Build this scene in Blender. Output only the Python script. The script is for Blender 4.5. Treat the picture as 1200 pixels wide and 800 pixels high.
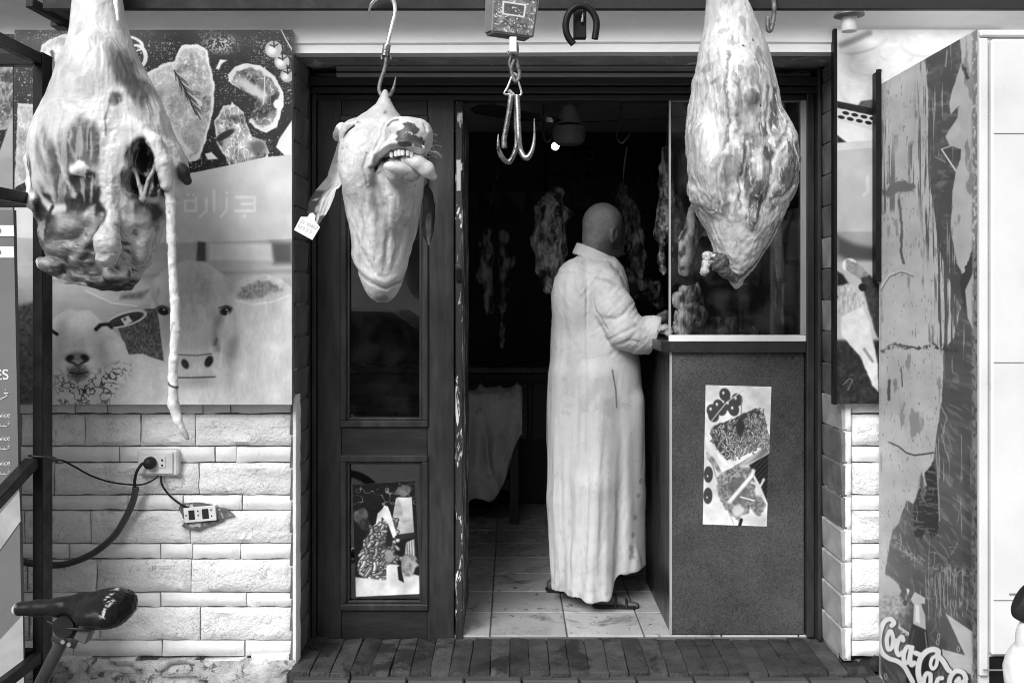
import bpy, bmesh, math, random
import numpy as np
from mathutils import Vector, Matrix
random.seed(7); rng = np.random.default_rng(7)
R = math.radians
SC = bpy.context.scene
COL = SC.collection
for _o in list(bpy.data.objects): bpy.data.objects.remove(_o)

# ------------------------------------------------------------------ camera, sky, sun, exposure
FOC, CZ, HX, HY = 1167.0, 1.483, 600.0, 345.0      # focal length in photo pixels, eye height, horizon point
cd = bpy.data.cameras.new('camera'); cam = bpy.data.objects.new('camera', cd); COL.objects.link(cam)
cam.location = (0, 0, CZ); cam.rotation_euler = (R(90), 0, 0)
cd.sensor_width = 36.0; cd.lens = 36.0 * FOC / 1200.0; cd.shift_y = -55 / 1200.0
cd.clip_start = 0.05; cd.clip_end = 3000
SC.camera = cam
W = bpy.data.worlds.new('World'); SC.world = W; W.use_nodes = True
nt = W.node_tree; nt.nodes.clear()
sky = nt.nodes.new('ShaderNodeTexSky'); sky.sky_type = 'NISHITA'; sky.sun_disc = False
SUN_EL, SUN_AZ = 40.0, 208.0                        # azimuth clockwise from +Y: behind the camera, a little to the left
sky.sun_elevation = R(SUN_EL); sky.sun_rotation = R(SUN_AZ)
bw = nt.nodes.new('ShaderNodeRGBToBW'); bgn = nt.nodes.new('ShaderNodeBackground'); wo = nt.nodes.new('ShaderNodeOutputWorld')
bgn.inputs[1].default_value = 0.12                  # black-and-white photograph: the sky's brightness without its hue
nt.links.new(sky.outputs[0], bw.inputs[0]); nt.links.new(bw.outputs[0], bgn.inputs[0]); nt.links.new(bgn.outputs[0], wo.inputs[0])
sl = bpy.data.lights.new('sun', 'SUN'); sun = bpy.data.objects.new('sun', sl); COL.objects.link(sun)
sl.energy = 2.0; sl.angle = R(34); sl.color = (1, 1, 1)
_d = Vector((math.sin(R(SUN_AZ)) * math.cos(R(SUN_EL)), math.cos(R(SUN_AZ)) * math.cos(R(SUN_EL)), math.sin(R(SUN_EL))))
sun.rotation_euler = _d.to_track_quat('Z', 'Y').to_euler(); sun.location = (-3, -6, 9)
SC.view_settings.view_transform = 'Standard'; SC.view_settings.look = 'None'
SC.cycles.filter_width = 1.0
SC.view_settings.gamma = 1.0; SC.view_settings.exposure = 1.0

# ------------------------------------------------------------------ object helpers
def wx(px, d): return (px - HX) / FOC * d
def wz(py, d): return CZ - (py - HY) / FOC * d
def wp(px, py, d): return Vector((wx(px, d), d, wz(py, d)))
def lin(s):                                          # display grey 0..255 -> linear
    s = np.asarray(s, dtype=float) / 255.0
    return np.where(s <= 0.04045, s / 12.92, ((s + 0.055) / 1.055) ** 2.4)

def tag(o, label=None, cat=None, group=None, kind=None):
    if label: o['label'] = label
    if cat: o['category'] = cat
    if group: o['group'] = group
    if kind: o['kind'] = kind
    return o
def thing(name, label, cat, loc, group=None, rz=0.0):
    o = bpy.data.objects.new(name, None); COL.objects.link(o); o.location = loc; o.rotation_euler = (0, 0, rz)
    o.empty_display_size = 0.05
    return tag(o, label, cat, group)
def wmat(o):
    m = o.matrix_basis.copy()
    if o.parent: m = wmat(o.parent) @ o.matrix_parent_inverse @ m
    return m
def link(name, me, m=None, parent=None, keep=True, loc=None):
    o = bpy.data.objects.new(name, me); COL.objects.link(o)
    if m is not None and not me.materials: me.materials.append(m)
    if parent is not None:
        o.parent = parent
        if keep: o.matrix_parent_inverse = wmat(parent).inverted()
    if loc is not None: o.location = loc
    return o
def smooth(me, ang=None):
    me.polygons.foreach_set('use_smooth', [True] * len(me.polygons))
    if ang is not None:
        try: me.set_sharp_from_angle(angle=R(ang))
        except Exception: pass
class MB:
    """collects simple shapes in one bmesh, builds ONE mesh object"""
    def __init__(s): s.bm = bmesh.new()
    def box(s, x0, x1, y0, y1, z0, z1, bev=0.0):
        b = bmesh.new(); bmesh.ops.create_cube(b, size=1)
        for v in b.verts:
            v.co = Vector(((x0 + x1) / 2 + v.co.x * (x1 - x0), (y0 + y1) / 2 + v.co.y * (y1 - y0), (z0 + z1) / 2 + v.co.z * (z1 - z0)))
        if bev: bmesh.ops.bevel(b, geom=b.edges[:], offset=bev, segments=1, affect='EDGES', profile=0.5)
        return s._add(b)
    def _add(s, b, M=None):
        if M is not None: bmesh.ops.transform(b, matrix=M, verts=b.verts)
        me = bpy.data.meshes.new('tmp'); b.to_mesh(me); b.free(); s.bm.from_mesh(me); bpy.data.meshes.remove(me); return s
    def obox(s, size, M, bev=0.0):
        b = bmesh.new(); bmesh.ops.create_cube(b, size=1)
        for v in b.verts: v.co = Vector((v.co.x * size[0], v.co.y * size[1], v.co.z * size[2]))
        if bev: bmesh.ops.bevel(b, geom=b.edges[:], offset=bev, segments=1, affect='EDGES', profile=0.5)
        return s._add(b, M)
    def bar(s, a, b_, w, h, bev=0.0, roll=0.0):         # rectangular bar between two points
        a = Vector(a); b_ = Vector(b_); d = b_ - a
        q = d.to_track_quat('Z', 'Y')
        M = Matrix.Translation((a + b_) / 2) @ q.to_matrix().to_4x4() @ Matrix.Rotation(roll, 4, 'Z')
        return s.obox((w, h, d.length), M, bev)
    def tube(s, pts, r, n=10, closed=False, caps=True):
        pts = [Vector(p) for p in pts]; rs = r if isinstance(r, (list, tuple)) else [r] * len(pts)
        b = bmesh.new(); rings = []; N = len(pts); up = None
        for i, p in enumerate(pts):
            t = (pts[(i + 1) % N] - pts[i - 1]) if closed else (pts[min(i + 1, N - 1)] - pts[max(i - 1, 0)])
            t.normalize()
            if up is None: up = t.orthogonal().normalized()
            up = (up - t * up.dot(t)); up = up.normalized() if up.length > 1e-6 else t.orthogonal().normalized()
            v = t.cross(up)
            rings.append([b.verts.new(p + (up * math.cos(k * 2 * math.pi / n) + v * math.sin(k * 2 * math.pi / n)) * rs[i]) for k in range(n)])
        for i in range(N if closed else N - 1):
            A, B = rings[i], rings[(i + 1) % N]
            for k in range(n): b.faces.new((A[k], A[(k + 1) % n], B[(k + 1) % n], B[k]))
        if caps and not closed: b.faces.new(rings[0][::-1]); b.faces.new(rings[-1])
        bmesh.ops.recalc_face_normals(b, faces=b.faces[:])
        return s._add(b)
    def lathe(s, prof, M, n=24):                         # prof: (r, h) list
        b = bmesh.new(); rings = []
        for r, h in prof: rings.append([b.verts.new((max(r, 1e-4) * math.cos(k * 2 * math.pi / n), max(r, 1e-4) * math.sin(k * 2 * math.pi / n), h)) for k in range(n)])
        for A, B in zip(rings, rings[1:]):
            for k in range(n): b.faces.new((A[k], A[(k + 1) % n], B[(k + 1) % n], B[k]))
        b.faces.new(rings[0][::-1]); b.faces.new(rings[-1]); bmesh.ops.recalc_face_normals(b, faces=b.faces[:])
        return s._add(b, M)
    def prism(s, poly, M, th):                           # polygon in local xy extruded along local z by th
        b = bmesh.new(); lo = [b.verts.new((x, y, 0)) for x, y in poly]; hi = [b.verts.new((x, y, th)) for x, y in poly]
        b.faces.new(lo[::-1]); b.faces.new(hi); n = len(poly)
        for k in range(n): b.faces.new((lo[k], lo[(k + 1) % n], hi[(k + 1) % n], hi[k]))
        bmesh.ops.recalc_face_normals(b, faces=b.faces[:]); return s._add(b, M)
    def build(s, name, m, parent=None, sm=None):
        me = bpy.data.meshes.new(name); s.bm.to_mesh(me); s.bm.free()
        if sm is not None: smooth(me, sm)
        return link(name, me, m, parent)
def spline(pts, n=8):                                    # Catmull-Rom through points
    P = [Vector(p) for p in pts]; out = []
    for i in range(len(P) - 1):
        p0, p1, p2, p3 = P[max(i - 1, 0)], P[i], P[i + 1], P[min(i + 2, len(P) - 1)]
        for k in range(n):
            t = k / n
            out.append(0.5 * ((2 * p1) + (p2 - p0) * t + (2 * p0 - 5 * p1 + 4 * p2 - p3) * t * t + (3 * p1 - p0 - 3 * p2 + p3) * t ** 3))
    out.append(P[-1]); return out
FACE = Matrix(((1, 0, 0, 0), (0, 0, -1, 0), (0, 1, 0, 0), (0, 0, 0, 1)))   # local xy -> world xz, local z -> towards the viewer (-y)

# ------------------------------------------------------------------ materials
def grey(c): return (c, c, c, 1)
def mat(name, c, rough=0.6, var=0.25, vs=6.0, vdet=6.0, stretch=(1, 1, 1), bump=0.0, bs=40.0, metal=0.0, spec=0.5, coat=0.0,
        attr=False, wear=None, edge=None, sub=0.0, speck=None, wave=None, rvar=0.15, cracks=None, world=False):
    """grey procedural principled material: broad noise variation, fine bump, optional wear spots, vertex-colour base"""
    m = bpy.data.materials.new(name); m.use_nodes = True; t = m.node_tree; N, L = t.nodes, t.links
    b = N['Principled BSDF']; b.inputs['Roughness'].default_value = rough; b.inputs['Metallic'].default_value = metal
    b.inputs['Specular IOR Level'].default_value = spec; b.inputs['Coat Weight'].default_value = coat; b.inputs['Coat Roughness'].default_value = 0.15
    if sub: b.inputs['Subsurface Weight'].default_value = sub; b.inputs['Subsurface Radius'].default_value = (0.01, 0.01, 0.01)
    tc = N.new('ShaderNodeTexCoord'); mp = N.new('ShaderNodeMapping'); mp.inputs['Scale'].default_value = stretch
    L.new(N.new('ShaderNodeNewGeometry').outputs['Position'] if world else tc.outputs['Object'], mp.inputs[0])   # world: alike pieces share a mesh but not their stains
    def noise(scale, det=6.0, rough_=0.6, dist=0.0):
        n = N.new('ShaderNodeTexNoise'); n.inputs['Scale'].default_value = scale; n.inputs['Detail'].default_value = det
        n.inputs['Roughness'].default_value = rough_; n.inputs['Distortion'].default_value = dist; L.new(mp.outputs[0], n.inputs['Vector']); return n
    def mr(src, a, b_, c_, d_):
        q = N.new('ShaderNodeMapRange'); q.inputs[1].default_value = a; q.inputs[2].default_value = b_; q.inputs[3].default_value = c_; q.inputs[4].default_value = d_
        L.new(src, q.inputs[0]); return q.outputs[0]
    def mul(a, b_):
        q = N.new('ShaderNodeMath'); q.operation = 'MULTIPLY'; L.new(a, q.inputs[0])
        if isinstance(b_, float): q.inputs[1].default_value = b_
        else: L.new(b_, q.inputs[1])
        return q.outputs[0]
    def mixf(f, a, b_):
        q = N.new('ShaderNodeMix'); q.data_type = 'FLOAT'; L.new(f, q.inputs[0])
        for i, v in ((2, a), (3, b_)):
            if isinstance(v, float): q.inputs[i].default_value = v
            else: L.new(v, q.inputs[i])
        return q.outputs[0]
    n1 = noise(vs, vdet, 0.65, 0.3)
    val = mr(n1.outputs[0], 0.3, 0.7, 1 - var, 1 + var)
    if attr:
        at = N.new('ShaderNodeAttribute'); at.attribute_name = 'Col'; v = mul(at.outputs['Fac'], val)
    else: v = mul(val, float(c))
    if wave:                                             # (scale, amount) streaks along the stretched axis
        nw = noise(wave[0], 3.0, 0.5, 0.0); v = mul(v, mr(nw.outputs[0], 0.35, 0.65, 1 - wave[1], 1 + wave[1]))
    if speck:                                            # (scale, amount) granular
        ns = noise(speck[0], 2.0, 0.7); v = mul(v, mr(ns.outputs[0], 0.3, 0.7, 1 - speck[1], 1 + speck[1]))
    if cracks:                                           # (scale, width, grey) thin winding dark lines along broken edges
        nc = noise(cracks[0], 5.0, 0.55, 1.2); q = N.new('ShaderNodeMath'); q.operation = 'SUBTRACT'; q.inputs[1].default_value = 0.5; L.new(nc.outputs[0], q.inputs[0])
        q2 = N.new('ShaderNodeMath'); q2.operation = 'ABSOLUTE'; L.new(q.outputs[0], q2.inputs[0]); ng = noise(cracks[0] * .7, 2.0)
        v = mixf(mul(mr(q2.outputs[0], 0.0, cracks[1], 1.0, 0.0), mr(ng.outputs[0], .42, .62, 0.0, 0.75)), v, float(cracks[2]))
    if wear:                                             # list of (scale, threshold, width, grey)
        for (s_, th, wd, g) in (wear if isinstance(wear, list) else [wear]):
            nn = noise(s_, 8.0, 0.7, 0.6); v = mixf(mr(nn.outputs[0], th, th + wd, 0.0, 1.0), v, float(g))
    cb = N.new('ShaderNodeCombineColor'); [L.new(v, cb.inputs[i]) for i in range(3)]
    L.new(cb.outputs[0], b.inputs['Base Color'])
    if rvar: L.new(mr(n1.outputs[0], 0.3, 0.7, max(rough - rvar, 0.02), min(rough + rvar, 1.0)), b.inputs['Roughness'])
    if bump:
        nb = noise(bs, 8.0, 0.62, 0.4); bp = N.new('ShaderNodeBump'); bp.inputs['Strength'].default_value = bump; bp.inputs['Distance'].default_value = 0.01
        L.new(nb.outputs[0], bp.inputs['Height']); L.new(bp.outputs[0], b.inputs['Normal'])
    return m
def glass_mat(name, tint=0.9, rough=0.015, ior=1.85, smear=0.03):
    m = bpy.data.materials.new(name); m.use_nodes = True; t = m.node_tree; N, L = t.nodes, t.links; N.remove(N['Principled BSDF'])
    tr = N.new('ShaderNodeBsdfTransparent'); tr.inputs[0].default_value = grey(tint)
    gl = N.new('ShaderNodeBsdfGlossy'); gl.inputs['Roughness'].default_value = rough
    df = N.new('ShaderNodeBsdfDiffuse'); df.inputs[0].default_value = grey(0.5)
    fr = N.new('ShaderNodeFresnel'); fr.inputs[0].default_value = ior
    mx = N.new('ShaderNodeMixShader'); mx2 = N.new('ShaderNodeMixShader')
    tc = N.new('ShaderNodeTexCoord'); n = N.new('ShaderNodeTexNoise'); n.inputs['Scale'].default_value = 9; n.inputs['Detail'].default_value = 8
    L.new(tc.outputs['Object'], n.inputs['Vector']); q = N.new('ShaderNodeMapRange'); q.inputs[1].default_value = 0.45; q.inputs[2].default_value = 0.8
    q.inputs[3].default_value = 0.0; q.inputs[4].default_value = smear * 3; L.new(n.outputs[0], q.inputs[0]); L.new(q.outputs[0], mx2.inputs[0])
    L.new(fr.outputs[0], mx.inputs[0]); L.new(tr.outputs[0], mx.inputs[1]); L.new(gl.outputs[0], mx.inputs[2])
    L.new(mx.outputs[0], mx2.inputs[1]); L.new(df.outputs[0], mx2.inputs[2]); L.new(mx2.outputs[0], N['Material Output'].inputs[0])
    return m

# ------------------------------------------------------------------ numpy noise
def _hash(i, j, k):
    h = (i.astype(np.int64) * 374761393 + j.astype(np.int64) * 668265263 + k.astype(np.int64) * 2147483647) & 0xffffffff
    h = ((h ^ (h >> 13)) * 1274126177) & 0xffffffff
    return ((h ^ (h >> 16)) & 0xffff).astype(np.float32) / 65535.0
def vnoise(x, y, z=None):
    if z is None:
        x = np.asarray(x, dtype=np.float32); y = np.asarray(y, dtype=np.float32); xi, yi = np.floor(x), np.floor(y); fx, fy = x - xi, y - yi
        fx = fx * fx * (3 - 2 * fx); fy = fy * fy * (3 - 2 * fy); ii = xi.astype(np.int32); jj = yi.astype(np.int32)
        def h2(a, b):
            h = (ii + a).astype(np.uint32) * np.uint32(374761393) + (jj + b).astype(np.uint32) * np.uint32(668265263)
            h = (h ^ (h >> np.uint32(13))) * np.uint32(1274126177); return ((h ^ (h >> np.uint32(16))) & np.uint32(0xffff)).astype(np.float32) / 65535.0
        return (h2(0, 0) * (1 - fx) + h2(1, 0) * fx) * (1 - fy) + (h2(0, 1) * (1 - fx) + h2(1, 1) * fx) * fy
    x = np.asarray(x, dtype=np.float32); y = np.asarray(y, dtype=np.float32); z = np.zeros_like(x) if z is None else np.asarray(z, dtype=np.float32)
    xi, yi, zi = np.floor(x), np.floor(y), np.floor(z); fx, fy, fz = x - xi, y - yi, z - zi
    fx = fx * fx * (3 - 2 * fx); fy = fy * fy * (3 - 2 * fy); fz = fz * fz * (3 - 2 * fz); out = 0
    for a in (0, 1):
        for b in (0, 1):
            for c in (0, 1):
                out = out + _hash(xi + a, yi + b, zi + c) * (fx if a else 1 - fx) * (fy if b else 1 - fy) * (fz if c else 1 - fz)
    return out
def fbm(x, y, z=None, o=4, g=0.5):
    s, a, n = 0, 1.0, 0
    for i in range(o):
        s = s + a * vnoise(x * 2 ** i + 13.7 * i, y * 2 ** i + 5.1 * i, None if z is None else z * 2 ** i); n += a; a *= g
    return s / n
def sst(a, b, x):
    t = np.clip((x - a) / (b - a), 0, 1); return t * t * (3 - 2 * t)
def spots(x, y, s, seed=0.0, rmin=0.1, rmax=0.4):          # random dots, one per cell -> 0..1
    u, v = x / s + seed, y / s + seed * 1.7; iu, iv = np.floor(u), np.floor(v)
    cx = _hash(iu, iv, iu * 0 + 3) * 0.6 + 0.2; cy = _hash(iu, iv, iu * 0 + 7) * 0.6 + 0.2; r = rmin + (rmax - rmin) * _hash(iu, iv, iu * 0 + 11) ** 2
    return sst(1.15, 0.85, np.hypot(u - iu - cx, v - iv - cy) / r)

# ------------------------------------------------------------------ flat prints painted as pixels (posters)
class Canvas:
    """paints the flat print of a poster; coordinates are those of the print"""
    def __init__(s, x0, y0, x1, y1, k=2.0, base=128):
        s.x0, s.y0, s.x1, s.y1 = x0, y0, x1, y1; s.w, s.h = int((x1 - x0) * k), int((y1 - y0) * k)
        s.X, s.Y = np.meshgrid(x0 + (np.arange(s.w) + 0.5) / k, y0 + (np.arange(s.h) + 0.5) / k)
        s.X = s.X.astype(np.float32); s.Y = s.Y.astype(np.float32); s.A = np.full_like(s.X, base)
    def n(s, sx, sy=None, o=4, sd=0.0): return fbm(s.X / sx + sd, s.Y / (sy or sx) + sd * 1.3, None, o)
    def put(s, m, v): s.A = s.A * (1 - m) + np.asarray(v) * m; return s
    def _bb(s, x0, x1, y0, y1):                          # the texels that can be touched
        if not hasattr(s, 'xr'): s.xr = (s.X.min(0), s.X.max(0), s.Y.min(1), s.Y.max(1))
        i = np.where((s.xr[1] >= x0) & (s.xr[0] <= x1))[0]; j = np.where((s.xr[3] >= y0) & (s.xr[2] <= y1))[0]
        if len(i) == 0 or len(j) == 0: return None
        return (slice(j[0], j[-1] + 1), slice(i[0], i[-1] + 1))
    def _put(s, sl, v): m = np.zeros_like(s.X); m[sl] = v; return m
    def ell(s, cx, cy, rx, ry, rot=0.0, soft=0.1, wob=0.0, ws=8.0):
        r = max(rx, ry) * (1 + soft + wob) + 1; sl = s._bb(cx - r, cx + r, cy - r, cy + r)
        if sl is None: return np.zeros_like(s.X)
        X, Y = s.X[sl], s.Y[sl]; c, q = math.cos(R(rot)), math.sin(R(rot)); dx, dy = X - cx, Y - cy
        d = np.hypot((dx * c + dy * q) / rx, (-dx * q + dy * c) / ry)
        if wob: d = d + (fbm(X / ws + cx, Y / ws + cx * 1.3, None, 4) - 0.5) * wob
        return s._put(sl, sst(1 + soft, 1 - soft, d))
    def _pts(s, pts, e, wob, ws, k):
        xs = [p[0] for p in pts]; ys = [p[1] for p in pts]; sl = s._bb(min(xs) - e, max(xs) + e, min(ys) - e, max(ys) + e)
        if sl is None: return None, None, None
        x, y = s.X[sl], s.Y[sl]
        if wob: x, y = x + (fbm(x / ws + k, y / ws + k * 1.3, None, 4) - 0.5) * wob, y + (fbm(x / ws + k + 6.6, y / ws + k * 2, None, 4) - 0.5) * wob
        return sl, x, y
    def poly(s, pts, soft=0.8, wob=0.0, ws=6.0):
        sl, x, y = s._pts(pts, soft + wob + 1, wob, ws, 1.3)
        if sl is None: return np.zeros_like(s.X)
        inside = np.zeros(x.shape, bool); dmin = np.full(x.shape, 1e9, np.float32); n = len(pts)
        for i in range(n):
            (ax, ay), (bx, by) = pts[i], pts[(i + 1) % n]
            if ay != by: inside ^= ((ay > y) != (by > y)) & (x < (bx - ax) * (y - ay) / (by - ay) + ax)
            dx, dy = bx - ax, by - ay; t = np.clip(((x - ax) * dx + (y - ay) * dy) / max(dx * dx + dy * dy, 1e-6), 0, 1)
            dmin = np.minimum(dmin, (x - ax - t * dx) ** 2 + (y - ay - t * dy) ** 2)
        dmin = np.sqrt(dmin); return s._put(sl, sst(soft, -soft, np.where(inside, -dmin, dmin)))
    def stroke(s, pts, w, v, soft=0.5):                  # a soft line laid straight into the print
        sl, x, y = s._pts(pts, w / 2 + soft + 1, 0, 6.0, 0)
        if sl is None: return
        dm = np.full(x.shape, 1e9, np.float32)
        for (ax, ay), (bx, by) in zip(pts, pts[1:]):
            dx, dy = bx - ax, by - ay; t = np.clip(((x - ax) * dx + (y - ay) * dy) / max(dx * dx + dy * dy, 1e-6), 0, 1); dm = np.minimum(dm, (x - ax - t * dx) ** 2 + (y - ay - t * dy) ** 2)
        m = sst(w / 2 + soft, w / 2 - soft, np.sqrt(dm)); s.A[sl] = s.A[sl] * (1 - m) + v * m
    def worms(s, pts, n, ln, w, lo, hi, ang=None):       # minced meat: many short shaded strings
        xs = [p[0] for p in pts]; ys = [p[1] for p in pts]; todo = []
        while len(todo) < n:
            x, y = rng.uniform(min(xs), max(xs)), rng.uniform(min(ys), max(ys)); ins = False
            for (ax, ay), (bx, by) in zip(pts, pts[1:] + pts[:1]):
                if (ay > y) != (by > y) and x < (bx - ax) * (y - ay) / (by - ay) + ax: ins = not ins
            if ins: todo.append((y, x))
        for y, x in sorted(todo):
            a = rng.uniform(-1.2, 1.2) if ang is None else ang + rng.normal(0, .35); k = rng.uniform(-1.6, 1.6); q = [(x, y)]
            for i in range(4): q.append((q[-1][0] + ln / 4 * math.cos(a), q[-1][1] + ln / 4 * math.sin(a))); a += k / 4
            b = rng.uniform(lo, hi); s.stroke(q, w * 1.35, b * .22); s.stroke(q, w, b * .75); s.stroke([(u - w * .12, v - w * .16) for u, v in q], w * .45, min(b * 1.25, 235), .7)
    def line(s, pts, w, soft=0.6, wob=0.0):
        sl, x, y = s._pts(pts, w / 2 + soft + wob + 1, wob, 6.0, 2.3)
        if sl is None: return np.zeros_like(s.X)
        dm = np.full(x.shape, 1e9, np.float32)
        for (ax, ay), (bx, by) in zip(pts, pts[1:]):
            dx, dy = bx - ax, by - ay; t = np.clip(((x - ax) * dx + (y - ay) * dy) / max(dx * dx + dy * dy, 1e-6), 0, 1)
            dm = np.minimum(dm, (x - ax - t * dx) ** 2 + (y - ay - t * dy) ** 2)
        return s._put(sl, sst(w / 2 + soft, w / 2 - soft, np.sqrt(dm)))
    def material(s, name, rough=0.35, gain=1.0, bump=0.04, coat=0.0, blur=1, tone=0.12):
        im = bpy.data.images.new(name, s.w, s.h, alpha=False)
        A = s.A * (1 + tone * (fbm(s.X / 17, s.Y / 17, None, 3) - .5))
        for _ in range(blur):                            # halftone softness
            q = np.pad(A, 1, mode='edge'); A = (q[1:-1, 1:-1] * 2 + q[:-2, 1:-1] + q[2:, 1:-1] + q[1:-1, :-2] + q[1:-1, 2:]) / 6
        a = np.clip(A / 255.0, 0, 1)[::-1]; px = np.ones((s.h, s.w, 4), np.float32); px[..., :3] = a[..., None]
        im.pixels.foreach_set(px.ravel()); im.update(); im.pack()
        m = bpy.data.materials.new(name); m.use_nodes = True; t = m.node_tree; N, L = t.nodes, t.links; b = N['Principled BSDF']
        ti = N.new('ShaderNodeTexImage'); ti.image = im; ti.extension = 'EXTEND'; uv = N.new('ShaderNodeUVMap'); uv.uv_map = 'UVMap'
        L.new(uv.outputs[0], ti.inputs[0])
        tc = N.new('ShaderNodeTexCoord'); nn = N.new('ShaderNodeTexNoise'); nn.inputs['Scale'].default_value = 7; nn.inputs['Detail'].default_value = 8
        L.new(tc.outputs['Object'], nn.inputs['Vector'])
        q = N.new('ShaderNodeMapRange'); q.inputs[1].default_value = 0.3; q.inputs[2].default_value = 0.7; q.inputs[3].default_value = 0.9 * gain; q.inputs[4].default_value = 1.06 * gain
        L.new(nn.outputs[0], q.inputs[0]); v = N.new('ShaderNodeVectorMath'); v.operation = 'SCALE'; L.new(ti.outputs[0], v.inputs[0]); L.new(q.outputs[0], v.inputs['Scale'])
        L.new(v.outputs[0], b.inputs['Base Color']); b.inputs['Roughness'].default_value = rough; b.inputs['Coat Weight'].default_value = coat
        bp = N.new('ShaderNodeBump'); bp.inputs['Strength'].default_value = bump; L.new(nn.outputs[0], bp.inputs['Height']); L.new(bp.outputs[0], b.inputs['Normal'])
        return m
def sheet(name, c00, c10, c11, c01, th, m, parent=None, edge=None, wav=0.0, nx=1, ny=1, nrm=None):
    """a thin board: front face from four corners (bottom-left, bottom-right, top-right, top-left) with UVs, real thickness"""
    c00, c10, c11, c01 = map(Vector, (c00, c10, c11, c01)); n = (c10 - c00).cross(c01 - c00).normalized()   # points to the viewer
    vs, fs, uvs = [], [], []
    for j in range(ny + 1):
        for i in range(nx + 1):
            u, v = i / nx, j / ny; p = (c00 * (1 - u) + c10 * u) * (1 - v) + (c01 * (1 - u) + c11 * u) * v
            if wav: p = p + n * wav * (float(vnoise(np.array([u * 3.1]), np.array([v * 3.7]), np.array([c00.x * 9]))[0]) - 0.3)
            vs.append(p)
    nf = len(vs)
    def id_(i, j): return j * (nx + 1) + i
    for j in range(ny):
        for i in range(nx): fs.append((id_(i, j), id_(i + 1, j), id_(i + 1, j + 1), id_(i, j + 1)))
    nfront = len(fs)
    rim = [id_(i, 0) for i in range(nx)] + [id_(nx, j) for j in range(ny)] + [id_(i, ny) for i in range(nx, 0, -1)] + [id_(0, j) for j in range(ny, 0, -1)]
    bk = {}
    for k in rim: bk[k] = len(vs); vs.append(vs[k] - n * th)
    for a, b in zip(rim, rim[1:] + rim[:1]): fs.append((b, a, bk[a], bk[b]))
    fs.append([bk[k] for k in rim][::-1])
    me = bpy.data.meshes.new(name); me.from_pydata([tuple(v) for v in vs], [], fs); me.materials.append(m)
    if edge: me.materials.append(edge)
    uvl = me.uv_layers.new(name='UVMap')
    for p in me.polygons:
        if p.index >= nfront and edge: p.material_index = 1
        for li in p.loop_indices:
            vi = me.loops[li].vertex_index
            if vi < nf: uvl.data[li].uv = ((vi % (nx + 1)) / nx, (vi // (nx + 1)) / ny)
            else: uvl.data[li].uv = (0, 0)
    return link(name, me, None, parent)

# ------------------------------------------------------------------ implicit surfaces (sculpted shapes)
def smin(a, b, k):
    h = np.clip(0.5 + 0.5 * (b - a) / k, 0, 1); return b + (a - b) * h - k * h * (1 - h)
def smax(a, b, k): return -smin(-a, -b, k)
def sell(P, c, r, rot=None):
    q = P - np.array(c, np.float32)
    if rot is not None: q = q @ np.array(rot, np.float32)
    r = np.array(r, np.float32); k0 = np.sqrt(((q / r) ** 2).sum(1)); k1 = np.sqrt(((q / (r * r)) ** 2).sum(1)) + 1e-9
    return k0 * (k0 - 1) / k1
def rotz(a): c, s = math.cos(R(a)), math.sin(R(a)); return np.array([[c, -s, 0], [s, c, 0], [0, 0, 1]])
def scap(P, a, b, ra, rb=None):
    rb = ra if rb is None else rb; a = np.array(a, np.float32); b = np.array(b, np.float32); ab = b - a
    t = np.clip(((P - a) @ ab) / max(float(ab @ ab), 1e-9), 0, 1)
    return np.sqrt(((P - a - t[:, None] * ab) ** 2).sum(1)) - (ra + (rb - ra) * t)
def schain(P, pts, k=2.0):
    d = None
    for (a, ra), (b, rb) in zip(pts, pts[1:]):
        q = scap(P, a, b, ra, rb); d = q if d is None else smin(d, q, k)
    return d
def sloft(P, T, ex=2.0):
    """T rows: y, x_left, x_right, half_depth, depth_centre"""
    T = np.array(T, np.float32); y = P[:, 1]
    xl = np.interp(y, T[:, 0], T[:, 1]); xr = np.interp(y, T[:, 0], T[:, 2]); b = np.interp(y, T[:, 0], T[:, 3]); tc = np.interp(y, T[:, 0], T[:, 4])
    a = (xr - xl) / 2; u = np.abs((P[:, 0] - (xl + xr) / 2) / a); v = np.abs((P[:, 2] - tc) / b)
    d = ((u ** ex + v ** ex) ** (1 / ex) - 1) * np.minimum(a, b)
    return np.maximum(d, np.maximum(T[0, 0] - y, y - T[-1, 0])).astype(np.float32)
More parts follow.
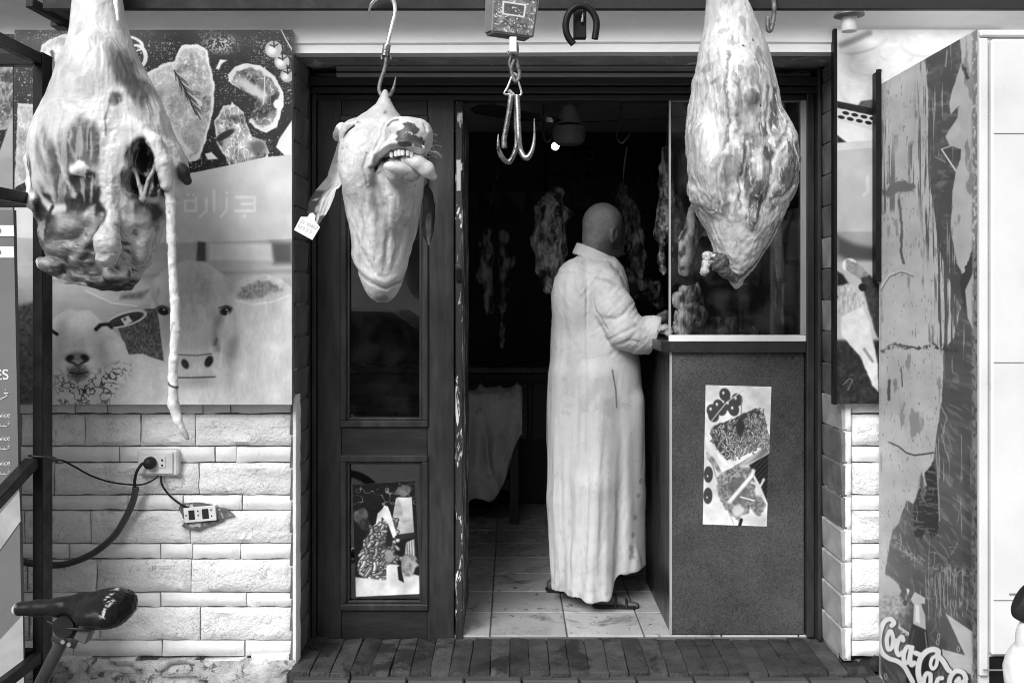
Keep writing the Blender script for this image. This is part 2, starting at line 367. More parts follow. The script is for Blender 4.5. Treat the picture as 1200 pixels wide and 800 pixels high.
def nets(f, lo, hi, h, blk=4):
    """surface nets of f<0 on a grid; evaluated densely only near the surface"""
    lo = np.array(lo, np.float32); n = (np.ceil((np.array(hi) - lo) / (h * blk)).astype(int) + 1)
    def pts(idx, st): return (lo + idx.astype(np.float32) * st).astype(np.float32)
    ci = np.stack(np.meshgrid(*[np.arange(k) for k in n], indexing='ij'), -1).reshape(-1, 3)
    Cv = f(lo + (ci * blk + (blk - 1) / 2.0).astype(np.float32) * h).reshape(n)
    V = np.repeat(np.repeat(np.repeat(Cv, blk, 0), blk, 1), blk, 2).astype(np.float32)
    near = np.abs(Cv) < h * blk * 2.2
    M = np.repeat(np.repeat(np.repeat(near, blk, 0), blk, 1), blk, 2)
    idx = np.argwhere(M)
    for a in range(0, len(idx), 400000):
        q = idx[a:a + 400000]; V[q[:, 0], q[:, 1], q[:, 2]] = f(pts(q, h))
    V[0], V[-1] = 9, 9; V[:, 0], V[:, -1] = 9, 9; V[:, :, 0], V[:, :, -1] = 9, 9
    S = V < 0; s8 = [S[a:S.shape[0] - 1 + a, b:S.shape[1] - 1 + b, c:S.shape[2] - 1 + c] for a in (0, 1) for b in (0, 1) for c in (0, 1)]
    cnt = sum(x.astype(np.int8) for x in s8); act = np.argwhere((cnt > 0) & (cnt < 8))
    vid = np.full(cnt.shape, -1, np.int64); vid[act[:, 0], act[:, 1], act[:, 2]] = np.arange(len(act))
    off = np.array([(a, b, c) for a in (0, 1) for b in (0, 1) for c in (0, 1)])
    val = np.stack([V[act[:, 0] + o[0], act[:, 1] + o[1], act[:, 2] + o[2]] for o in off], 1)
    acc = np.zeros((len(act), 3), np.float32); num = np.zeros(len(act), np.float32)
    for i in range(8):
        for j in range(i + 1, 8):
            if np.abs(off[i] - off[j]).sum() != 1: continue
            a, b = val[:, i], val[:, j]; m = (a < 0) != (b < 0); t = np.where(m, a / np.where(m, a - b, 1), 0)
            acc += np.where(m[:, None], off[i] + t[:, None] * (off[j] - off[i]), 0); num += m
    Pv = lo + (act + acc / num[:, None]) * h
    F = []
    for ax in range(3):
        u, w = (ax + 1) % 3, (ax + 2) % 3
        sl0 = [slice(None)] * 3; sl1 = [slice(None)] * 3; sl0[ax] = slice(0, -1); sl1[ax] = slice(1, None)
        A, B = S[tuple(sl0)], S[tuple(sl1)]; e = np.argwhere(A != B); e = e[(e[:, u] > 0) & (e[:, w] > 0)]
        flip = A[e[:, 0], e[:, 1], e[:, 2]]
        def cid(du, dw):
            q = e.copy(); q[:, u] -= du; q[:, w] -= dw; return vid[q[:, 0], q[:, 1], q[:, 2]]
        Q = np.stack([cid(1, 1), cid(0, 1), cid(0, 0), cid(1, 0)], 1); Q[~flip] = Q[~flip][:, ::-1]; F.append(Q)
    return Pv.astype(np.float32), np.concatenate(F)
def vnormals(P, F):
    n = np.cross(P[F[:, 2]] - P[F[:, 0]], P[F[:, 3]] - P[F[:, 1]]); N = np.zeros_like(P)
    for k in range(4): np.add.at(N, F[:, k], n)
    return N / (np.linalg.norm(N, axis=1, keepdims=True) + 1e-9)
def relax(P, F, it=2):
    for _ in range(it):
        s = np.zeros_like(P); c = np.zeros(len(P), np.float32)
        for a, b in ((0, 1), (1, 2), (2, 3), (3, 0)):
            np.add.at(s, F[:, a], P[F[:, b]]); np.add.at(c, F[:, a], 1)
        P = P * 0.4 + 0.6 * s / c[:, None]
    return P
def sculpt(name, f, lo, hi, h, d0, m, parent=None, disp=None, col=None, it=1):
    """mesh an implicit shape authored in the plane of the photograph at distance d0 (x right, y down, third axis towards the viewer)"""
    P, F = nets(f, lo, hi, h); P = relax(P, F, it); N = vnormals(P, F)
    if disp is not None: P = P + N * disp(P, N)[:, None]; N = vnormals(P, F)
    C = None if col is None else col(P, N)
    k = d0 / FOC; Wd = np.stack([(P[:, 0] - HX) * k, d0 - P[:, 2] * k, CZ - (P[:, 1] - HY) * k], 1)
    me = bpy.data.meshes.new(name); me.vertices.add(len(P)); me.vertices.foreach_set('co', Wd.astype(np.float32).ravel())
    me.loops.add(F.size); me.loops.foreach_set('vertex_index', F.astype(np.int32).ravel())
    me.polygons.add(len(F)); me.polygons.foreach_set('loop_start', np.arange(0, F.size, 4, dtype=np.int32))
    me.update(calc_edges=True); me.validate(); smooth(me)
    if C is not None:
        at = me.color_attributes.new('Col', 'FLOAT_COLOR', 'POINT'); c4 = np.ones((len(P), 4), np.float32); c4[:, :3] = np.clip(C, 0.002, 0.9)[:, None]
        at.data.foreach_set('color', c4.ravel())
    return link(name, me, m, parent)
# ================================================================== SETTING
DW, DD = 3.63, 3.89                                     # distance of the wall face and of the door plane
ZF = 0.15                                               # shop floor level
XL, XR = -0.795, 1.205                                  # the doorway's two reveals
M_white_stone = mat('white_painted_stone', 0.82, rough=0.75, var=0.12, vs=5, bump=0.9, bs=70, wear=[(34, 0.69, 0.05, 0.34)], spec=0.25, cracks=(13, .016, 0.22), world=True)
M_thin_stone = mat('white_painted_smooth_stone', 0.80, rough=0.7, var=0.10, vs=5, bump=0.25, bs=55, wear=[(16, 0.72, 0.06, 0.48)], spec=0.25, cracks=(9, .007, 0.35), world=True)
M_mortar = mat('dark_joint_mortar', 0.26, rough=0.95, var=0.35, vs=9, bump=0.6, bs=70, wear=[(6, 0.56, 0.05, 0.62)])
M_rubble = mat('crumbled_render', 0.55, rough=0.95, var=0.4, vs=14, bump=0.9, bs=60, wear=[(22, 0.55, 0.05, 0.16), (9, 0.60, 0.05, 0.75)])
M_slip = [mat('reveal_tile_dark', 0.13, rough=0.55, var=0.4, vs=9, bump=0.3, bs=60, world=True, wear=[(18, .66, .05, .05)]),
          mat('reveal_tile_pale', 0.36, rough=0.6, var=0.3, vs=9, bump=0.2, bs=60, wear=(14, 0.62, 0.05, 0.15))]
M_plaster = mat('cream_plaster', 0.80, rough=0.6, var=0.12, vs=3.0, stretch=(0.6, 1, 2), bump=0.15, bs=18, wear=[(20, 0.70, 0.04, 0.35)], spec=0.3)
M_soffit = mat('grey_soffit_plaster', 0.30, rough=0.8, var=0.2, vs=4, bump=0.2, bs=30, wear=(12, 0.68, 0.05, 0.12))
M_wood = mat('dark_painted_wood', 0.026, rough=0.42, var=0.3, vs=5, stretch=(3, 3, 0.6), bump=0.12, bs=45, spec=0.5, wear=[(26, 0.74, 0.02, 0.35)], wave=(14, 0.25))
M_wood_h = mat('dark_painted_rail', 0.015, rough=0.45, var=0.3, vs=5, stretch=(0.6, 3, 3), bump=0.12, bs=45, spec=0.5, wear=[(30, 0.72, 0.02, 0.25)])
M_chip = mat('chipped_edge_paint', 0.022, rough=0.6, var=0.4, vs=10, stretch=(2, 2, 0.5), bump=0.3, bs=60, wear=[(14, 0.56, 0.03, 0.75)])
M_brick_step = [mat('worn_step_brick', c, rough=0.75, var=0.45, vs=12, bump=0.8, bs=70, world=True, wear=[(26, 0.66, 0.05, 0.16), (5, 0.53, 0.06, 0.010), (60, .66, .04, .012)]) for c in (0.040, 0.052, 0.030)]
M_wet = mat('damp_dark_grout', 0.022, rough=0.7, var=0.4, vs=10, bump=0.5, bs=40)
M_tile = [mat('pale_floor_tile', c, rough=0.28, var=0.14, vs=4, bump=0.06, bs=20, wear=[(5, 0.55, 0.12, 0.16), (20, 0.61, 0.04, 0.03), (4, .63, .04, .05)], world=True) for c in (0.42, 0.36, 0.47)]
M_grout = mat('dirty_tile_grout', 0.10, rough=0.9)
M_paving = mat('grey_pavement', 0.24, rough=0.9, var=0.25, vs=3, bump=0.4, bs=50, wear=[(7, 0.62, 0.06, 0.10)])
M_road = mat('asphalt', 0.055, rough=0.95, var=0.25, vs=4, bump=0.5, bs=120)
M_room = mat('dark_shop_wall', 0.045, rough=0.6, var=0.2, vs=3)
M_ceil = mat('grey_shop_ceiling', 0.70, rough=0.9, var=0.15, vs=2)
M_black = mat('black_metal', 0.007, rough=0.5, var=0.3, vs=12, bump=0.1, bs=50, spec=0.2, wear=[(40, 0.74, 0.02, 0.2)])
M_beam = mat('dark_steel_beam', 0.010, rough=0.75, var=0.4, vs=8, bump=0.2, bs=40, wear=(30, 0.72, 0.03, 0.15))
M_alu = mat('brushed_aluminium', 0.62, rough=0.38, metal=0.6, var=0.1, vs=5, stretch=(1, 1, 0.3), bump=0.05)
M_granite = mat('speckled_granite', 0.056, rough=0.38, var=0.3, vs=4, speck=(210, 0.7), spec=0.5, wear=[(4, 0.60, 0.14, 0.085), (170, 0.69, 0.03, 0.12), (24, .69, .03, .11)])
M_ledge = mat('dark_stone_ledge', 0.024, rough=0.4, var=0.2, vs=6, speck=(150, 0.4))
M_side = mat('dark_veneer', 0.026, rough=0.35, var=0.35, vs=5, stretch=(2, 2, 0.35), spec=0.4, wave=(9, 0.3))
M_pane = glass_mat('window_glass', 0.92, smear=0.008)

def sheet_xy(name, x0, x1, y0, y1, z, m, kind='structure'):
    me = bpy.data.meshes.new(name); me.from_pydata([(x0, y0, z), (x1, y0, z), (x1, y1, z), (x0, y1, z)], [], [(0, 1, 2, 3)])
    return tag(link(name, me, m), kind=kind)
tag(sheet_xy('road', -900, 900, -900, -1.2, -0.12, M_road))
pv = MB().box(-60, 60, -1.2, 3.9, -0.3, 0.0).build('pavement', M_paving); tag(pv, kind='structure')
pv2 = MB().box(-60, 60, -9.5, -7.4, -0.3, 0.0).build('pavement', M_paving); tag(pv2, kind='structure')

# ---- the building that carries everything: masonry behind stones, room behind the doorway
mas = MB()
mas.box(-6.0, XL, DW + 0.03, 3.95, -0.05, 2.36); mas.box(XR, 6.0, DW + 0.03, 3.95, -0.05, 2.36); mas.box(-6.0, 6.0, DW + 0.03, 3.95, 2.36, 5.2)
mas.box(-6.0, 6.0, 3.953, 4.12, 2.56, 5.2)
building = thing('shop_building', 'white stone butcher shop front with a dark open doorway', 'building', (0.2, DW, 0))
mas.build('wall_core', M_mortar, building)
# ---- ashlar stones, one object each
def stone_mesh(w, h, rough, seed, th=0.045):
    nx, nz = max(4, int(w / 0.018)), max(3, int(h / 0.016)); X, Z = np.meshgrid(np.linspace(0, 1, nx + 1), np.linspace(0, 1, nz + 1))
    e = np.minimum(np.minimum(X, 1 - X) * w, np.minimum(Z, 1 - Z) * h); px, pz = X * w, Z * h
    n = fbm(px * 9 + seed, pz * 16 + seed * 1.7, None, 4); r = np.abs(2 * fbm(px * 12 + seed + 3 * n, pz * 22 + 2 * n + seed, None, 4) - 1)
    dep = (0.004 if rough < .5 else 0.014 * rough) * (n - 0.45) * 1.3 + 0.020 * rough * (0.3 - r) * (r < .3)
    ed = sst(-0.002, 0.005, e); y = -(0.012 + dep) * ed
    jit = (vnoise(px * 30 + seed, pz * 30) - 0.5) * 0.004 * (e < 1e-6)
    vs = [(float(px[j, i] - w / 2 + jit[j, i]), float(y[j, i]), float(pz[j, i] - h / 2 + jit[j, i])) for j in range(nz + 1) for i in range(nx + 1)]
    fs = [(j * (nx + 1) + i, j * (nx + 1) + i + 1, (j + 1) * (nx + 1) + i + 1, (j + 1) * (nx + 1) + i) for j in range(nz) for i in range(nx)]
    rim = [i for i in range(nx + 1)] + [j * (nx + 1) + nx for j in range(1, nz + 1)] + [nz * (nx + 1) + i for i in range(nx - 1, -1, -1)] + [j * (nx + 1) for j in range(nz - 1, 0, -1)]
    b0 = len(vs); vs += [(vs[k][0], th, vs[k][2]) for k in rim]; m_ = len(rim)
    fs += [(rim[(k + 1) % m_], rim[k], b0 + k, b0 + (k + 1) % m_) for k in range(m_)]
    me = bpy.data.meshes.new('stone_block'); me.from_pydata(vs, [], fs); smooth(me, 45); return me
SW = FOC / DW
courses = [(485, 522, 1, [100, 165, 229]), (523, 541, 0, [140, 252, 277]), (542, 579, 1, [150 - 86, 233]), (580, 597, 0, [150, 215, 284]), (598, 636, 1, [107, 223]),
           (637, 654, 0, [81, 188, 226, 282]), (655, 693, 1, [114, 224]), (694, 710, 0, [60, 188, 289]), (711, 749, 1, [117, 235]), (750, 768, 0, [86, 190, 287])]
courses = [(408, 445, 1, [90, 180, 270]), (446, 464, 0, [120, 230]), (465, 484, 0, [88, 126, 238, 270])] + courses
k_ = 0
for (y0, y1, rg, js) in courses:
    z0, z1 = wz(y1 + 0.4, DW), wz(y0 - 0.4, DW)
    xs = [-2.35, -2.02] + [wx(j, DW) for j in js if j > 20] + [XL + 0.004]
    if xs[2] - xs[1] > 0.42: xs.insert(2, (xs[1] + xs[2]) / 2)
    for a, b in zip(xs, xs[1:]):
        if b - a < 0.05: continue
        k_ += 1; g = 0.0022
        me = stone_mesh(b - a - 2 * g, z1 - z0 - 2 * g, 1.0 if rg else 0.25, k_ * 3.7)
        o = link('stone_block', me, M_white_stone if rg else M_thin_stone, building); o.matrix_parent_inverse = wmat(building).inverted()
        o.location = ((a + b) / 2, DW + 0.004 * random.random(), (z0 + z1) / 2); o.rotation_euler = (R(random.uniform(-1, 1)), R(random.uniform(-.25, .25)), R(random.uniform(-1, 1)))
    # the same courses continue on the right pier
    xr_ = [XR + 0.031, XR + 0.30 + 0.12 * random.random(), XR + 0.65 + 0.1 * random.random(), XR + 1.05, XR + 1.5]
    if y0 < 460: continue
    for a, b in zip(xr_, xr_[1:]):
        k_ += 1; g = 0.0022; me = stone_mesh(b - a - 2 * g, z1 - z0 - 2 * g, 1.0 if rg else 0.25, k_ * 3.7)
        o = link('stone_block', me, M_white_stone if rg else M_thin_stone, building); o.location = ((a + b) / 2, DW + 0.004 * random.random(), (z0 + z1) / 2)
# base of crumbled render under the left stones
def lumpy(name, x0, x1, z0, z1, d, th, m, parent, seed, sx=0.02, top=None):
    nx, nz = int((x1 - x0) / sx), max(3, int((z1 - z0) / sx)); X, Z = np.meshgrid(np.linspace(x0, x1, nx + 1), np.linspace(z0, z1, nz + 1))
    n = fbm(X * 7 + seed, Z * 9, None, 5) + 0.7 * (vnoise(X * 11 + seed, Z * 18) > 0.5) - 0.5
    Y = d - th * n
    if top is not None: Z = Z + (Z > z1 - 1e-4) * 0 + (Z - z0) / (z1 - z0) * (vnoise(X * 9 + seed, X * 0) - 0.5) * top
    vs = [(float(X[j, i]), float(Y[j, i]), float(Z[j, i])) for j in range(nz + 1) for i in range(nx + 1)]
    fs = [(j * (nx + 1) + i, j * (nx + 1) + i + 1, (j + 1) * (nx + 1) + i + 1, (j + 1) * (nx + 1) + i) for j in range(nz) for i in range(nx)]
    me = bpy.data.meshes.new(name); me.from_pydata(vs, [], fs); smooth(me); return link(name, me, m, parent)
lumpy('crumbled_base', -2.35, XL + 0.01, -0.02, wz(768.5, DW), DW - 0.005, 0.05, M_rubble, building, 3.3, 0.014)
lumpy('crumbled_base', XR - 0.01, 2.6, -0.02, wz(766, DW), DW + 0.02, 0.06, M_wet, building, 8.1, 0.014)
# loose rubble lumps that broke out of the left base
for i, (px, py, w, h) in enumerate([(78, 776, 60, 18), (132, 778, 58, 16), (100, 792, 90, 14), (208, 781, 46, 20), (265, 779, 50, 17), (318, 776, 44, 22), (300, 793, 80, 12), (30, 782, 40, 20)]):
    me = stone_mesh(w / SW, h / SW, 1.0, 90 + i * 5.3); o = link('stone_block', me, M_rubble if i in (3, 2) else M_white_stone, building)
    o.location = (wx(px, DW), DW - 0.012, wz(py, DW)); o.rotation_euler = (0, R(random.uniform(-4, 4)), R(random.uniform(-3, 3)))
# corner strips and reveal tiles of the two piers
def strip(x0, x1, z0, z1, name='corner_strip'):
    o = link(name, stone_mesh(x1 - x0, z1 - z0, 0.3, x0 * 9), M_thin_stone, building); o.location = ((x0 + x1) / 2, DW - 0.006, (z0 + z1) / 2)
strip(XL - 0.004, XL + 0.016, 0.02, 1.12); 
th_ = 38.2 / SW
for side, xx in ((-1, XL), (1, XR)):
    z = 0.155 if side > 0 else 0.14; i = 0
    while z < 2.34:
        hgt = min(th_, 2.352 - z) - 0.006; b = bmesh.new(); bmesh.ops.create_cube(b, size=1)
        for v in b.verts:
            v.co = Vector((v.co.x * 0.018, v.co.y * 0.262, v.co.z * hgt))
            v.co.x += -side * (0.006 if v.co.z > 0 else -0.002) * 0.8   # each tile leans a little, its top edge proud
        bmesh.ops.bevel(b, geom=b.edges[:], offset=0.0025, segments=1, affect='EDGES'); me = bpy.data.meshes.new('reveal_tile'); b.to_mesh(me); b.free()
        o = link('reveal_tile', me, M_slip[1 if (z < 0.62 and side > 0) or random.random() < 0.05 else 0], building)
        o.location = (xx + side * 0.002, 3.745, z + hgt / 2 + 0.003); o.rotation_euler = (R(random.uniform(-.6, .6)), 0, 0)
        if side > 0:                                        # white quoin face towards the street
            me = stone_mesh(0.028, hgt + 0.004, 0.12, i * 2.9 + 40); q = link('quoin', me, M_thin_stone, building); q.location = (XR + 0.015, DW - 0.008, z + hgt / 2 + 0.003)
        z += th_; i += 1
# cornice moulding: profile swept along the shop front
prof = [(3.60, 2.357), (3.60, 2.385), (3.592, 2.392), (3.592, 2.40)] + [(3.592 - 0.13 * (1 - math.cos(t * math.pi / 2)), 2.40 + 0.105 * math.sin(t * math.pi / 2)) for t in np.linspace(0.08, 1, 10)] + [(3.45, 2.52), (3.44, 2.545), (3.41, 2.56), (3.41, 2.62), (3.66, 2.62), (3.66, 2.357)]
bmc = bmesh.new(); xsn = np.linspace(-2.6, 2.6, 80); rings = []
for x in xsn:
    wv = 0.0025 * math.sin(x * 2.3) + 0.003 * (float(vnoise(np.array([x * 6.0]), np.array([0.5]))[0]) - 0.5)
    rings.append([bmc.verts.new((x, d_ + 0.5 * wv, z_ + wv)) for d_, z_ in prof])
for A, B in zip(rings, rings[1:]):
    for k in range(len(prof)): bmc.faces.new((A[k], B[k], B[(k + 1) % len(prof)], A[(k + 1) % len(prof)]))
bmc.faces.new(rings[0]); bmc.faces.new(rings[-1][::-1]); bmesh.ops.recalc_face_normals(bmc, faces=bmc.faces[:])
mb = MB(); mb._add(bmc); mb.build('cornice', M_plaster, building, 40)
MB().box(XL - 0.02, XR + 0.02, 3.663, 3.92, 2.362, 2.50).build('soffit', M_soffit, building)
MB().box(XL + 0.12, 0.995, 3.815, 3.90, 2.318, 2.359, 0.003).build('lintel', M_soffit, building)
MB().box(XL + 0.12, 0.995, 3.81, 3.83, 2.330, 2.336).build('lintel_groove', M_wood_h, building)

# ---- interior room
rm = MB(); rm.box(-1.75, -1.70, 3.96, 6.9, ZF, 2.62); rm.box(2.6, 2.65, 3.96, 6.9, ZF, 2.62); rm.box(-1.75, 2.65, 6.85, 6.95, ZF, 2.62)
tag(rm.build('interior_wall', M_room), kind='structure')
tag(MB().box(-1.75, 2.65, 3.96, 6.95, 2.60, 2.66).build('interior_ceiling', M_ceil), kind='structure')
floor = MB().box(-1.75, 2.65, DD + 0.003, 6.95, ZF - 0.12, ZF - 0.006).build('shop_floor', M_grout); tag(floor, kind='structure')
tm = {}
x0t = wx(571, DD) - 0.3 * 6
for r_ in range(10):
    for c_ in range(15):
        xa = x0t + c_ * 0.302; ya = DD + 0.004 + r_ * 0.29
        if xa + 0.3 < -1.7 or xa > 2.6: continue
        if 0 not in tm:
            b = bmesh.new(); bmesh.ops.create_cube(b, size=1)
            for v in b.verts: v.co = Vector((v.co.x * 0.296, v.co.y * 0.284, v.co.z * 0.02))
            bmesh.ops.bevel(b, geom=b.edges[:], offset=0.002, segments=1, affect='EDGES'); tm[0] = b
        kk = 1 + random.randrange(3)
        if kk not in tm: me = bpy.data.meshes.new('floor_tile'); tm[0].to_mesh(me); me.materials.append(M_tile[kk - 1]); tm[kk] = me
        o = link('floor_tile', tm[kk], None, floor); o.location = (xa + 0.15, ya + 0.145, ZF - 0.010 + random.uniform(-.0008, .0008))
        o.rotation_euler = (R(random.uniform(-.12, .12)), R(random.uniform(-.12, .12)), 0)

# ---- threshold step: bricks on edge, a course of stretchers along its front
step = thing('doorstep', 'worn dark brick doorstep with damp stains under the open doorway', 'step', (0.2, 3.7, 0))
MB().box(XL - 0.01, 1.30, 3.555, DD + 0.0, -0.02, ZF - 0.022).build('mortar_bed', M_wet, step)
bk = []
for v_ in range(6):
    b = bmesh.new(); bmesh.ops.create_cube(b, size=1)
    for v in b.verts: v.co = Vector((v.co.x * 0.0695, v.co.y * 0.345, v.co.z * 0.10))
    bmesh.ops.bevel(b, geom=b.edges[:], offset=0.003, segments=1, affect='EDGES'); bmesh.ops.subdivide_edges(b, edges=[e for e in b.edges if e.calc_length() > 0.2], cuts=9)
    for v in b.verts:
        n = (float(vnoise(np.array([v.co.x * 40 + v_ * 9]), np.array([v.co.y * 14]), np.array([v.co.z * 20]))[0]) - 0.5); v.co.z += n * 0.009; v.co.x += n * 0.004
        if v.co.y < -0.14 and v.co.z > 0: v.co.z -= 0.010 * abs(n) * 3; v.co.y += abs(n) * 0.03
    me = bpy.data.meshes.new('step_brick'); b.to_mesh(me); b.free(); me.materials.append(M_brick_step[v_ % 3]); smooth(me, 40); bk.append(me)
x = XL + 0.04
while x < 1.24:
    o = link('step_brick', random.choice(bk), None, step); sk = 0.0 if x < 0.2 else min((x - 0.2) * 14, 12)
    o.location = (x - math.sin(R(sk)) * 0.0, 3.712 + random.uniform(-.006, .006), ZF - 0.055 + random.uniform(-.004, .001)); o.rotation_euler = (R(random.uniform(-.5, .5)), R(random.uniform(-1, 1)), R(-sk * 0.2 + random.uniform(-1, 1)))
    x += 0.0712
b = bmesh.new(); bmesh.ops.create_cube(b, size=1)
for v in b.verts: v.co = Vector((v.co.x * 0.196, v.co.y * 0.06, v.co.z * 0.058))
bmesh.ops.bevel(b, geom=b.edges[:], offset=0.005, segments=1, affect='EDGES'); me = bpy.data.meshes.new('step_brick'); b.to_mesh(me); b.free(); me.materials.append(M_brick_step[1])
M_pale_brick = mat('scuffed_front_brick', 0.06, rough=0.7, var=0.3, vs=10, stretch=(0.4, 1, 2), bump=0.3, bs=50, wear=[(16, 0.64, 0.03, 0.55)]); me.materials[0] = M_pale_brick
for row in range(2):
    x = XL + 0.02 + row * 0.1
    while x < 1.26:
        o = link('step_brick', me, None, step); o.location = (x + 0.1, 3.535 + random.uniform(-.003, .003), ZF - 0.055 - row * 0.062 - 0.0); o.rotation_euler = (0, 0, R(random.uniform(-.6, .6))); x += 0.203

# ---- door frame, door leaf, the second leaf seen edge-on
frame = thing('door_frame', 'dark painted timber door frame around the shop doorway', 'door frame', (0.2, DD, ZF))
def zz(py): return wz(py, DD)
def xx_(px): return wx(px, DD)
MB().box(XL + 0.012, xx_(365), DD - 0.05, DD + 0.06, ZF, 2.36, 0.004).build('jamb', M_wood, frame)
MB().box(xx_(366), xx_(371), DD - 0.02, DD + 0.06, ZF, 2.30, 0.003).build('door_stop', M_wood, frame)
MB().box(xx_(944), xx_(953), DD - 0.02, DD + 0.06, ZF, 2.30, 0.004).build('door_stop', M_wood, frame)
MB().box(xx_(953.5), XR - 0.012, DD - 0.06, DD + 0.06, ZF, 2.36, 0.004).build('jamb', M_wood, frame)
hd = MB(); hd.box(XL + 0.013, XR - 0.013, DD - 0.055, DD + 0.06, zz(103), zz(93), 0.004); hd.box(XL + 0.014, XR - 0.014, DD - 0.035, DD + 0.06, zz(111), zz(103.6), 0.004); hd.box(XL + 0.015, XR - 0.015, DD - 0.012, DD + 0.06, zz(118), zz(111.6), 0.003)
hd.build('head_rail', M_wood_h, frame)

door = thing('door', 'dark painted panelled shop door with glazed panels, standing closed on the left', 'door', (xx_(450), DD, ZF + 0.005))
y0d, y1d = DD - 0.005, DD + 0.04
dl, dr, dt, db = xx_(372), xx_(532), zz(113), zz(751)
pl, pr = xx_(400), xx_(501)
MB().box(dl, pl, y0d, y1d, db, dt, 0.002).build('stile', M_wood, door); MB().box(pr, dr, y0d, y1d, db, dt, 0.002).build('stile', M_wood, door)
for a, b_ in ((zz(137), dt), (zz(534), zz(499)), (db, zz(713))): MB().box(pl + 0.001, pr - 0.001, y0d + 0.001, y1d, a, b_, 0.002).build('rail', M_wood_h, door)
def moulding(x0, x1, z0, z1, y, w=0.022):
    mm = MB(); e = 0.004
    for (xa, xb, za, zb) in ((x0 - e, x1 + e, z0 - e, z0 + w), (x0 - e, x1 + e, z1 - w, z1 + e), (x0 - e, x0 + w, z0 + w, z1 - w), (x1 - w, x1 + e, z0 + w, z1 - w)):
        mm.box(xa, xb, y - 0.012, y + 0.02, za, zb, 0.004)
    for (xa, xb, za, zb) in ((x0 + w, x1 - w, z0 + w, z0 + w + .01), (x0 + w, x1 - w, z1 - w - .01, z1 - w), (x0 + w, x0 + w + .01, z0 + w + .01, z1 - w - .01), (x1 - w - .01, x1 - w, z0 + w + .01, z1 - w - .01)):
        mm.box(xa, xb, y + 0.003, y + 0.02, za, zb, 0.002)
    return mm.build('moulding', M_wood, door)
for a, b_ in ((zz(499), zz(137)), (zz(713), zz(534))):
    moulding(pl, pr, a, b_, y0d); MB().box(pl + 0.01, pr - 0.01, DD + 0.019, DD + 0.023, a + 0.01, b_ - 0.01).build('pane', M_pane, door)
MB().box(pl + 0.035, pr - 0.035, DD + 0.03, DD + 0.036, zz(705), zz(543)).build('backing_board', mat('dark_board', 0.012, rough=0.5), door)
leaf = thing('door_leaf', 'second door leaf folded open, seen edge-on with chipped white paint', 'door', (xx_(538), DD + 0.3, ZF + 0.005))
MB().box(xx_(534), xx_(542), DD - 0.008, DD + 0.55, zz(749), zz(119), 0.003).build('leaf_panel', M_chip, leaf)
lk = MB(); lk.box(xx_(535.3), xx_(540), DD - 0.012, DD - 0.0075, zz(224), zz(188)); lk.build('lock_plate', M_alu, leaf)
MB().box(xx_(535), xx_(541), DD - 0.016, DD - 0.006, zz(330), zz(315), 0.001).build('hinge', M_black, leaf)

# ---- counter with glazed front
counter = thing('counter', 'speckled granite fronted butcher counter with a glass screen on top', 'counter', (xx_(865), 4.2, ZF))
cl, cr = xx_(788), xx_(943)
MB().box(cl, cr - 0.001, DD + 0.008, DD + 0.03, ZF + 0.004, zz(413), 0.001).build('front_panel', M_granite, counter)
MB().box(cl - 0.008, cl - 0.0005, DD + 0.006, DD + 0.032, ZF + 0.003, zz(413)).build('edge_trim', M_alu, counter)
MB().box(cl - 0.004, cl + 0.02, DD + 0.034, 4.62, ZF + 0.002, zz(413) - 0.001).build('side_panel', M_side, counter)
MB().box(cl + 0.03, cr, 4.58, 4.62, ZF + 0.002, zz(413) - 0.001).build('rear_panel', M_side, counter)
poly = [(cr, DD - 0.012), (cr, 4.72), (cl + 0.12, 4.72)] + [(cl + 0.06 - 0.10 * math.sin(t), 4.60 + 0.12 * math.cos(t)) for t in np.linspace(0, math.pi / 2, 7)] + [(cl - 0.04, DD + 0.04), (cl - 0.012, DD - 0.012)]
mb = MB(); mb.prism(poly[::-1], Matrix.Translation((0, 0, zz(412.5))), zz(400.5) - zz(412.5)); mb.build('counter_top', M_ledge, counter)
MB().box(xx_(784), xx_(944), DD - 0.004, DD + 0.016, zz(400), zz(392.5), 0.001).build('bottom_trim', mat('white_trim', 0.78, rough=0.4, var=0.08), counter)
MB().box(xx_(938), xx_(945.5), DD - 0.006, DD + 0.016, zz(392), zz(114), 0.001).build('upright_trim', M_alu, counter)
MB().box(xx_(785), xx_(937.6), DD + 0.004, DD + 0.010, zz(392), zz(113)).build('glass_screen', glass_mat('smeared_glass', 0.90, smear=0.028), counter)
MB().box(xx_(784), xx_(786.2), DD - 0.001, DD + 0.014, zz(392), zz(113)).build('glass_edge', M_alu, counter)
MB().box(xx_(787), xx_(937), DD + 0.0, DD + 0.016, zz(120), zz(113.3)).build('top_trim', mat('grey_trim', 0.25, rough=0.5), counter)
# faint letters stuck on the glass
M_film = mat('faded_window_film', 0.06, rough=0.6)
def text_obj(s, size, M, m, parent, name='lettering', extrude=0.0006, sx=1.0):
    c = bpy.data.curves.new('lettering', 'FONT'); c.body = s; c.size = size; c.extrude = extrude; t = bpy.data.objects.new('t', c); COL.objects.link(t)
    me = bpy.data.meshes.new_from_object(t.evaluated_get(bpy.context.evaluated_depsgraph_get())); bpy.data.objects.remove(t); bpy.data.curves.remove(c)
    me.transform(Matrix.Diagonal((sx, 1, 1, 1))); me.transform(M); return link(name, me, m, parent)
for ch, px, py, sz in (('K', 791, 232, 44), ('U', 786, 334, 52), ('O', 818, 334, 52), ('H', 868, 332, 44), ('E', 896, 332, 52), ('H', 912, 332, 52)):
    text_obj(ch, sz / 300 * 1.38, Matrix.Translation((xx_(px), DD + 0.0115, zz(py))) @ FACE, M_film, counter, sx=0.8)

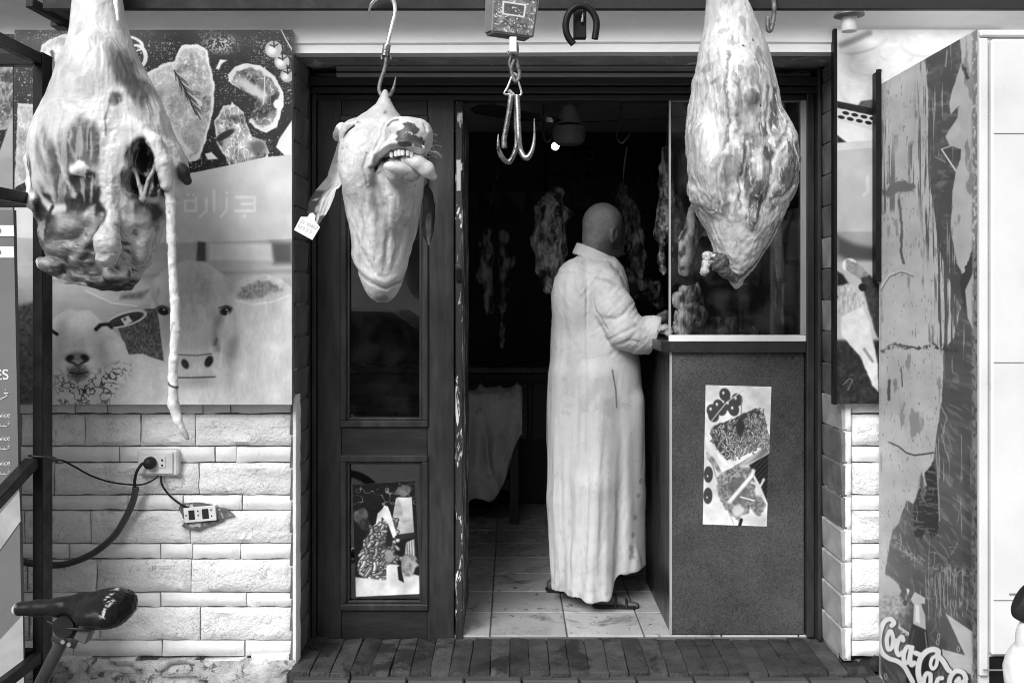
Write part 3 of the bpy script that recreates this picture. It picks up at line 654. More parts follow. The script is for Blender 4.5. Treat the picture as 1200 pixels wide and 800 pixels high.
# ---- across the street (seen only as reflections in the glass)
opp = thing('opposite_building', 'plain rendered building on the far side of the street', 'building', (0, -10, 0))
ob = MB().box(-14, 14, -16, -9.6, 0, 6.5); ob.build('wall', mat('street_render', 0.9, rough=0.9, var=0.2, vs=1, bump=0.3, bs=20), opp)
M_shut = mat('dark_shutter', 0.05, rough=0.5)
for i in range(7):
    MB().box(-12.3 + i * 3.7, -10.3 + i * 3.7, -9.62, -9.55, 0.1, 2.5, 0.01).build('shutter', M_shut, opp)
    MB().box(-12.0 + i * 3.7, -10.7 + i * 3.7, -9.62, -9.56, 3.6, 5.2, 0.01).build('window', M_shut, opp)
# a parked car across the pavement, only ever seen mirrored in the door pane
pc = thing('parked_car', 'dark parked car standing on the street behind the photographer', 'car', (-1.6, -3.4, -.12))
M_car = mat('dark_car_paint', .03, rough=.25, var=.05, coat=.6); M_cg = glass_mat('car_glass', .25, smear=.01)
sidep = [(-2.1, .30), (2.0, .30), (2.08, .62), (1.95, .86), (.95, .98), (.35, 1.42), (-1.2, 1.46), (-1.95, 1.02), (-2.15, .9)]
def carp(poly, y0, y1, nm, m, par): q = MB(); q.prism(poly, Matrix.Translation((-1.6, y0, -.12)) @ FACE, y0 - y1); return q.build(nm, m, par)
carp(sidep, -2.6, -4.3, 'body', M_car, pc)
for poly in ([(-1.15, 1.0), (-.35, 1.0), (-.35, 1.38), (-1.05, 1.38)], [(-.28, 1.0), (.72, 1.0), (.28, 1.37), (-.28, 1.38)]): carp(poly, -2.59, -2.605, 'window', mat('dark_car_window', .02, rough=.05), pc)
for x in (-1.35, 1.3):
    q = MB(); q.tube([(-1.6 + x, -2.56, .20), (-1.6 + x, -2.8, .20)], .32, 24); w_ = q.build('wheel', mat('car_tyre', .02, rough=.7), pc); q = MB(); q.tube([(-1.6 + x, -2.55, .20), (-1.6 + x, -2.6, .20)], .2, 20); q.build('rim', M_alu, w_)
# ================================================================== HANGING MEAT
HD = 3.20                                                # distance of the hanging rail
M_flesh = mat('meat_surface', 0.5, rough=0.44, var=0.10, vs=30, bump=0.22, bs=70, attr=True, spec=0.5, sub=0.04, rvar=0.2)
M_hide = mat('hide_surface', 0.5, rough=0.48, var=0.07, vs=40, bump=0.12, bs=180, attr=True, spec=0.45, rvar=0.15)
M_inner = mat('dim_meat_surface', 0.5, rough=0.4, var=0.25, vs=30, bump=0.3, bs=60, attr=True, spec=0.5)
M_steel = mat('worn_steel', 0.26, rough=0.32, metal=0.85, var=0.4, vs=40, bump=0.15, bs=90, wear=[(45, 0.56, 0.05, 0.06)])
M_rusty = mat('rusty_steel', 0.16, rough=0.55, metal=0.5, var=0.5, vs=40, bump=0.3, bs=90, wear=[(50, 0.60, 0.05, 0.04)])
M_chrome = mat('bright_steel', 0.72, rough=0.22, metal=0.95, var=0.15, vs=20)

def hp(px, py, t=0.0, d=HD): return (wx(px, d), d - t * d / FOC, wz(py, d))
def bump2(P, cx, cy, rx, ry, rot=0.0):
    c, s = math.cos(R(rot)), math.sin(R(rot)); dx, dy = P[:, 0] - cx, P[:, 1] - cy
    return np.exp(-(((dx * c + dy * s) / rx) ** 2 + ((-dx * s + dy * c) / ry) ** 2))
def blob(P, cx, cy, rx, ry, rot=0.0, soft=0.25, wob=0.5, ws=9.0):
    c, s = math.cos(R(rot)), math.sin(R(rot)); dx, dy = P[:, 0] - cx, P[:, 1] - cy
    d = np.hypot((dx * c + dy * s) / rx, (-dx * s + dy * c) / ry) + (fbm(P[:, 0] / ws + cx, P[:, 1] / ws + cy, P[:, 2] / ws, 4) - 0.5) * wob * 2
    return sst(1 + soft, 1 - soft, d)
def lined(P, pts, w, soft=1.0, wob=3.0):
    x = P[:, 0] + (fbm(P[:, 0] / 7, P[:, 1] / 7 + 3, P[:, 2] / 9, 3) - .5) * wob; y = P[:, 1] + (fbm(P[:, 0] / 7 + 9, P[:, 1] / 7, P[:, 2] / 9, 3) - .5) * wob
    dm = np.full(len(P), 1e9, np.float32)
    for (ax, ay), (bx, by) in zip(pts, pts[1:]):
        dx, dy = bx - ax, by - ay; t = np.clip(((x - ax) * dx + (y - ay) * dy) / max(dx * dx + dy * dy, 1e-6), 0, 1); dm = np.minimum(dm, np.hypot(x - ax - t * dx, y - ay - t * dy))
    return sst(w / 2 + soft, max(w / 2 - soft, 0), dm)
def front(N): return sst(-0.2, 0.25, N[:, 2])
def mixc(C, m, v): return C * (1 - m) + v * m

# ---------------------------------------------------------------- right leg
LEG = [(-60, 836, 868, 15, 0), (-20, 830, 871, 20, 0), (0, 828, 875, 23, 0), (20, 827, 883, 27, 0), (40, 825, 892, 32, 0), (60, 821, 899, 37, 0), (80, 816, 903, 42, 2), (100, 812, 908, 46, 3), (130, 808, 913, 50, 4),
       (150, 806, 921, 53, 5), (165, 805, 929, 55, 6), (190, 805, 932, 57, 6), (212, 807, 932, 57, 6), (228, 810, 927, 55, 6), (245, 818, 919, 51, 5), (262, 825, 910, 47, 4), (280, 831, 901, 42, 3), (298, 838, 891, 35, 2),
       (312, 845, 883, 28, 1), (324, 852, 874, 18, 0), (338, 861, 864, 3, 0)]
def leg_f(P):
    Q = P.copy(); Q[:, 0] += (vnoise(P[:, 1] / 16, P[:, 2] / 30, P[:, 0] * 0 + 3) - 0.5) * 5 * sst(20, 200, P[:, 1])
    d = sloft(Q, LEG, 2.2)
    d = smin(d, sell(P, (900, 196, 24), (20, 50, 30), rotz(12)), 14)             # heavy muscle on the right
    d = smin(d, sell(P, (822, 200, 30), (14, 52, 28), rotz(-8)), 12)             # pale fat pad on the left
    d = smin(d, sell(P, (862, 120, 30), (26, 50, 30)), 18)
    for g_ in ([((845, 70, 48), 1), ((838, 110, 60), 2.5), ((842, 150, 68), 3), ((836, 185, 70), 2)], [((888, 110, 60), 1.5), ((880, 150, 72), 3), ((889, 185, 78), 3.5), ((884, 230, 72), 3), ((868, 275, 60), 1.5)], [((858, 175, 74), 2), ((850, 215, 74), 3.5), ((856, 250, 66), 2.5)], [((912, 150, 60), 1.5), ((903, 170, 76), 2.5), ((892, 182, 80), 2)], [((926, 215, 50), 2), ((905, 232, 68), 3), ((888, 240, 72), 2)]): d = smax(d, -schain(P, g_, 3), 6)
    for g_ in ((866, 127, 62, 10, 13), (853, 196, 66, 9, 22), (873, 214, 70, 9, 26), (905, 186, 56, 9, 16), (872, 255, 58, 9, 18), (848, 130, 62, 8, 22)): d = smin(d, sell(P, (g_[0], g_[1], g_[2] - 12), (g_[3], g_[4], 16)), 6)
    d = smin(d, schain(P, [((812, 233, 20), 7), ((809, 226, 24), 5)], 3), 5)     # small ragged lobes of the edge
    d = smax(d, -schain(P, [((880, 150, 62), 5), ((893, 205, 66), 6), ((880, 265, 58), 4)], 3), 9)
    d = smax(d, -schain(P, [((836, 160, 62), 3), ((842, 215, 64), 5), ((850, 250, 60), 3)], 3), 8)
    return d
def leg_d(P, N):
    x, y, z = P.T; w = sst(20, 150, y); n1 = fbm(x / 30, y / 60, z / 30, 3) - 0.5
    strand = np.abs(2 * fbm(x / 8 + 2.4 * n1, y / 46 + n1, z / 8, 3) - 1); fine = np.abs(2 * fbm(x / 4 + 3 * n1 + y / 40, y / 13, z / 4, 3) - 1)
    return n1 * 4.5 + (0.3 - strand) * 2.6 * (0.4 + w) + (0.3 - fine) * 0.9 + 1.8 * (fbm(x / 7, y / 9, z / 7, 2) - .5) * w
def leg_c(P, N):
    x, y, z = P.T; n1 = fbm(x / 20, y / 46, z / 20, 5); n2 = fbm(x / 6 + 3 * n1, y / 17 + 2 * n1, z / 6, 4); st = fbm(x / 2.4 + 7 * n1, y / 30 + 5 * n1, z / 2.4, 3); f = front(N)
    C = 0.60 + 0.22 * (n1 - 0.5) * 2
    lean = np.zeros(len(P), np.float32)
    for (cx, cy, rx, ry, ro, a) in [(866, 127, 9, 11, 20, .8), (853, 100, 5, 14, 10, .6), (877, 85, 6, 20, 12, .45), (893, 138, 7, 30, 8, .95), (905, 178, 9, 12, -20, 1.), (917, 196, 9, 26, 15, 1.), (886, 186, 9, 12, 0, .9), (907, 215, 10, 14, -10, .95),
                                    (862, 178, 8, 16, 10, .7), (860, 212, 7, 22, -6, .8), (872, 238, 8, 20, 8, .9), (880, 160, 6, 9, 0, .8), (893, 240, 7, 14, 20, .7), (848, 158, 7, 8, 0, .5), (824, 86, 8, 5, -40, .4), (833, 102, 10, 3, -30, .5), (838, 248, 6, 12, 0, .55), (866, 262, 5, 14, 0, .7), (848, 200, 5, 20, 10, .4)]:
        lean = np.maximum(lean, min(1, a * 1.15) * blob(P, cx, cy, rx, ry, ro, 0.22, 0.5, 8))
    lean = np.maximum(lean, 0.7 * sst(0.55, 0.64, n1) * sst(60, 150, y) * sst(325, 270, y)) * f; lean = lean * sst(.70, .56, st)
    C = mixc(C, lean, 0.14 + 0.24 * (n2 - .4))
    C = mixc(C, sst(0.56, 0.66, st) * sst(80, 170, y) * 0.5, 0.75)                # white fibres
    C = mixc(C, sst(0.60, 0.72, n2) * 0.5, 0.22)
    C = mixc(C, lined(P, [(898, 120), (907, 150), (918, 185), (929, 205)], 2.0, 1.0, 4) * f, 0.9)
    C = mixc(C, blob(P, 823, 165, 7, 32, -6, .3, .3) * f, 0.80)
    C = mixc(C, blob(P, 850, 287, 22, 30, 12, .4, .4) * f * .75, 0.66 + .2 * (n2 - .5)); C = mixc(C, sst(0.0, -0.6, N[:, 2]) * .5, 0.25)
    C = mixc(C, blob(P, 848, 6, 8, 7, 0, .3, .2) * f * .5, 0.3)
    C = mixc(C, lined(P, [(846, 320), (858, 330), (866, 322), (884, 305)], 4, 2, 4), 0.10)
    C = mixc(C, lined(P, [(904, 262), (893, 290), (878, 312)], 2.5, 1, 3) * f, 0.12)
    for q_ in ([(845, 70), (838, 110), (842, 150), (836, 185)], [(888, 110), (880, 150), (889, 185), (884, 230), (868, 275)], [(858, 175), (850, 215), (856, 250)], [(912, 150), (903, 170), (892, 182)], [(926, 215), (905, 232), (888, 240)]): C = mixc(C, lined(P, q_, 1.2, 1.6, 7) * f * .65, .07); C = mixc(C, lined(P, [(a + 4, b + 2) for a, b in q_], 2.5, 2.5, 9) * f * .6, .9)
    for sx, sy in ((861, 64), (877, 135), (874, 56)): C = mixc(C, blob(P, sx, sy, 1.3, 1.4, 0, .3, .1), 0.02)
    return .02 + .80 * C ** 1.3
legr = thing('beef_joint', 'skinned leg of beef with marbled pale fat hanging before the glass screen', 'meat', hp(858, -60), 'hanging joints of meat')
sculpt('flesh', leg_f, (790, -62, -75), (945, 345, 95), 1.15, HD, M_flesh, legr, leg_d, leg_c)
def bone_f(P):
    d = schain(P, [((842, 306, 20), 8), ((830, 303, 22), 6), ((823, 310, 24), 5)], 4)
    d = smin(d, sell(P, (823, 300, 25), (5, 5, 6)), 3); d = smin(d, sell(P, (821, 318, 24), (5, 6, 6)), 3); d = smin(d, schain(P, [((836, 312, 22), 7), ((846, 320, 20), 6), ((858, 327, 16), 4)], 3), 4)
    return d
sculpt('knuckle_bone', bone_f, (805, 285, -5), (870, 340, 45), 1.0, HD, M_flesh, legr, lambda P, N: (fbm(P[:, 0] / 5, P[:, 1] / 5, P[:, 2] / 5, 4) - .5) * 6,
       lambda P, N: np.where(P[:, 0] + (fbm(P[:, 0] / 4, P[:, 1] / 4, P[:, 2] / 4, 4) - .5) * 18 < 828, 0.42, 0.06) * (0.5 + fbm(P[:, 0] / 3, P[:, 1] / 3, P[:, 2] / 3, 3)))

# ---------------------------------------------------------------- left hindquarter
HQ = [(-60, 96, 134, 18, 0), (-20, 89, 139, 24, 0), (0, 87, 142, 27, 0), (20, 86, 144, 30, 0), (40, 84, 149, 33, 0), (60, 80, 157, 38, 0), (80, 73, 167, 43, 2), (100, 66, 178, 48, 3), (120, 60, 188, 52, 4), (140, 54, 197, 56, 5), (160, 49, 206, 58, 6),
      (180, 45, 216, 58, 6), (196, 44, 222, 58, 5), (212, 45, 217, 57, 4), (226, 45, 208, 55, 3), (240, 45, 198, 53, 2), (258, 47, 191, 50, 2), (275, 50, 185, 47, 0), (292, 53, 179, 43, 0), (308, 57, 173, 37, 0), (320, 66, 168, 30, 0), (330, 84, 163, 20, 0), (340, 118, 152, 5, 0)]
def hq_f(P):
    Q = P.copy(); Q[:, 0] += (vnoise(P[:, 1] / 11, P[:, 2] / 30, P[:, 0] * 0 + 5) - 0.5) * 6 * sst(60, 180, P[:, 1])
    d = sloft(Q, HQ, 2.2)
    d = smin(d, sell(P, (94, 180, 30), (44, 66, 32)), 12)                        # bulge of the inner thigh
    d = smin(d, sell(P, (122, 92, 34), (34, 44, 26)), 16)
    d = smax(d, -smin(sell(P, (185, 192, 60), (13, 24, 40), rotz(8)), smin(sell(P, (178, 220, 58), (14, 15, 40), rotz(-20)), sell(P, (194, 218, 58), (10, 16, 36), rotz(10)), 4), 4), 3); d = smin(d, schain(P, [((196, 200, 40), 2), ((191, 216, 46), 3), ((185, 238, 46), 4.5)], 2), 3); d = smin(d, schain(P, [((174, 206, 40), 1.5), ((181, 222, 46), 2.5), ((184, 236, 46), 3.5)], 2), 3)             # the dark hole
    d = smax(d, -schain(P, [((112, 238, 72), 4), ((128, 234, 72), 7), ((143, 230, 70), 5)], 3), 8); d = smax(d, -sell(P, (122, 222, 68), (18, 10, 10), rotz(-14)), 8); d = smax(d, -sell(P, (104, 290, 70), (44, 34, 34), rotz(-10)), 8)             # second cavity
    d = smax(d, -sell(P, (60, 262, 60), (13, 34, 34), rotz(6)), 6)
    d = smax(d, -schain(P, [((152, 140, 72), 3), ((146, 180, 74), 5), ((140, 215, 72), 5)], 3), 6)
    d = smin(d, schain(P, [((168, 158, 44), 6), ((156, 185, 52), 8), ((151, 215, 52), 9), ((148, 245, 48), 8)], 4), 5)     # cord of fat down the middle
    d = smin(d, schain(P, [((172, 152, 44), 7), ((196, 172, 44), 8), ((206, 196, 40), 8), ((207, 220, 34), 7)], 4), 5)     # rim of the hole
    d = smin(d, schain(P, [((211, 196, 30), 7), ((222, 204, 24), 7), ((226, 214, 20), 5)], 4), 5)
    d = smin(d, schain(P, [((50, 170, 22), 5), ((45, 190, 20), 7), ((47, 216, 20), 6), ((52, 240, 30), 7)], 4), 5)
    d = smin(d, sell(P, (119, 206, 58), (12, 6, 7), rotz(-24)), 5)               # lump of fat
    d = smin(d, schain(P, [((150, 244, 46), 7), ((150, 262, 50), 8), ((149, 288, 58), 13), ((147, 302, 56), 12)], 4), 3)   # egg-shaped gland on its cord
    d = smin(d, schain(P, [((140, 254, 40), 6), ((124, 280, 38), 8), ((104, 304, 34), 8)], 4), 5); d = smin(d, sell(P, (100, 266, 36), (20, 14, 14), rotz(-8)), 5); d = smin(d, schain(P, [((74, 292, 34), 6), ((92, 294, 38), 7), ((112, 290, 38), 6)], 4), 5); d = smin(d, schain(P, [((172, 250, 20), 7), ((176, 275, 20), 8), ((172, 302, 20), 8)], 4), 6)
    d = smin(d, schain(P, [((62, 308, 30), 5), ((92, 326, 28), 6), ((130, 332, 24), 6), ((150, 330, 22), 5)], 4), 6)
    d = smin(d, sell(P, (76, 312, 34), (15, 9, 10), rotz(10)), 5); d = smin(d, sell(P, (150, 322, 34), (16, 11, 12)), 6)
    return d
def hq_d(P, N):
    x, y, z = P.T; lo = sst(235, 285, y); n1 = fbm(x / 26, y / 40, z / 26, 3) - 0.5
    strand = np.abs(2 * fbm(x / 8 + 2 * n1, y / 40, z / 9, 3) - 1); fold = np.abs(2 * fbm(x / 24 + y / 50, y / 9 - x / 26 + 2 * n1, z / 18, 3) - 1)
    low = np.abs(2 * fbm(x / 6 - y / 9, y / 10, z / 9, 3) - 1); wr = np.abs(2 * fbm(x / 16 + 2 * n1, y / 5 + x / 40, z / 14, 3) - 1)
    return n1 * 4 + (0.3 - strand) * 2.0 * (1 - lo) + (0.35 - fold) * 2.6 * lo + (.3 - low) * 1.3 * lo + (.3 - wr) * .9 * np.exp(-((y - 135) / 18) ** 2) + (fbm(x / 5, y / 5, z / 5, 3) - .5) * 2.2 * sst(16, 6, np.minimum(np.hypot(x - 205, (y - 190) * .5), np.minimum(np.abs(x - 151) + 40 * (y < 150), np.abs(x - 50) + 8)))
def hq_c(P, N):
    x, y, z = P.T; n1 = fbm(x / 22, y / 40, z / 22, 4); n2 = fbm(x / 6, y / 14, z / 6, 4); st = fbm(x / 5 + y / 60 + 2 * n1, y / 60, z / 5, 3); f = front(N)
    C = 0.68 + 0.18 * (n1 - 0.5) * 2 + .08 * (n2 - .5)
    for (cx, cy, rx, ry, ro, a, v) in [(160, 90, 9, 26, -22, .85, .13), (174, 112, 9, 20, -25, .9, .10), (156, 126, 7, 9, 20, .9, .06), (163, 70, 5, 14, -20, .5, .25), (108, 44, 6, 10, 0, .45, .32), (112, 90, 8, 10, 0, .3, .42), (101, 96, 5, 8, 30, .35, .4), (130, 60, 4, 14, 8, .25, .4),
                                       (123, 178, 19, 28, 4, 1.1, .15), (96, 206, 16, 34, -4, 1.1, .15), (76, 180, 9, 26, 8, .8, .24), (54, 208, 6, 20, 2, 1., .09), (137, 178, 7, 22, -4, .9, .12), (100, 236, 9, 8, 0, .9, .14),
                                       (68, 262, 17, 36, 8, 1.5, .035), (112, 246, 18, 8, -10, 1.1, .03), (96, 240, 14, 7, 10, .8, .06), (122, 221, 18, 11, -14, 1.4, .05), (130, 236, 22, 9, -18, 1.5, .02), (140, 250, 7, 16, 10, 1.1, .03), (185, 192, 13, 25, 8, 1.8, .008), (178, 220, 14, 15, -20, 1.8, .008), (194, 219, 9, 15, 10, 1.6, .010), (172, 222, 9, 16, 0, 1.2, .02), (184, 250, 11, 11, 0, 1.1, .04), (112, 250, 10, 8, 0, .8, .07),  # near-black spots paint the shade of the hollow and the gap by the cord
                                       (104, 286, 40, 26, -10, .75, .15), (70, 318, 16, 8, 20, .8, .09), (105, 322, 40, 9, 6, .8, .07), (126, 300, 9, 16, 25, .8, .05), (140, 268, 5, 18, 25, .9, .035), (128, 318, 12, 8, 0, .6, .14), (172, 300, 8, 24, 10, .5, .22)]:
        C = mixc(C, np.clip(a * blob(P, cx, cy, rx, ry, ro, 0.35, 0.35, 12), 0, 1) * f, v * (0.6 + .8 * n2))
    C = mixc(C, sst(0.57, 0.66, st) * 0.5 * sst(140, 165, y) * sst(250, 230, y) * f, 0.72)
    lo = sst(240, 286, y); fold = np.abs(2 * fbm(x / 24 + y / 50, y / 9 - x / 26 + 2 * (n1 - .5), z / 18, 3) - 1)
    C = mixc(C, lo * .45 * f, .24); C = mixc(C, lo * sst(0.26, 0.50, fold) * 0.85 * f, 0.03 + 0.04 * n2); C = mixc(C, lo * sst(0.11, 0.02, fold) * sst(.45, .62, n2) * 0.6 * f, 0.6)
    fat = np.maximum(np.clip(lined(P, [(170, 154), (158, 178), (151, 205), (148, 243)], 13, 3, 8), 0, 1), lined(P, [(172, 150), (194, 166), (206, 190), (208, 222)], 12, 3, 8)); C = mixc(C, fat * f, 0.78 + .3 * (n2 - .5))
    C = mixc(C, blob(P, 121, 205, 10, 8, -20, .2, .5, 5) * f, 0.82); C = mixc(C, blob(P, 62, 270, 8, 12, -15, .3, .9, 5) * f * .85, 0.5); C = mixc(C, lined(P, [(50, 170), (46, 195), (47, 232), (52, 246)], 7, 2, 4) * f * .9, .78)
    C = mixc(C, blob(P, 149, 288, 12.5, 24, 0, .15, .1) * sst(40, 52, z), 0.60 + .35 * (n2 - .5)); C = mixc(C, lined(P, [(62, 215), (70, 238), (84, 250), (98, 248)], 8, 3, 4) * f, 0.74); C = mixc(C, blob(P, 101, 264, 15, 10, -10, .5, .3) * f * .85, .5 + .2 * (n2 - .5)); C = mixc(C, lined(P, [(140, 256), (124, 280), (106, 304)], 6, 2, 3) * f * .8, .42)
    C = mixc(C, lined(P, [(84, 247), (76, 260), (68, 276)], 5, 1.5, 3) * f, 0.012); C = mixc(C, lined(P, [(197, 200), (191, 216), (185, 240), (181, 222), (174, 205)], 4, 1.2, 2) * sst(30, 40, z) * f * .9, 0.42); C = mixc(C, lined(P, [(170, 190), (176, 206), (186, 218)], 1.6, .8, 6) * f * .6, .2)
    C = mixc(C, blob(P, 224, 210, 10, 16, 0, .3, .5) * sst(213, 220, x), 0.012); C = mixc(C, blob(P, 178, 262, 7, 18, 4, .3, .3) * f * .8, 0.5)
    C = mixc(C, sst(322, 330, y + 6 * (n2 - .5)) * sst(104, 118, x), 0.012); C = mixc(C, lined(P, [(56, 304), (66, 322), (92, 332), (112, 334)], 4, 1.5, 3), 0.75)
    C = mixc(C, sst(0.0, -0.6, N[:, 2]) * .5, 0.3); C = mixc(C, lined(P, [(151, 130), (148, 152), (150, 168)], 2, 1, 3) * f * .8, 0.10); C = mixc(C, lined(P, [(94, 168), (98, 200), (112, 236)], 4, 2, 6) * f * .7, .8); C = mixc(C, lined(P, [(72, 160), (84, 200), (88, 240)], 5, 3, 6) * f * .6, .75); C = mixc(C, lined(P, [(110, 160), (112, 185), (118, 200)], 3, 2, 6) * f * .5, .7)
    return .012 + .84 * C ** 1.2
hq = thing('beef_hindquarter', 'skinned hindquarter with a dark hollow and a long bare tail, hanging before the cow poster', 'meat', hp(115, -60), 'hanging joints of meat')
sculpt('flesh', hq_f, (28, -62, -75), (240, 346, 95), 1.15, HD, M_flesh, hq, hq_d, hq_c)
tp = [(207, 205, 26, 6), (208, 240, 25, 5.4), (209, 280, 24, 5.0), (210, 320, 23, 4.8), (213, 352, 23, 5.4), (213, 385, 22, 5.2), (211, 420, 22, 5.4), (210, 450, 22, 5.6), (211, 472, 22, 6.0), (216, 490, 22, 5.4), (222, 502, 22, 3.8), (227, 510, 22, 2.0)]
def tail_c(P, N):
    C = 0.70 + 0.3 * (fbm(P[:, 0] / 6, P[:, 1] / 14, P[:, 2] / 6, 4) - .5)
    C = mixc(C, sst(0.72, 0.80, fbm(P[:, 0] / 3, P[:, 1] / 9, P[:, 2] / 3, 4)) * .6, 0.25); C = mixc(C, lined(P, [(205, 446), (216, 452)], 3, 1, 3), 0.05); C = mixc(C, lined(P, [(206, 288), (205, 296)], 2, 1, 2), 0.05)
    return mixc(C, sst(494, 508, P[:, 1]) * .7, 0.22)
sculpt('tail', lambda P: schain(P, [((a, b, c), r) for a, b, c, r in tp], 2), (195, 198, 10), (235, 515, 40), 1.0, HD, M_flesh, hq, lambda P, N: (fbm(P[:, 0] / 8, P[:, 1] / 10, P[:, 2] / 8, 3) - .5) * 2.6, tail_c)
sculpt('white_strip', lambda P: schain(P, [((139, -30, 16), 3), ((144, 10, 20), 2.6), ((147, 30, 22), 1.6)], 2), (130, -40, 5), (155, 36, 32), 0.9, HD, M_flesh, hq, None, lambda P, N: P[:, 0] * 0 + .85)

# ---------------------------------------------------------------- cow head hung by its skin
HEAD = [(109, 449.5, 454, 3, 0), (115, 446, 456, 7, 0), (123, 441, 460, 13, 0), (132, 429, 466, 24, 0), (141, 416, 473, 35, 2), (151, 408, 482, 46, 4), (162, 405, 490, 54, 6), (176, 402.5, 494, 59, 6), (190, 401, 497, 61, 5), (206, 401, 498, 61, 3), (218, 402, 497, 59, 1), (230, 403, 495.5, 56, 0), (244, 405.5, 493, 53, 0), (258, 408, 490, 50, 0), (272, 410.5, 487, 48, 0), (284, 412.5, 483.5, 46, 0), (298, 414.5, 480, 44, 0)]
def head_f(P):
    d = sloft(P, HEAD + [(310, 418, 477.5, 41, 0), (322, 421, 474, 37, 0), (334, 426, 470, 32, 0), (343, 430.5, 465.5, 26, 0), (349, 435, 461.5, 19, 0), (354, 442, 455, 9, 0)], 2.0)
    d = smin(d, scap(P, (451.5, 107, 0), (451, 122, 2), 2.2, 6), 6)                   # skin drawn up to a point by the hook
    d = smin(d, sell(P, (486, 172, 64), (26, 23, 38), rotz(18)), 14)                # muzzle
    d = smin(d, sell(P, (474, 163, 80), (13, 11, 17), rotz(-20)), 5); d = smin(d, sell(P, (500, 167, 76), (12, 13, 16)), 5); d = smin(d, schain(P, [((449, 199, 58), 4), ((457, 189, 80), 6), ((470, 183, 93), 6.5), ((484, 181, 98), 6.5), ((500, 189, 92), 6)], 3), 5)
    d = smin(d, sell(P, (479, 208, 68), (21, 11.5, 26), rotz(10)), 5); d = smin(d, sell(P, (470, 214, 74), (9, 8, 10)), 4); d = smin(d, sell(P, (489, 213, 76), (10, 8, 10)), 4)                # lower lip and chin
    d = smin(d, sell(P, (464, 236, 40), (20, 34, 22)), 14)                          # throat
    d = smin(d, sell(P, (432, 196, 42), (26, 40, 22)), 18)                          # cheek
    d = smin(d, sell(P, (420, 160, 34), (16, 13, 17), rotz(-30)), 9)                           # brow
    mouth = schain(P, [((448, 206, 60), 2.4), ((456, 197, 84), 3.2), ((470, 190.5, 98), 3.6), ((484, 190, 102), 3.8), ((502, 197, 96), 3.6)], 3)
    d = smax(d, -mouth, 3)
    d = smax(d, -schain(P, [((449, 214, 64), 3), ((447, 226, 62), 5), ((453, 248, 58), 5), ((452, 275, 54), 3)], 3), 7)   # hollow below the mouth corner
    d = smax(d, -scap(P, (411, 168.5, 51), (423, 157, 54), 1.8, 1.6), 2)           # closed eye slit
    d = smin(d, schain(P, [((409, 165, 46), 2.5), ((417, 156, 52), 3), ((426, 153, 52), 2.5)], 2), 3)
    d = smax(d, -schain(P, [((466, 163, 96), 1.2), ((471, 158, 98), 1.9), ((477, 157, 98), 1.3)], 2), 3); d = smax(d, -schain(P, [((505, 160, 88), 1.0), ((507, 166, 88), 1.6)], 2), 3)   # nostrils
    d = smin(d, sell(P, (401, 156, 10), (8, 12, 12), rotz(25)), 5)                  # ear stump
    return d
def head_d(P, N):
    x, y, z = P.T; n1 = fbm(x / 26, y / 34, z / 26, 3) - 0.5; th = sst(215, 250, y) * sst(325, 300, y)
    vf = np.abs(2 * fbm(x / 9 + 1.5 * n1, y / 48, z / 16, 3) - 1); w = np.abs(2 * fbm(x / 14, y / 9 + x / 22, z / 14, 3) - 1)
    U = [(408, 284), (413, 300), (423, 316), (438, 329), (455, 335), (470, 326), (481, 308), (488, 288)]; fr = front(N); cre = 1.5 * lined(P, [(a, b - 4) for a, b in U], 3, 4, 1.5) - 2.4 * lined(P, [(a, b + 3.5) for a, b in U], 1.5, 2.2, 1.5)
    cre = cre + 2.5 * lined(P, [(443, 203), (452, 192), (470, 183), (488, 182), (504, 188)], 3, 2.5, 1) * sst(50, 60, z) - 1.8 * lined(P, [(441, 190), (436, 205), (440, 222)], 1, 2, 2) * sst(30, 45, z) - 1.6 * lined(P, [(458, 152), (455, 170), (448, 186)], 1, 2, 2) * sst(40, 50, z)
    for q_ in ([(447, 216), (450, 250), (449, 300)], [(461, 240), (460, 275), (456, 318)], [(484, 240), (474, 285), (462, 318)], [(412, 262), (426, 292), (444, 320)], [(425, 225), (430, 262), (446, 305)]): cre = cre - .9 * lined(P, q_, 1, 4, 4) + .7 * lined(P, [(a + 6, b) for a, b in q_], 2, 4, 4)
    return cre * fr + n1 * 3.2 + (0.32 - vf) * 1.4 * th + (0.3 - w) * 1.0 * sst(120, 140, y) * sst(260, 210, y) + (fbm(x / 4, y / 7, z / 4, 3) - .5) * 0.7
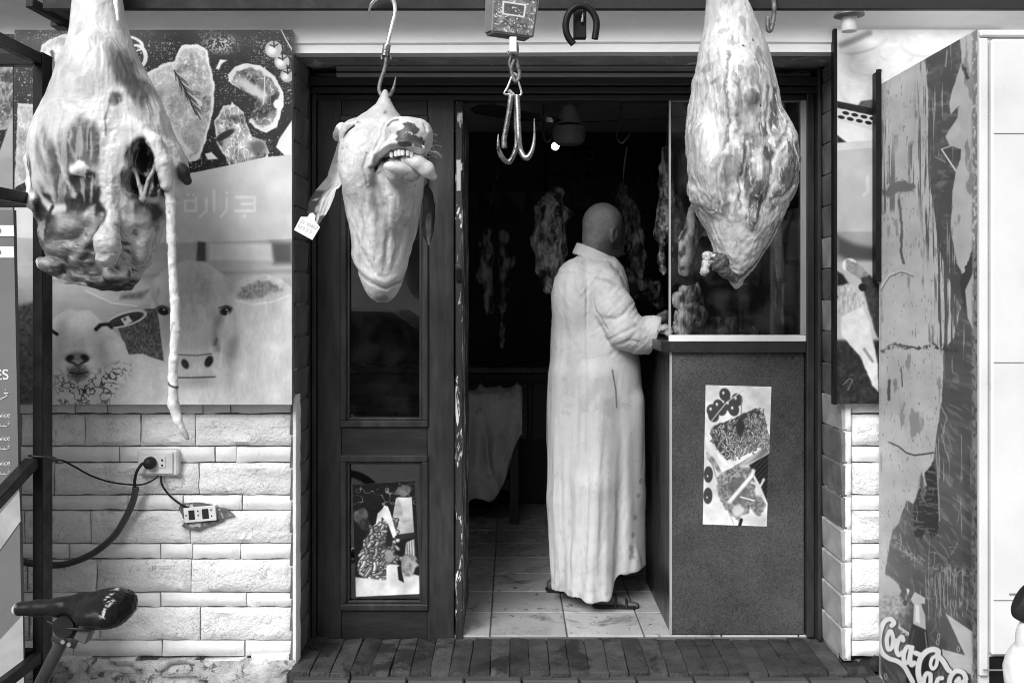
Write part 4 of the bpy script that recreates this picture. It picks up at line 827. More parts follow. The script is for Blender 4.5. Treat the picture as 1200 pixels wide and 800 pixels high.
def head_c(P, N):
    x, y, z = P.T; n1 = fbm(x / 20, y / 30, z / 20, 4); n2 = fbm(x / 5, y / 9, z / 5, 4); f = front(N); vf = fbm(x / 6 + 2 * n1, y / 50, z / 14, 3)
    C = 0.62 + 0.22 * (n1 - .5) * 2 + 0.10 * (n2 - .5)
    th = sst(215, 250, y) * sst(320, 300, y); C = mixc(C, th * sst(0.50, 0.70, vf) * 0.40, 0.32); C = mixc(C, th * sst(0.46, 0.34, vf) * 0.3, 0.78); hair = fbm(x / 1.3 + 2 * n1, y / 7, z / 1.3, 2); C = C * (1 + .28 * (hair - .5))  # throat folds shaded in the colour: dark furrows, pale ridges
    for (cx, cy, rx, ry, ro, a, v) in [(452, 240, 8, 26, -6, .55, .22), (432, 254, 5, 6, 0, .5, .3), (445, 205, 4, 4, 0, .6, .12), (485, 186, 14, 5, 10, .3, .5), (478, 262, 5, 6, 0, .4, .35), (412, 292, 6, 20, 0, .3, .35), (400, 205, 5, 24, 0, .3, .4), (462, 296, 14, 20, 0, .3, .4), (455, 137, 2, 3, 0, .8, .14), (450, 350, 8, 4, 0, .8, .08), (470, 272, 6, 18, 6, .35, .35)]:
        C = mixc(C, a * blob(P, cx, cy, rx, ry, ro, .5, .5, 7) * f, v)
    pm = np.zeros(len(P))
    for (cx, cy, rx, ry, ro) in [(490, 165, 7, 5, 20), (482, 175, 7, 8, 0), (492, 179, 9, 6, 10), (500, 182, 5, 6, 0), (495, 168, 5, 5, 0), (485, 184, 8, 3, 0)]: pm = np.maximum(pm, blob(P, cx, cy, rx, ry, ro, .10, .7, 4))
    C = mixc(C, pm * sst(58, 70, z), 0.055 + 0.05 * n2)                            # dark patch on the muzzle
    C = mixc(C, lined(P, [(411, 169), (417, 162), (424, 156.5)], 2.2, .7, .5) * sst(30, 40, z), 0.02)
    C = mixc(C, lined(P, [(449, 205), (456, 198), (470, 191), (484, 190.5), (500, 196)], 3.5, 1.2, .8) * sst(50, 62, z), 0.02)
    C = mixc(C, lined(P, [(466, 163), (471, 158), (477, 157)], 2.4, 1, .3) * sst(70, 80, z) * .9, 0.05); C = mixc(C, blob(P, 480, 213, 20, 10, 8, .4, .8, 6) * sst(50, 70, z) * .45, .26); C = mixc(C, lined(P, [(449, 206), (444, 226), (450, 258), (452, 290)], 9, 7, 6) * f * .45, .20); C = mixc(C, lined(P, [(462, 175), (456, 188), (448, 200)], 2, 2, 1) * f * .4, .2); C = mixc(C, lined(P, [(412, 170), (418, 166), (426, 161)], 5, 4, 1) * f * .3, .25); C = mixc(C, sst(.64, .72, n2) * .25, .3)  # includes painted shade under the mouth corner and chin
    for i in range(26):
        a_ = _hash(np.array([i]), np.array([3]), np.array([9]))[0]; b_ = _hash(np.array([i]), np.array([5]), np.array([2]))[0]; C = mixc(C, blob(P, 403 + 90 * a_, 140 + 150 * b_, .9, .9, 0, .5, .1) * f * .7, .08)
    C = mixc(C, lined(P, [(408, 287.5), (413, 303.5), (423, 319.5), (438, 332.5), (455, 338.5), (470, 329.5), (481, 311.5), (488, 291.5)], 1.6, 1.2, 1.5) * f * .7, 0.16)
    C = mixc(C, sst(150, 112, y) * .35, .40); C = mixc(C, lined(P, [(448, 226), (440, 250), (430, 285)], 3, 3, 5) * f * .4, .25); C = mixc(C, lined(P, [(462, 236), (458, 270), (455, 310)], 3, 3, 5) * f * .35, .25); C = mixc(C, lined(P, [(400, 185), (404, 240), (414, 290)], 8, 6, 4) * .35, .28)  # more fold shading painted down the throat
    C = mixc(C, blob(P, 455, 345, 18, 10, 0, .5, .6, 5) * f * .4, .28)
    C = mixc(C, blob(P, 397, 158, 4, 7, 20, .3, .4), .25)
    return C * .82
head = thing('cow_head', 'pale cow head with tongue out and a tag in its ear, hung on a hook', 'cow head', hp(455, 110), 'hanging joints of meat')
sculpt('head_skin', head_f, (385, 104, -72), (520, 360, 118), 0.95, HD, M_hide, head, head_d, head_c)
sculpt('tongue', lambda P: smin(schain(P, [((484, 199, 86), 5), ((498, 202, 88), 7.5), ((508, 210, 86), 7.5), ((514, 217, 82), 4.5)], 4), sell(P, (505, 207, 86), (9, 7, 6)), 4), (472, 188, 70), (526, 230, 104), 0.8, HD,
       mat('tongue_skin', 0.5, rough=0.35, attr=True, bump=0.15, bs=160), head, None, lambda P, N: 0.50 + .3 * (fbm(P[:, 0] / 4, P[:, 1] / 4, P[:, 2] / 4, 3) - .5))
M_teeth = mat('teeth_enamel', 0.82, rough=0.25, var=0.1)
for i in range(7):
    a = 470 + i * 4.3; q = MB(); q.lathe([(0.1, -3.2), (1.7, -3.0), (2.1, -1), (2.3, 1), (2.0, 2.6 + (i * 7 % 3) * .4), (0.1, 3.4)], Matrix.Translation(hp(a + (i * 5 % 3 - 1) * .4, 194.2 - 1.6 * math.sin((i + .5) / 7 * math.pi) + (i > 4) * (i - 4) * 1.2, 89 + 6 * math.sin(i / 6 * math.pi))) @ Matrix.Scale(HD / FOC, 4), 10); q.build('tooth', M_teeth, head, 60)
# ears: cupped leaf shapes
def ear(name, rows, m, cup, dark):
    vs, fs, cs = [], [], []; n = 12; rows = [tuple(r) for r in rows]; out = []
    for i in range(len(rows) - 1):
        for k in range(5): t = k / 5; out.append(tuple(a * (1 - t) + b * t for a, b in zip(rows[i], rows[i + 1])))
    out.append(rows[-1])
    for side in (0, 1):
        for (lx, ly, rx, ry, t) in out:
            for k in range(n + 1):
                u = k / n; px, py = lx * (1 - u) + rx * u, ly * (1 - u) + ry * u; c = cup * (4 * u * (1 - u)) * min(1.0, math.hypot(rx - lx, ry - ly) / 22)
                tt = t - c - side * (3.5 * (4 * u * (1 - u)) ** .5 + .3)
                nz_ = (float(vnoise(np.array([px / 4]), np.array([py / 4]))[0]) - .5) * 1.6; vs.append(hp(px + nz_ * .5, py + nz_, tt + nz_)); cs.append(dark(px, py, u, side))
    m_ = len(out); w = n + 1
    for side in (0, 1):
        for j in range(m_ - 1):
            for k in range(n):
                q = (side * m_ * w + j * w + k, side * m_ * w + j * w + k + 1, side * m_ * w + (j + 1) * w + k + 1, side * m_ * w + (j + 1) * w + k); fs.append(q if side else q[::-1])
    for j in range(m_ - 1):
        for k in (0, n):
            a, b_, c, d_ = j * w + k, (j + 1) * w + k, m_ * w + (j + 1) * w + k, m_ * w + j * w + k; fs.append((a, b_, c, d_) if k == 0 else (d_, c, b_, a))
    me = bpy.data.meshes.new(name); me.from_pydata(vs, [], fs); smooth(me); at = me.color_attributes.new('Col', 'FLOAT_COLOR', 'POINT')
    c4 = np.ones((len(vs), 4), np.float32); c4[:, :3] = np.array(cs)[:, None]; at.data.foreach_set('color', c4.ravel()); return link(name, me, m, head)
def vn1(a, b): return float(fbm(np.array([a]), np.array([b]), None, 3)[0])
def dark_l(px, py, u, s):
    n = vn1(px / 5, py / 9)
    v = 0.50 + .2 * (n - .5)
    if py > 224 and u < 0.42 + (n - .5) * .8: v = 0.03 + 0.08 * n
    if 0.35 < u < 0.8 and py > 215: v = 0.5 - 0.42 * (0.5 + .5 * math.sin(u * 34 + px / 3)) * (0.4 + n * .6)
    if py > 252 and u > 0.5: v = 0.04
    return v
ear('ear', [(400, 168, 406, 206, 20), (394, 186, 403, 217, 16), (386, 208, 400, 221, 12), (371, 226, 396, 223, 12), (364, 238, 394, 232, 14), (363, 250, 388, 246, 14), (366, 259, 380, 258, 12), (371, 269, 374, 268, 11)], M_hide, 9, dark_l)
ear('ear', [(490, 226, 500, 214, -4), (495, 236, 507, 226, 0), (496, 250, 510, 240, 2), (494, 264, 510, 258, 2), (496, 277, 508, 273, 0), (501, 287, 504, 287, 0)], M_hide, 6,
    lambda px, py, u, s: .025 + .05 * vn1(px / 4, py / 6) + (.30 * vn1(px / 3, py / 5) if (py > 250 and .3 < u < .75) else 0))
# ear tag with worn printed lines
tg = MB(); tg.prism([(x * HD / FOC, y * HD / FOC) for x, y in ((-13, -9), (11, -11), (13, 6), (4, 11), (3, 16), (-1, 18), (-4, 16), (-5, 11), (-12, 8))], Matrix.Translation(hp(365, 268, 22)) @ FACE @ Matrix.Rotation(R(-24), 4, 'Z'), 0.0022)
tag_o = tg.build('ear_tag', mat('pale_tag', 0.72, rough=0.5, var=0.08, vs=20), head)
for k, s in enumerate(('22 30467', '019 2 5')):
    text_obj(s, 0.016, Matrix.Translation(hp(365, 268, 22.9)) @ FACE @ Matrix.Rotation(R(-24), 4, 'Z') @ Matrix.Translation((-0.030, 0.004 - k * 0.017, 0)), mat('faint_tag_print', 0.5, rough=0.6), tag_o)
wh = MB()
for i in range(14):
    a = random.uniform(498, 510); b = random.uniform(168, 196); l = random.uniform(8, 18); wh.tube([hp(a, b, 74), hp(a + l * .6, b - 1, 76), hp(a + l, b + random.uniform(0, 6), 74)], 0.0004, 4)
wh.build('whiskers', mat('whisker_hair', 0.5, rough=0.5), head)
# ================================================================== POSTERS, SIGNS, FRIDGE, METAL RACK, WALL SOCKETS
M_edge = mat('poster_edge', 0.30, rough=0.6)
def meat_tex(c, base, amp, sx=5, sy=None, sd=0.0):
    n = c.n(sx * 2.2, (sy or sx) * 2.2, 4, sd); m_ = c.n(sx, sy, 5, sd + 3); r = np.abs(2 * m_ - 1); v = np.abs(2 * c.n(sx * 1.3, sx * 2.2, 4, sd + 9) - 1); big = c.n(sx * 6, sx * 6, 2, sd + 5)
    return base + amp * (n - .5) * 2.2 + amp * 1.1 * (0.3 - r) + amp * 1.2 * sst(.14, .02, v) - amp * 1.1 * sst(.52, .66, big) + 16 * (c.n(.9) - .5)
def seasoned(c, lo, dens):                                # dark slate strewn with spice crumbs
    return np.clip(lo + 25 * c.n(9) + 190 * np.maximum(spots(c.X, c.Y, 3.1, .3, .04, .42) * (c.n(22, sd=4) > .52 - dens), spots(c.X, c.Y, 2.0, 5.7, .03, .40) * (c.n(14, sd=9) > .56 - dens)) * c.n(6, sd=2), 0, 255)
# ---- big poster on the left: steaks above, sheep and cow below
PD = 3.555
c = Canvas(16, 34, 343, 475, 2.4, 205)
c.A = 200 + 14 * (c.n(60) - .5)
c.put(sst(283, 286, c.Y + 8 * ((c.X - 190) / 150) ** 2 * 0.6) , 168 + 14 * (c.n(90, 8) - .5))
c.put(sst(304, 309, c.Y), 178 + 22 * (c.n(80, 5, sd=3) - .5)); c.put(c.poly([(60, 315), (342, 308), (342, 330), (60, 345)], 10), 186 + 16 * (c.n(90, 4) - .5))
c.put(c.poly([(232, 283), (241, 284), (241, 306), (230, 306)], 2), 70); c.put(c.poly([(318, 284), (343, 284), (343, 309), (322, 309)], 5), 85); c.put(c.poly([(245, 285), (318, 286), (320, 306), (245, 305)], 3), 208); c.put(c.line([(60, 330), (200, 322), (343, 318)], 3, 4), 150)
c.put(c.poly([(16, 360), (16, 475), (50, 475), (50, 350)], 4), 70 + 90 * (c.n(3) - .3))
cowt = 204 + 26 * (c.n(18, 40) - .5) + 14 * (c.n(3, 9) - .5)
c.put(c.poly([(180, 327), (198, 312), (218, 305), (243, 308), (262, 322), (274, 331), (292, 325), (312, 321), (330, 327), (343, 338), (343, 475), (150, 475), (140, 415), (165, 400), (178, 380), (176, 350)], 1.5), cowt)
c.put(c.poly([(97, 338), (120, 344), (150, 350), (182, 352), (180, 335), (160, 326), (150, 333), (128, 338)], 1.5), 190 + 40 * (c.n(6, 14) - .5)); c.put(c.poly([(97, 338), (125, 352), (158, 358), (182, 356), (182, 350), (150, 350)], 2), 196)
c.put(c.line([(100, 341), (130, 355), (160, 359)], 1.5, 1), 228); c.put(c.poly([(142, 346), (160, 343), (174, 340), (166, 350), (140, 351)], 3), 120 + 60 * (c.n(2, 6) - .5))
c.put(c.ell(225, 350, 22, 42, -6, .8) * .45, 172 + 60 * (c.n(3, 10) - .5)); c.put(c.line([(186, 340), (182, 352), (186, 362)], 3, 3) * .6, 150)
c.put(c.poly([(278, 348), (284, 338), (300, 330), (318, 330), (332, 340), (316, 344), (304, 350), (288, 351)], 3, 6, 4) * .9, 120 + 110 * (c.n(2, 3, sd=4) - .4)); c.put(c.line([(277, 352), (295, 357), (320, 354), (340, 346)], 2, 1.5), 226)
for ex, er in ((191, 18), (265, -22)): c.put(c.ell(ex, 364, 8, 5.5, er, .3), 110); c.put(c.ell(ex, 365, 6, 4.2, er, .2), 22); c.put(c.ell(ex + 1, 363.2, 1.6, 1.1, 0, .3), 190); c.put(c.line([(ex - 8, 361), (ex, 358.5), (ex + 7, 362)], 1.2, .8), 60)
c.put(c.line([(258, 372), (252, 385), (252, 400), (255, 410)], 6, 5) * .7, 140); c.put(c.line([(254, 398), (252, 404)], 3, 2), 110); c.put(c.ell(272, 410, 6, 16, 14, .8) * .8, 150 + 50 * (c.n(2, 8) - .5)); c.put(c.line([(268, 366), (262, 390), (258, 430)], 2, 2), 224)
c.put(c.poly([(208, 416), (248, 415), (249, 440), (206, 442)], 1.5), 196 + 20 * (c.n(2) - .5)); c.put(c.line([(208, 416), (230, 417), (248, 415)], 1.6, .8), 110); c.put(c.line([(206, 443), (230, 443), (252, 442)], 1.8, .8), 96)
c.put(c.ell(245, 424, 4.5, 7, 28, .3), 30); c.put(c.ell(217, 427, 4, 6, -28, .3), 40); c.put(c.ell(225, 452, 22, 6, 0, .9) * .5, 170)
c.put(c.poly([(138, 386), (150, 372), (170, 362), (184, 362), (192, 424), (166, 415), (151, 416), (146, 404)], 1.0, 1), 84 + 130 * (c.n(1.6, 2.4, sd=6) - .5))
c.put(c.poly([(56, 377), (66, 370), (78, 363), (90, 361), (106, 365), (118, 376), (131, 386), (146, 402), (150, 418), (190, 424), (192, 475), (56, 475)], 1.3), 206 + 10 * (c.n(20) - .5))
c.put(c.ell(92, 362.5, 8, 2.5, 0, .6) * .6, 150); c.put(c.ell(148, 374, 25, 8.5, -17, .06), 205); c.put(c.ell(147, 374.5, 22, 6.2, -17, .1), 48 + 50 * (c.n(3) - .4)); c.put(c.poly([(141, 374), (150, 370), (155, 377), (146, 382)], .8), 215); c.put(c.ell(146, 374.5, 2, 2, 0, .2), 110)
c.put(c.line([(112, 386), (118, 381), (126, 380), (130, 384)], 4, 1.6, 2), 30); c.put(c.line([(57, 386), (66, 392)], 3.5, 1.4), 24)
c.put(c.ell(90, 419, 14, 6, 0, .6), 128); c.put(c.ell(81, 420, 5, 3.4, -24, .5), 30); c.put(c.ell(99, 419.5, 5, 3.4, 24, .5), 30); c.put(c.line([(80, 424), (86, 426), (90, 430), (95, 426), (101, 423)], 2.4, 1.4), 40); c.put(c.line([(90, 428), (90.5, 434)], 2, 1), 44); c.put(c.ell(91, 437, 12, 9, 0, .5, .5, 3), 70 + 90 * (c.n(2) - .3)); c.put(c.line([(80, 437), (91, 439), (103, 436)], 1.2, .6), 20)
wr = np.abs(2 * c.n(6, 6, 3, 5) - 1); c.put(c.poly([(66, 440), (92, 448), (120, 436), (150, 430), (132, 462), (124, 475), (70, 475)], 12) * sst(0.17, 0.05, wr), 60); c.put(c.line([(118, 452), (130, 440), (136, 430)], 8, 6) * sst(0.25, 0.05, wr), 80)
# soft modelling and fur of the printed animals, print grain
fur = c.poly([(180, 327), (198, 312), (218, 305), (243, 308), (262, 322), (274, 331), (292, 325), (312, 321), (330, 327), (343, 338), (343, 475), (192, 475), (190, 424), (183, 360)], 3)
c.A = c.A + fur * (20 * (c.n(1.3, 5, 3, 4) - .5) + 26 * (c.n(14, 34, 3, 7) - .5)) - 26 * fur * c.ell(232, 335, 14, 26, 10, .9) * c.n(4, 3) - 22 * fur * c.ell(262, 400, 10, 40, -6, .9) - 18 * fur * c.ell(196, 390, 8, 34, 4, .9) + 14 * fur * c.ell(228, 380, 12, 40, 0, .9) - 30 * fur * c.ell(230, 446, 26, 7, 0, .9)
c.A = c.A - 20 * fur * c.line([(273, 332), (268, 350), (274, 372), (282, 410), (270, 450)], 8, 8) + 10 * fur * c.ell(310, 420, 34, 50, 0, .9)
wool = c.poly([(56, 377), (78, 363), (106, 365), (131, 386), (150, 418), (190, 424), (192, 475), (56, 475)], 3); c.A = c.A + wool * (16 * (c.n(1.6, 1.6, 3, 8) - .5) + 18 * (c.n(9, 9, 3, 3) - .5)) - 34 * wool * c.ell(70, 400, 7, 26, 10, .9) - 28 * wool * c.ell(116, 410, 8, 24, -14, .9) - 24 * wool * c.ell(91, 404, 10, 12, 0, .9) - 22 * wool * c.ell(91, 452, 26, 7, 0, .9) - 16 * wool * c.ell(160, 440, 26, 16, 0, .9) * c.n(3)
c.A = c.A + 9 * (c.n(.8) - .5)
# printed name in squared letters
for pts in ([(277, 231), (299, 231), (299, 247), (276, 247)], [(284, 239), (299, 239)], [(266, 232), (266, 246), (259, 254)], [(251, 223), (251, 247)], [(242, 233), (242, 247), (234, 254)], [(230, 235), (217, 235), (217, 247), (230, 247), (230, 232)]): c.put(c.line(pts, 3.4, .6), 222)
for x, y in ((287, 253), (266, 226), (220, 228), (227, 228)): c.put(c.ell(x, y, 1.9, 1.9, 0, .3), 222)
# the steaks
top = c.poly([(16, 34), (343, 34), (343, 181), (310, 184), (275, 192), (232, 201), (180, 210), (120, 216), (16, 232)], .8)
A0 = c.A.copy(); c.A = seasoned(c, 10, .07)
c.put(c.poly([(16, 34), (160, 34), (120, 60), (16, 60)], 25) * .5, 110); 
def steak(pts, base, amp, sd, rim=230, fat=6, wob=3):
    m_ = c.poly(pts, .8, wob, 7); c.put(m_, rim); cx = sum(p[0] for p in pts) / len(pts); cy = sum(p[1] for p in pts) / len(pts)
    c.put(c.poly([(cx + (x - cx) * (1 - fat / 60), cy + (y - cy) * (1 - fat / 60)) for x, y in pts], 1.5, wob * 1.6, 6), meat_tex(c, base, amp, 4.2, None, sd))
steak([(48, 52), (64, 42), (84, 38), (90, 120), (62, 108), (50, 96), (44, 78)], 196, 26, 1.2, 208); c.put(c.line([(60, 60), (63, 80), (60, 95)], 4, 1.5, 4), 70); c.put(c.line([(63, 78), (72, 64)], 3, 1, 3), 85)
c.put(c.poly([(44, 95), (60, 108), (56, 122), (44, 118)], 2, 8, 3), 40 + 110 * c.n(2)); steak([(20, 120), (60, 124), (60, 200), (16, 220)], 176, 26, 7.7, 190)
c.put(c.ell(160, 66, 13, 15, 0, .06) * (1 - c.ell(158, 66, 10, 12, 0, .06)), 205); c.put(c.ell(152, 50, 17, 9, 15, .06) * (1 - c.ell(151, 51, 14, 7, 15, .06)), 205)
steak([(171, 85), (188, 76), (204, 70), (213, 52), (232, 51), (244, 58), (246, 76), (252, 100), (250, 130), (243, 160), (234, 186), (222, 191), (208, 170), (190, 140), (178, 110)], 184, 26, 2.1, 222, 5)
c.put(c.poly([(206, 84), (214, 70), (228, 56), (240, 60), (242, 100), (232, 118), (222, 122), (210, 100)], 2, 3), meat_tex(c, 172, 40, 2.6, None, 8)); c.put(c.ell(241, 122, 5.5, 11, 10, .15), meat_tex(c, 120, 60, 1.4)); c.put(c.line([(200, 86), (214, 96), (226, 112), (236, 122)], 3, 1, 2), 226)
for i in range(26):
    a = 0.3 + .035 * i; bx, by = 204 + i * 1.05, 82 + i * 1.9; c.put(c.line([(bx, by), (bx + 12 * math.cos(a) * (1 - 2 * (i % 2)) * .5 + 7, by + 10)], 1.1, .5), 62 if i % 3 else 190)
c.put(c.line([(204, 82), (218, 106), (230, 134)], 1.6, .6), 50); c.put(c.line([(199, 146), (212, 166), (222, 178)], 6, 2.5, 3), 224)
steak([(268, 86), (276, 77), (290, 73), (305, 76), (322, 88), (333, 108), (332, 126), (325, 148), (312, 156), (300, 150), (293, 142), (298, 128), (303, 112), (292, 108), (278, 102), (268, 94)], 120, 56, 4.4, 216, 9)
c.put(c.ell(296, 104, 18, 6, 35, .5, .6), 205); c.put(c.ell(327, 122, 6, 6, 0, .2, .5), 228); c.put(c.line([(311, 78), (310, 112), (309, 122)], 1.2, .5), 215)
steak([(251, 142), (262, 124), (276, 122), (286, 132), (290, 145), (296, 160), (312, 166), (316, 178), (312, 188), (270, 196), (262, 180), (254, 166)], 150, 62, 6.1, 210, 4)
c.put(c.ell(264, 158, 13, 4, -30, .3), 26); c.put(c.ell(303, 172, 10, 8, 0, .6, .6), 90)
for (x, y, r_) in ((321, 57, 10), (331, 72, 9), (337, 88, 8)): c.put(c.ell(x, y, r_, r_, 0, .08), 168 + 30 * (c.n(5) - .5)); c.put(c.ell(x - 2, y + 1, r_ * .5, r_ * .5, 0, .6), 225); c.put(c.line([(x, y - 12), (x + 1, y - 2)], 1.5, .5), 24); c.put(c.line([(x - 4, y - 5), (x + 1, y - 3), (x + 5, y - 6)], 1.5, .5), 40)
c.put(c.line([(330, 34), (336, 46), (343, 58)], 1.6, .6), 190)
for pts in ([(253, 80), (258, 69), (267, 70), (260, 74), (257, 81)], [(240, 180), (248, 178), (256, 186), (244, 187)], [(272, 118), (276, 124), (270, 126)]): c.put(c.poly(pts, 1), 226)
c.put(c.poly([(343, 140), (328, 162), (324, 172), (334, 182), (343, 184)], 1), 214); c.put(c.ell(258, 50, 18, 10, 0, .9) * (c.n(1.5, sd=3) > .5), 190)
c.A = A0 * (1 - top) + c.A * top
c.A = np.clip(c.A * 0.985 - 10 * sst(.62, .75, c.n(30, 50, sd=6)), 4, 240)
left = sheet('poster', wp(17, 474, PD), wp(342, 474, PD), wp(342, 35, PD), wp(17, 35, PD), 0.03, c.material('print_of_steaks_sheep_and_cow', 0.32, 1.14), None, M_edge)
tag(left, 'large poster of raw steaks above a sheep and a cow, on the stone wall', 'poster', 'butcher posters on the wall')
# ---- its darker neighbour seen behind the metal rack
c = Canvas(-110, 40, 16, 474, 1.6, 120); c.A = seasoned(c, 14, .05)
steak([(-60, 90), (0, 72), (22, 80), (26, 130), (8, 152), (-40, 160)], 110, 60, 3.3, 170, 5); steak([(-110, 60), (-70, 60), (-60, 120), (-110, 150)], 120, 50, 5.1)
c.put(c.poly([(10, 150), (16, 140), (16, 190), (-4, 190)], 1), 190); c.put(sst(184, 188, c.Y + c.X * .1), 175 + 20 * (c.n(20) - .5)); c.put(sst(286, 312, c.Y), 140); c.put(c.poly([(-110, 318), (16, 316), (16, 344), (10, 352), (2, 346), (-110, 346)], 2), 22); c.put(c.poly([(-110, 346), (2, 346), (16, 380), (16, 372), (-110, 372)], 3), 165)
c.put(sst(370, 376, c.Y), 40 + 90 * (c.n(3) - .35)); c.put(c.ell(10, 300, 10, 14, 0, .8) * .7, 60)
p2 = sheet('poster', wp(-110, 472, PD + .02), wp(14.8, 472, PD + .02), wp(14.8, 40, PD + .02), wp(-110, 40, PD + .02), 0.03, c.material('print_of_dark_steaks', 0.3, 0.8), None, M_edge)
# right border of it that shows beside the rack's post
tag(p2, 'dark poster of raw meat half hidden behind the black metal rack', 'poster', 'butcher posters on the wall')
# ---- poster on the right pier
c = Canvas(979, 34, 1180, 474, 2.2, 225); c.A = 226 + 14 * (c.n(14) - .5)
for (x, y, rx, ry, ro) in ((1010, 50, 30, 9, -15), (1050, 60, 22, 14, 10), (1085, 50, 30, 15, 0), (1120, 60, 24, 14, 20), (1012, 76, 20, 12, 5), (1045, 82, 26, 13, -8), (1085, 82, 24, 14, 0), (1005, 104, 24, 20, 10), (1040, 104, 26, 14, 0)):
    c.put(c.ell(x + 1, y + 2, rx, ry, ro, .12) * .5, 165); c.put(c.ell(x, y, rx * .97, ry * .94, ro, .25), 232 + 26 * (c.n(8, 4, sd=x) - .5))
c.put(c.line([(984, 52), (1000, 46), (1018, 38)], 7, 3), 150); c.put(c.poly([(1000, 130), (1008, 118), (1040, 114), (1040, 130), (1010, 138)], 1.5), 60 + 60 * c.n(3)); c.put(c.poly([(979, 118), (1180, 158), (1180, 168), (979, 126)], 1), 30)
c.put(c.poly([(979, 126), (1180, 168), (1180, 200), (979, 140)], 1), 208); u = (c.X - 979) + .0 * c.Y; v = c.Y - 122 - .2 * (c.X - 979)
for k in range(3):
    for i in range(14): x = 984 + i * 11 + (k % 2) * 5.5; y = 124 + 6 * k + .2 * (x - 979); c.put(c.ell(x, y, 4.2, 2.0, 12, .15), 22)
c.put(c.poly([(979, 158), (995, 170), (1010, 172), (979, 176)], 1.5), 30); c.put(sst(166, 168, c.Y + .07 * (c.X - 979)) * sst(990, 975, c.X * 0), 200)
c.put(c.poly([(979, 176), (1180, 162), (1180, 276), (979, 276)], .8), 178 + 8 * (c.n(40) - .5)); c.put(c.line([(1016, 207), (1016, 224), (1011, 229)], 4, .6), 192); c.put(c.line([(1026, 207), (1026, 230)], 4, .6), 192)
c.put(sst(270, 273, c.Y), 150); c.put(c.poly([(979, 276), (1000, 286), (1020, 290), (1180, 280), (1180, 300), (1020, 306), (990, 304), (979, 298)], 5), 70); c.put(sst(304, 310, c.Y), 175)
c.put(c.poly([(979, 318), (986, 322), (994, 334), (990, 350), (979, 350)], 2), 20); c.put(c.ell(994, 311, 9, 8, 0, .15), 224); c.put(c.poly([(990, 304), (1004, 308), (1016, 320), (1012, 330), (1000, 322), (990, 318)], 1.5, 3), 140 + 70 * (c.n(3) - .5))
c.put(c.poly([(1008, 326), (1018, 322), (1030, 334), (1060, 340), (1060, 400), (1028, 396), (1022, 378), (1014, 350)], 2, 2), 30 + 40 * c.n(3)); c.put(c.ell(1010, 337, 5, 4.5, 20, .2), 14); c.put(c.poly([(979, 336), (996, 330), (1010, 346), (1016, 362), (1000, 366), (984, 372), (979, 368)], 2, 3), 176 + 100 * (c.n(2, 5) - .5))
c.put(sst(396, 402, c.Y + 0 * c.X), 34 + 60 * (c.n(4) - .4)); c.put(c.poly([(984, 372), (1010, 358), (1016, 372), (1024, 408), (1028, 424), (1030, 460), (1022, 452), (1008, 420), (994, 404), (984, 392)], 1.5, 2), 206 + 30 * (c.n(6) - .5)); c.put(c.line([(1012, 410), (1022, 424)], 3, 2), 120); c.put(c.line([(986, 452), (994, 444), (998, 446), (992, 458)], 1.2, .6), 110)
right = sheet('poster', wp(981, 473, 3.57), wp(1175, 473, 3.57), wp(1175, 35, 3.57), wp(981, 35, 3.57), 0.03, c.material('print_of_pale_cuts_and_goat', 0.3, .98), None, M_edge)
tag(right, 'poster of pale meat cuts over a goat, squeezed between doorway and fridge', 'poster', 'butcher posters on the wall')
MB().box(wx(981, 3.57) - 0.012, wx(981, 3.57) - 0.001, 3.566, 3.60, wz(474, 3.57), wz(34, 3.57), .001).build('frame_edge', M_black, right)
# ---- print taped behind the lower door pane
c = Canvas(411, 560, 494, 701, 4, 20); c.A = 14 + 20 * (c.n(8) - .3)
wr = np.abs(2 * c.n(13, 9, 2, 6) - 1); c.put(sst(.05, .01, wr) * (c.Y < 590), 130)
c.put(c.ell(421, 600, 9, 10, 0, .15, .5), 90 + 70 * (c.n(4) - .5)); c.put(c.ell(426, 612, 7, 8, 0, .15, .5), 60 + 70 * (c.n(4) - .5)); c.put(c.ell(478, 572, 12, 6, -10, .2, .8), 110 + 100 * (c.n(3) - .5))
c.put(c.poly([(468, 580), (489, 580), (490, 628), (462, 630), (462, 606)], .6), 150 + 60 * c.n(12, 5)); c.put(c.poly([(470, 579), (489, 581), (489, 606), (476, 603), (476, 592)], .6), 214); c.put(c.poly([(462, 626), (490, 624), (490, 630), (460, 634)], .6), 40); c.put(c.poly([(479, 636), (484, 634), (490, 632), (490, 655), (476, 650)], .6), 170 + 60 * np.sin(c.X * 2))
heap = [(416, 672), (416, 655), (421, 636), (430, 622), (440, 610), (448, 604), (457, 604), (460, 616), (458, 630), (458, 650), (452, 668), (446, 681), (430, 679)]
c.put(c.poly(heap, 1.2), 40); c.worms(heap, 230, 12, 4.2, 120, 205); c.put(c.poly([(458, 600), (462, 660), (450, 684), (450, 640)], 6) * .6, 40)
c.put(c.poly([(440, 612), (443, 598), (450, 592), (452, 588), (457, 590), (460, 598), (463, 610), (467, 626), (462, 630), (456, 612), (449, 603), (443, 610)], .6), 226); c.put(c.poly([(456, 612), (462, 630), (460, 640), (452, 640)], 1), 30)
c.put(c.poly([(411, 676), (452, 682), (470, 672), (494, 678), (494, 701), (411, 701)], 1), 226 - 40 * sst(684, 674, c.Y) * c.n(8, 3) + 12 * (c.n(3) - .5)); c.put(c.poly([(452, 664), (456, 662), (470, 664), (470, 690), (450, 690)], 1), 226); c.put(c.ell(480, 664, 11, 15, 0, .1, .8, 5), 150 + 130 * (c.n(3) - .5)); c.put(c.poly([(466, 666), (470, 664), (474, 686), (467, 682)], .8), 20); c.put(c.ell(456, 652, 6, 8, 0, .2, .6), 140)
zp = DD + 0.0185
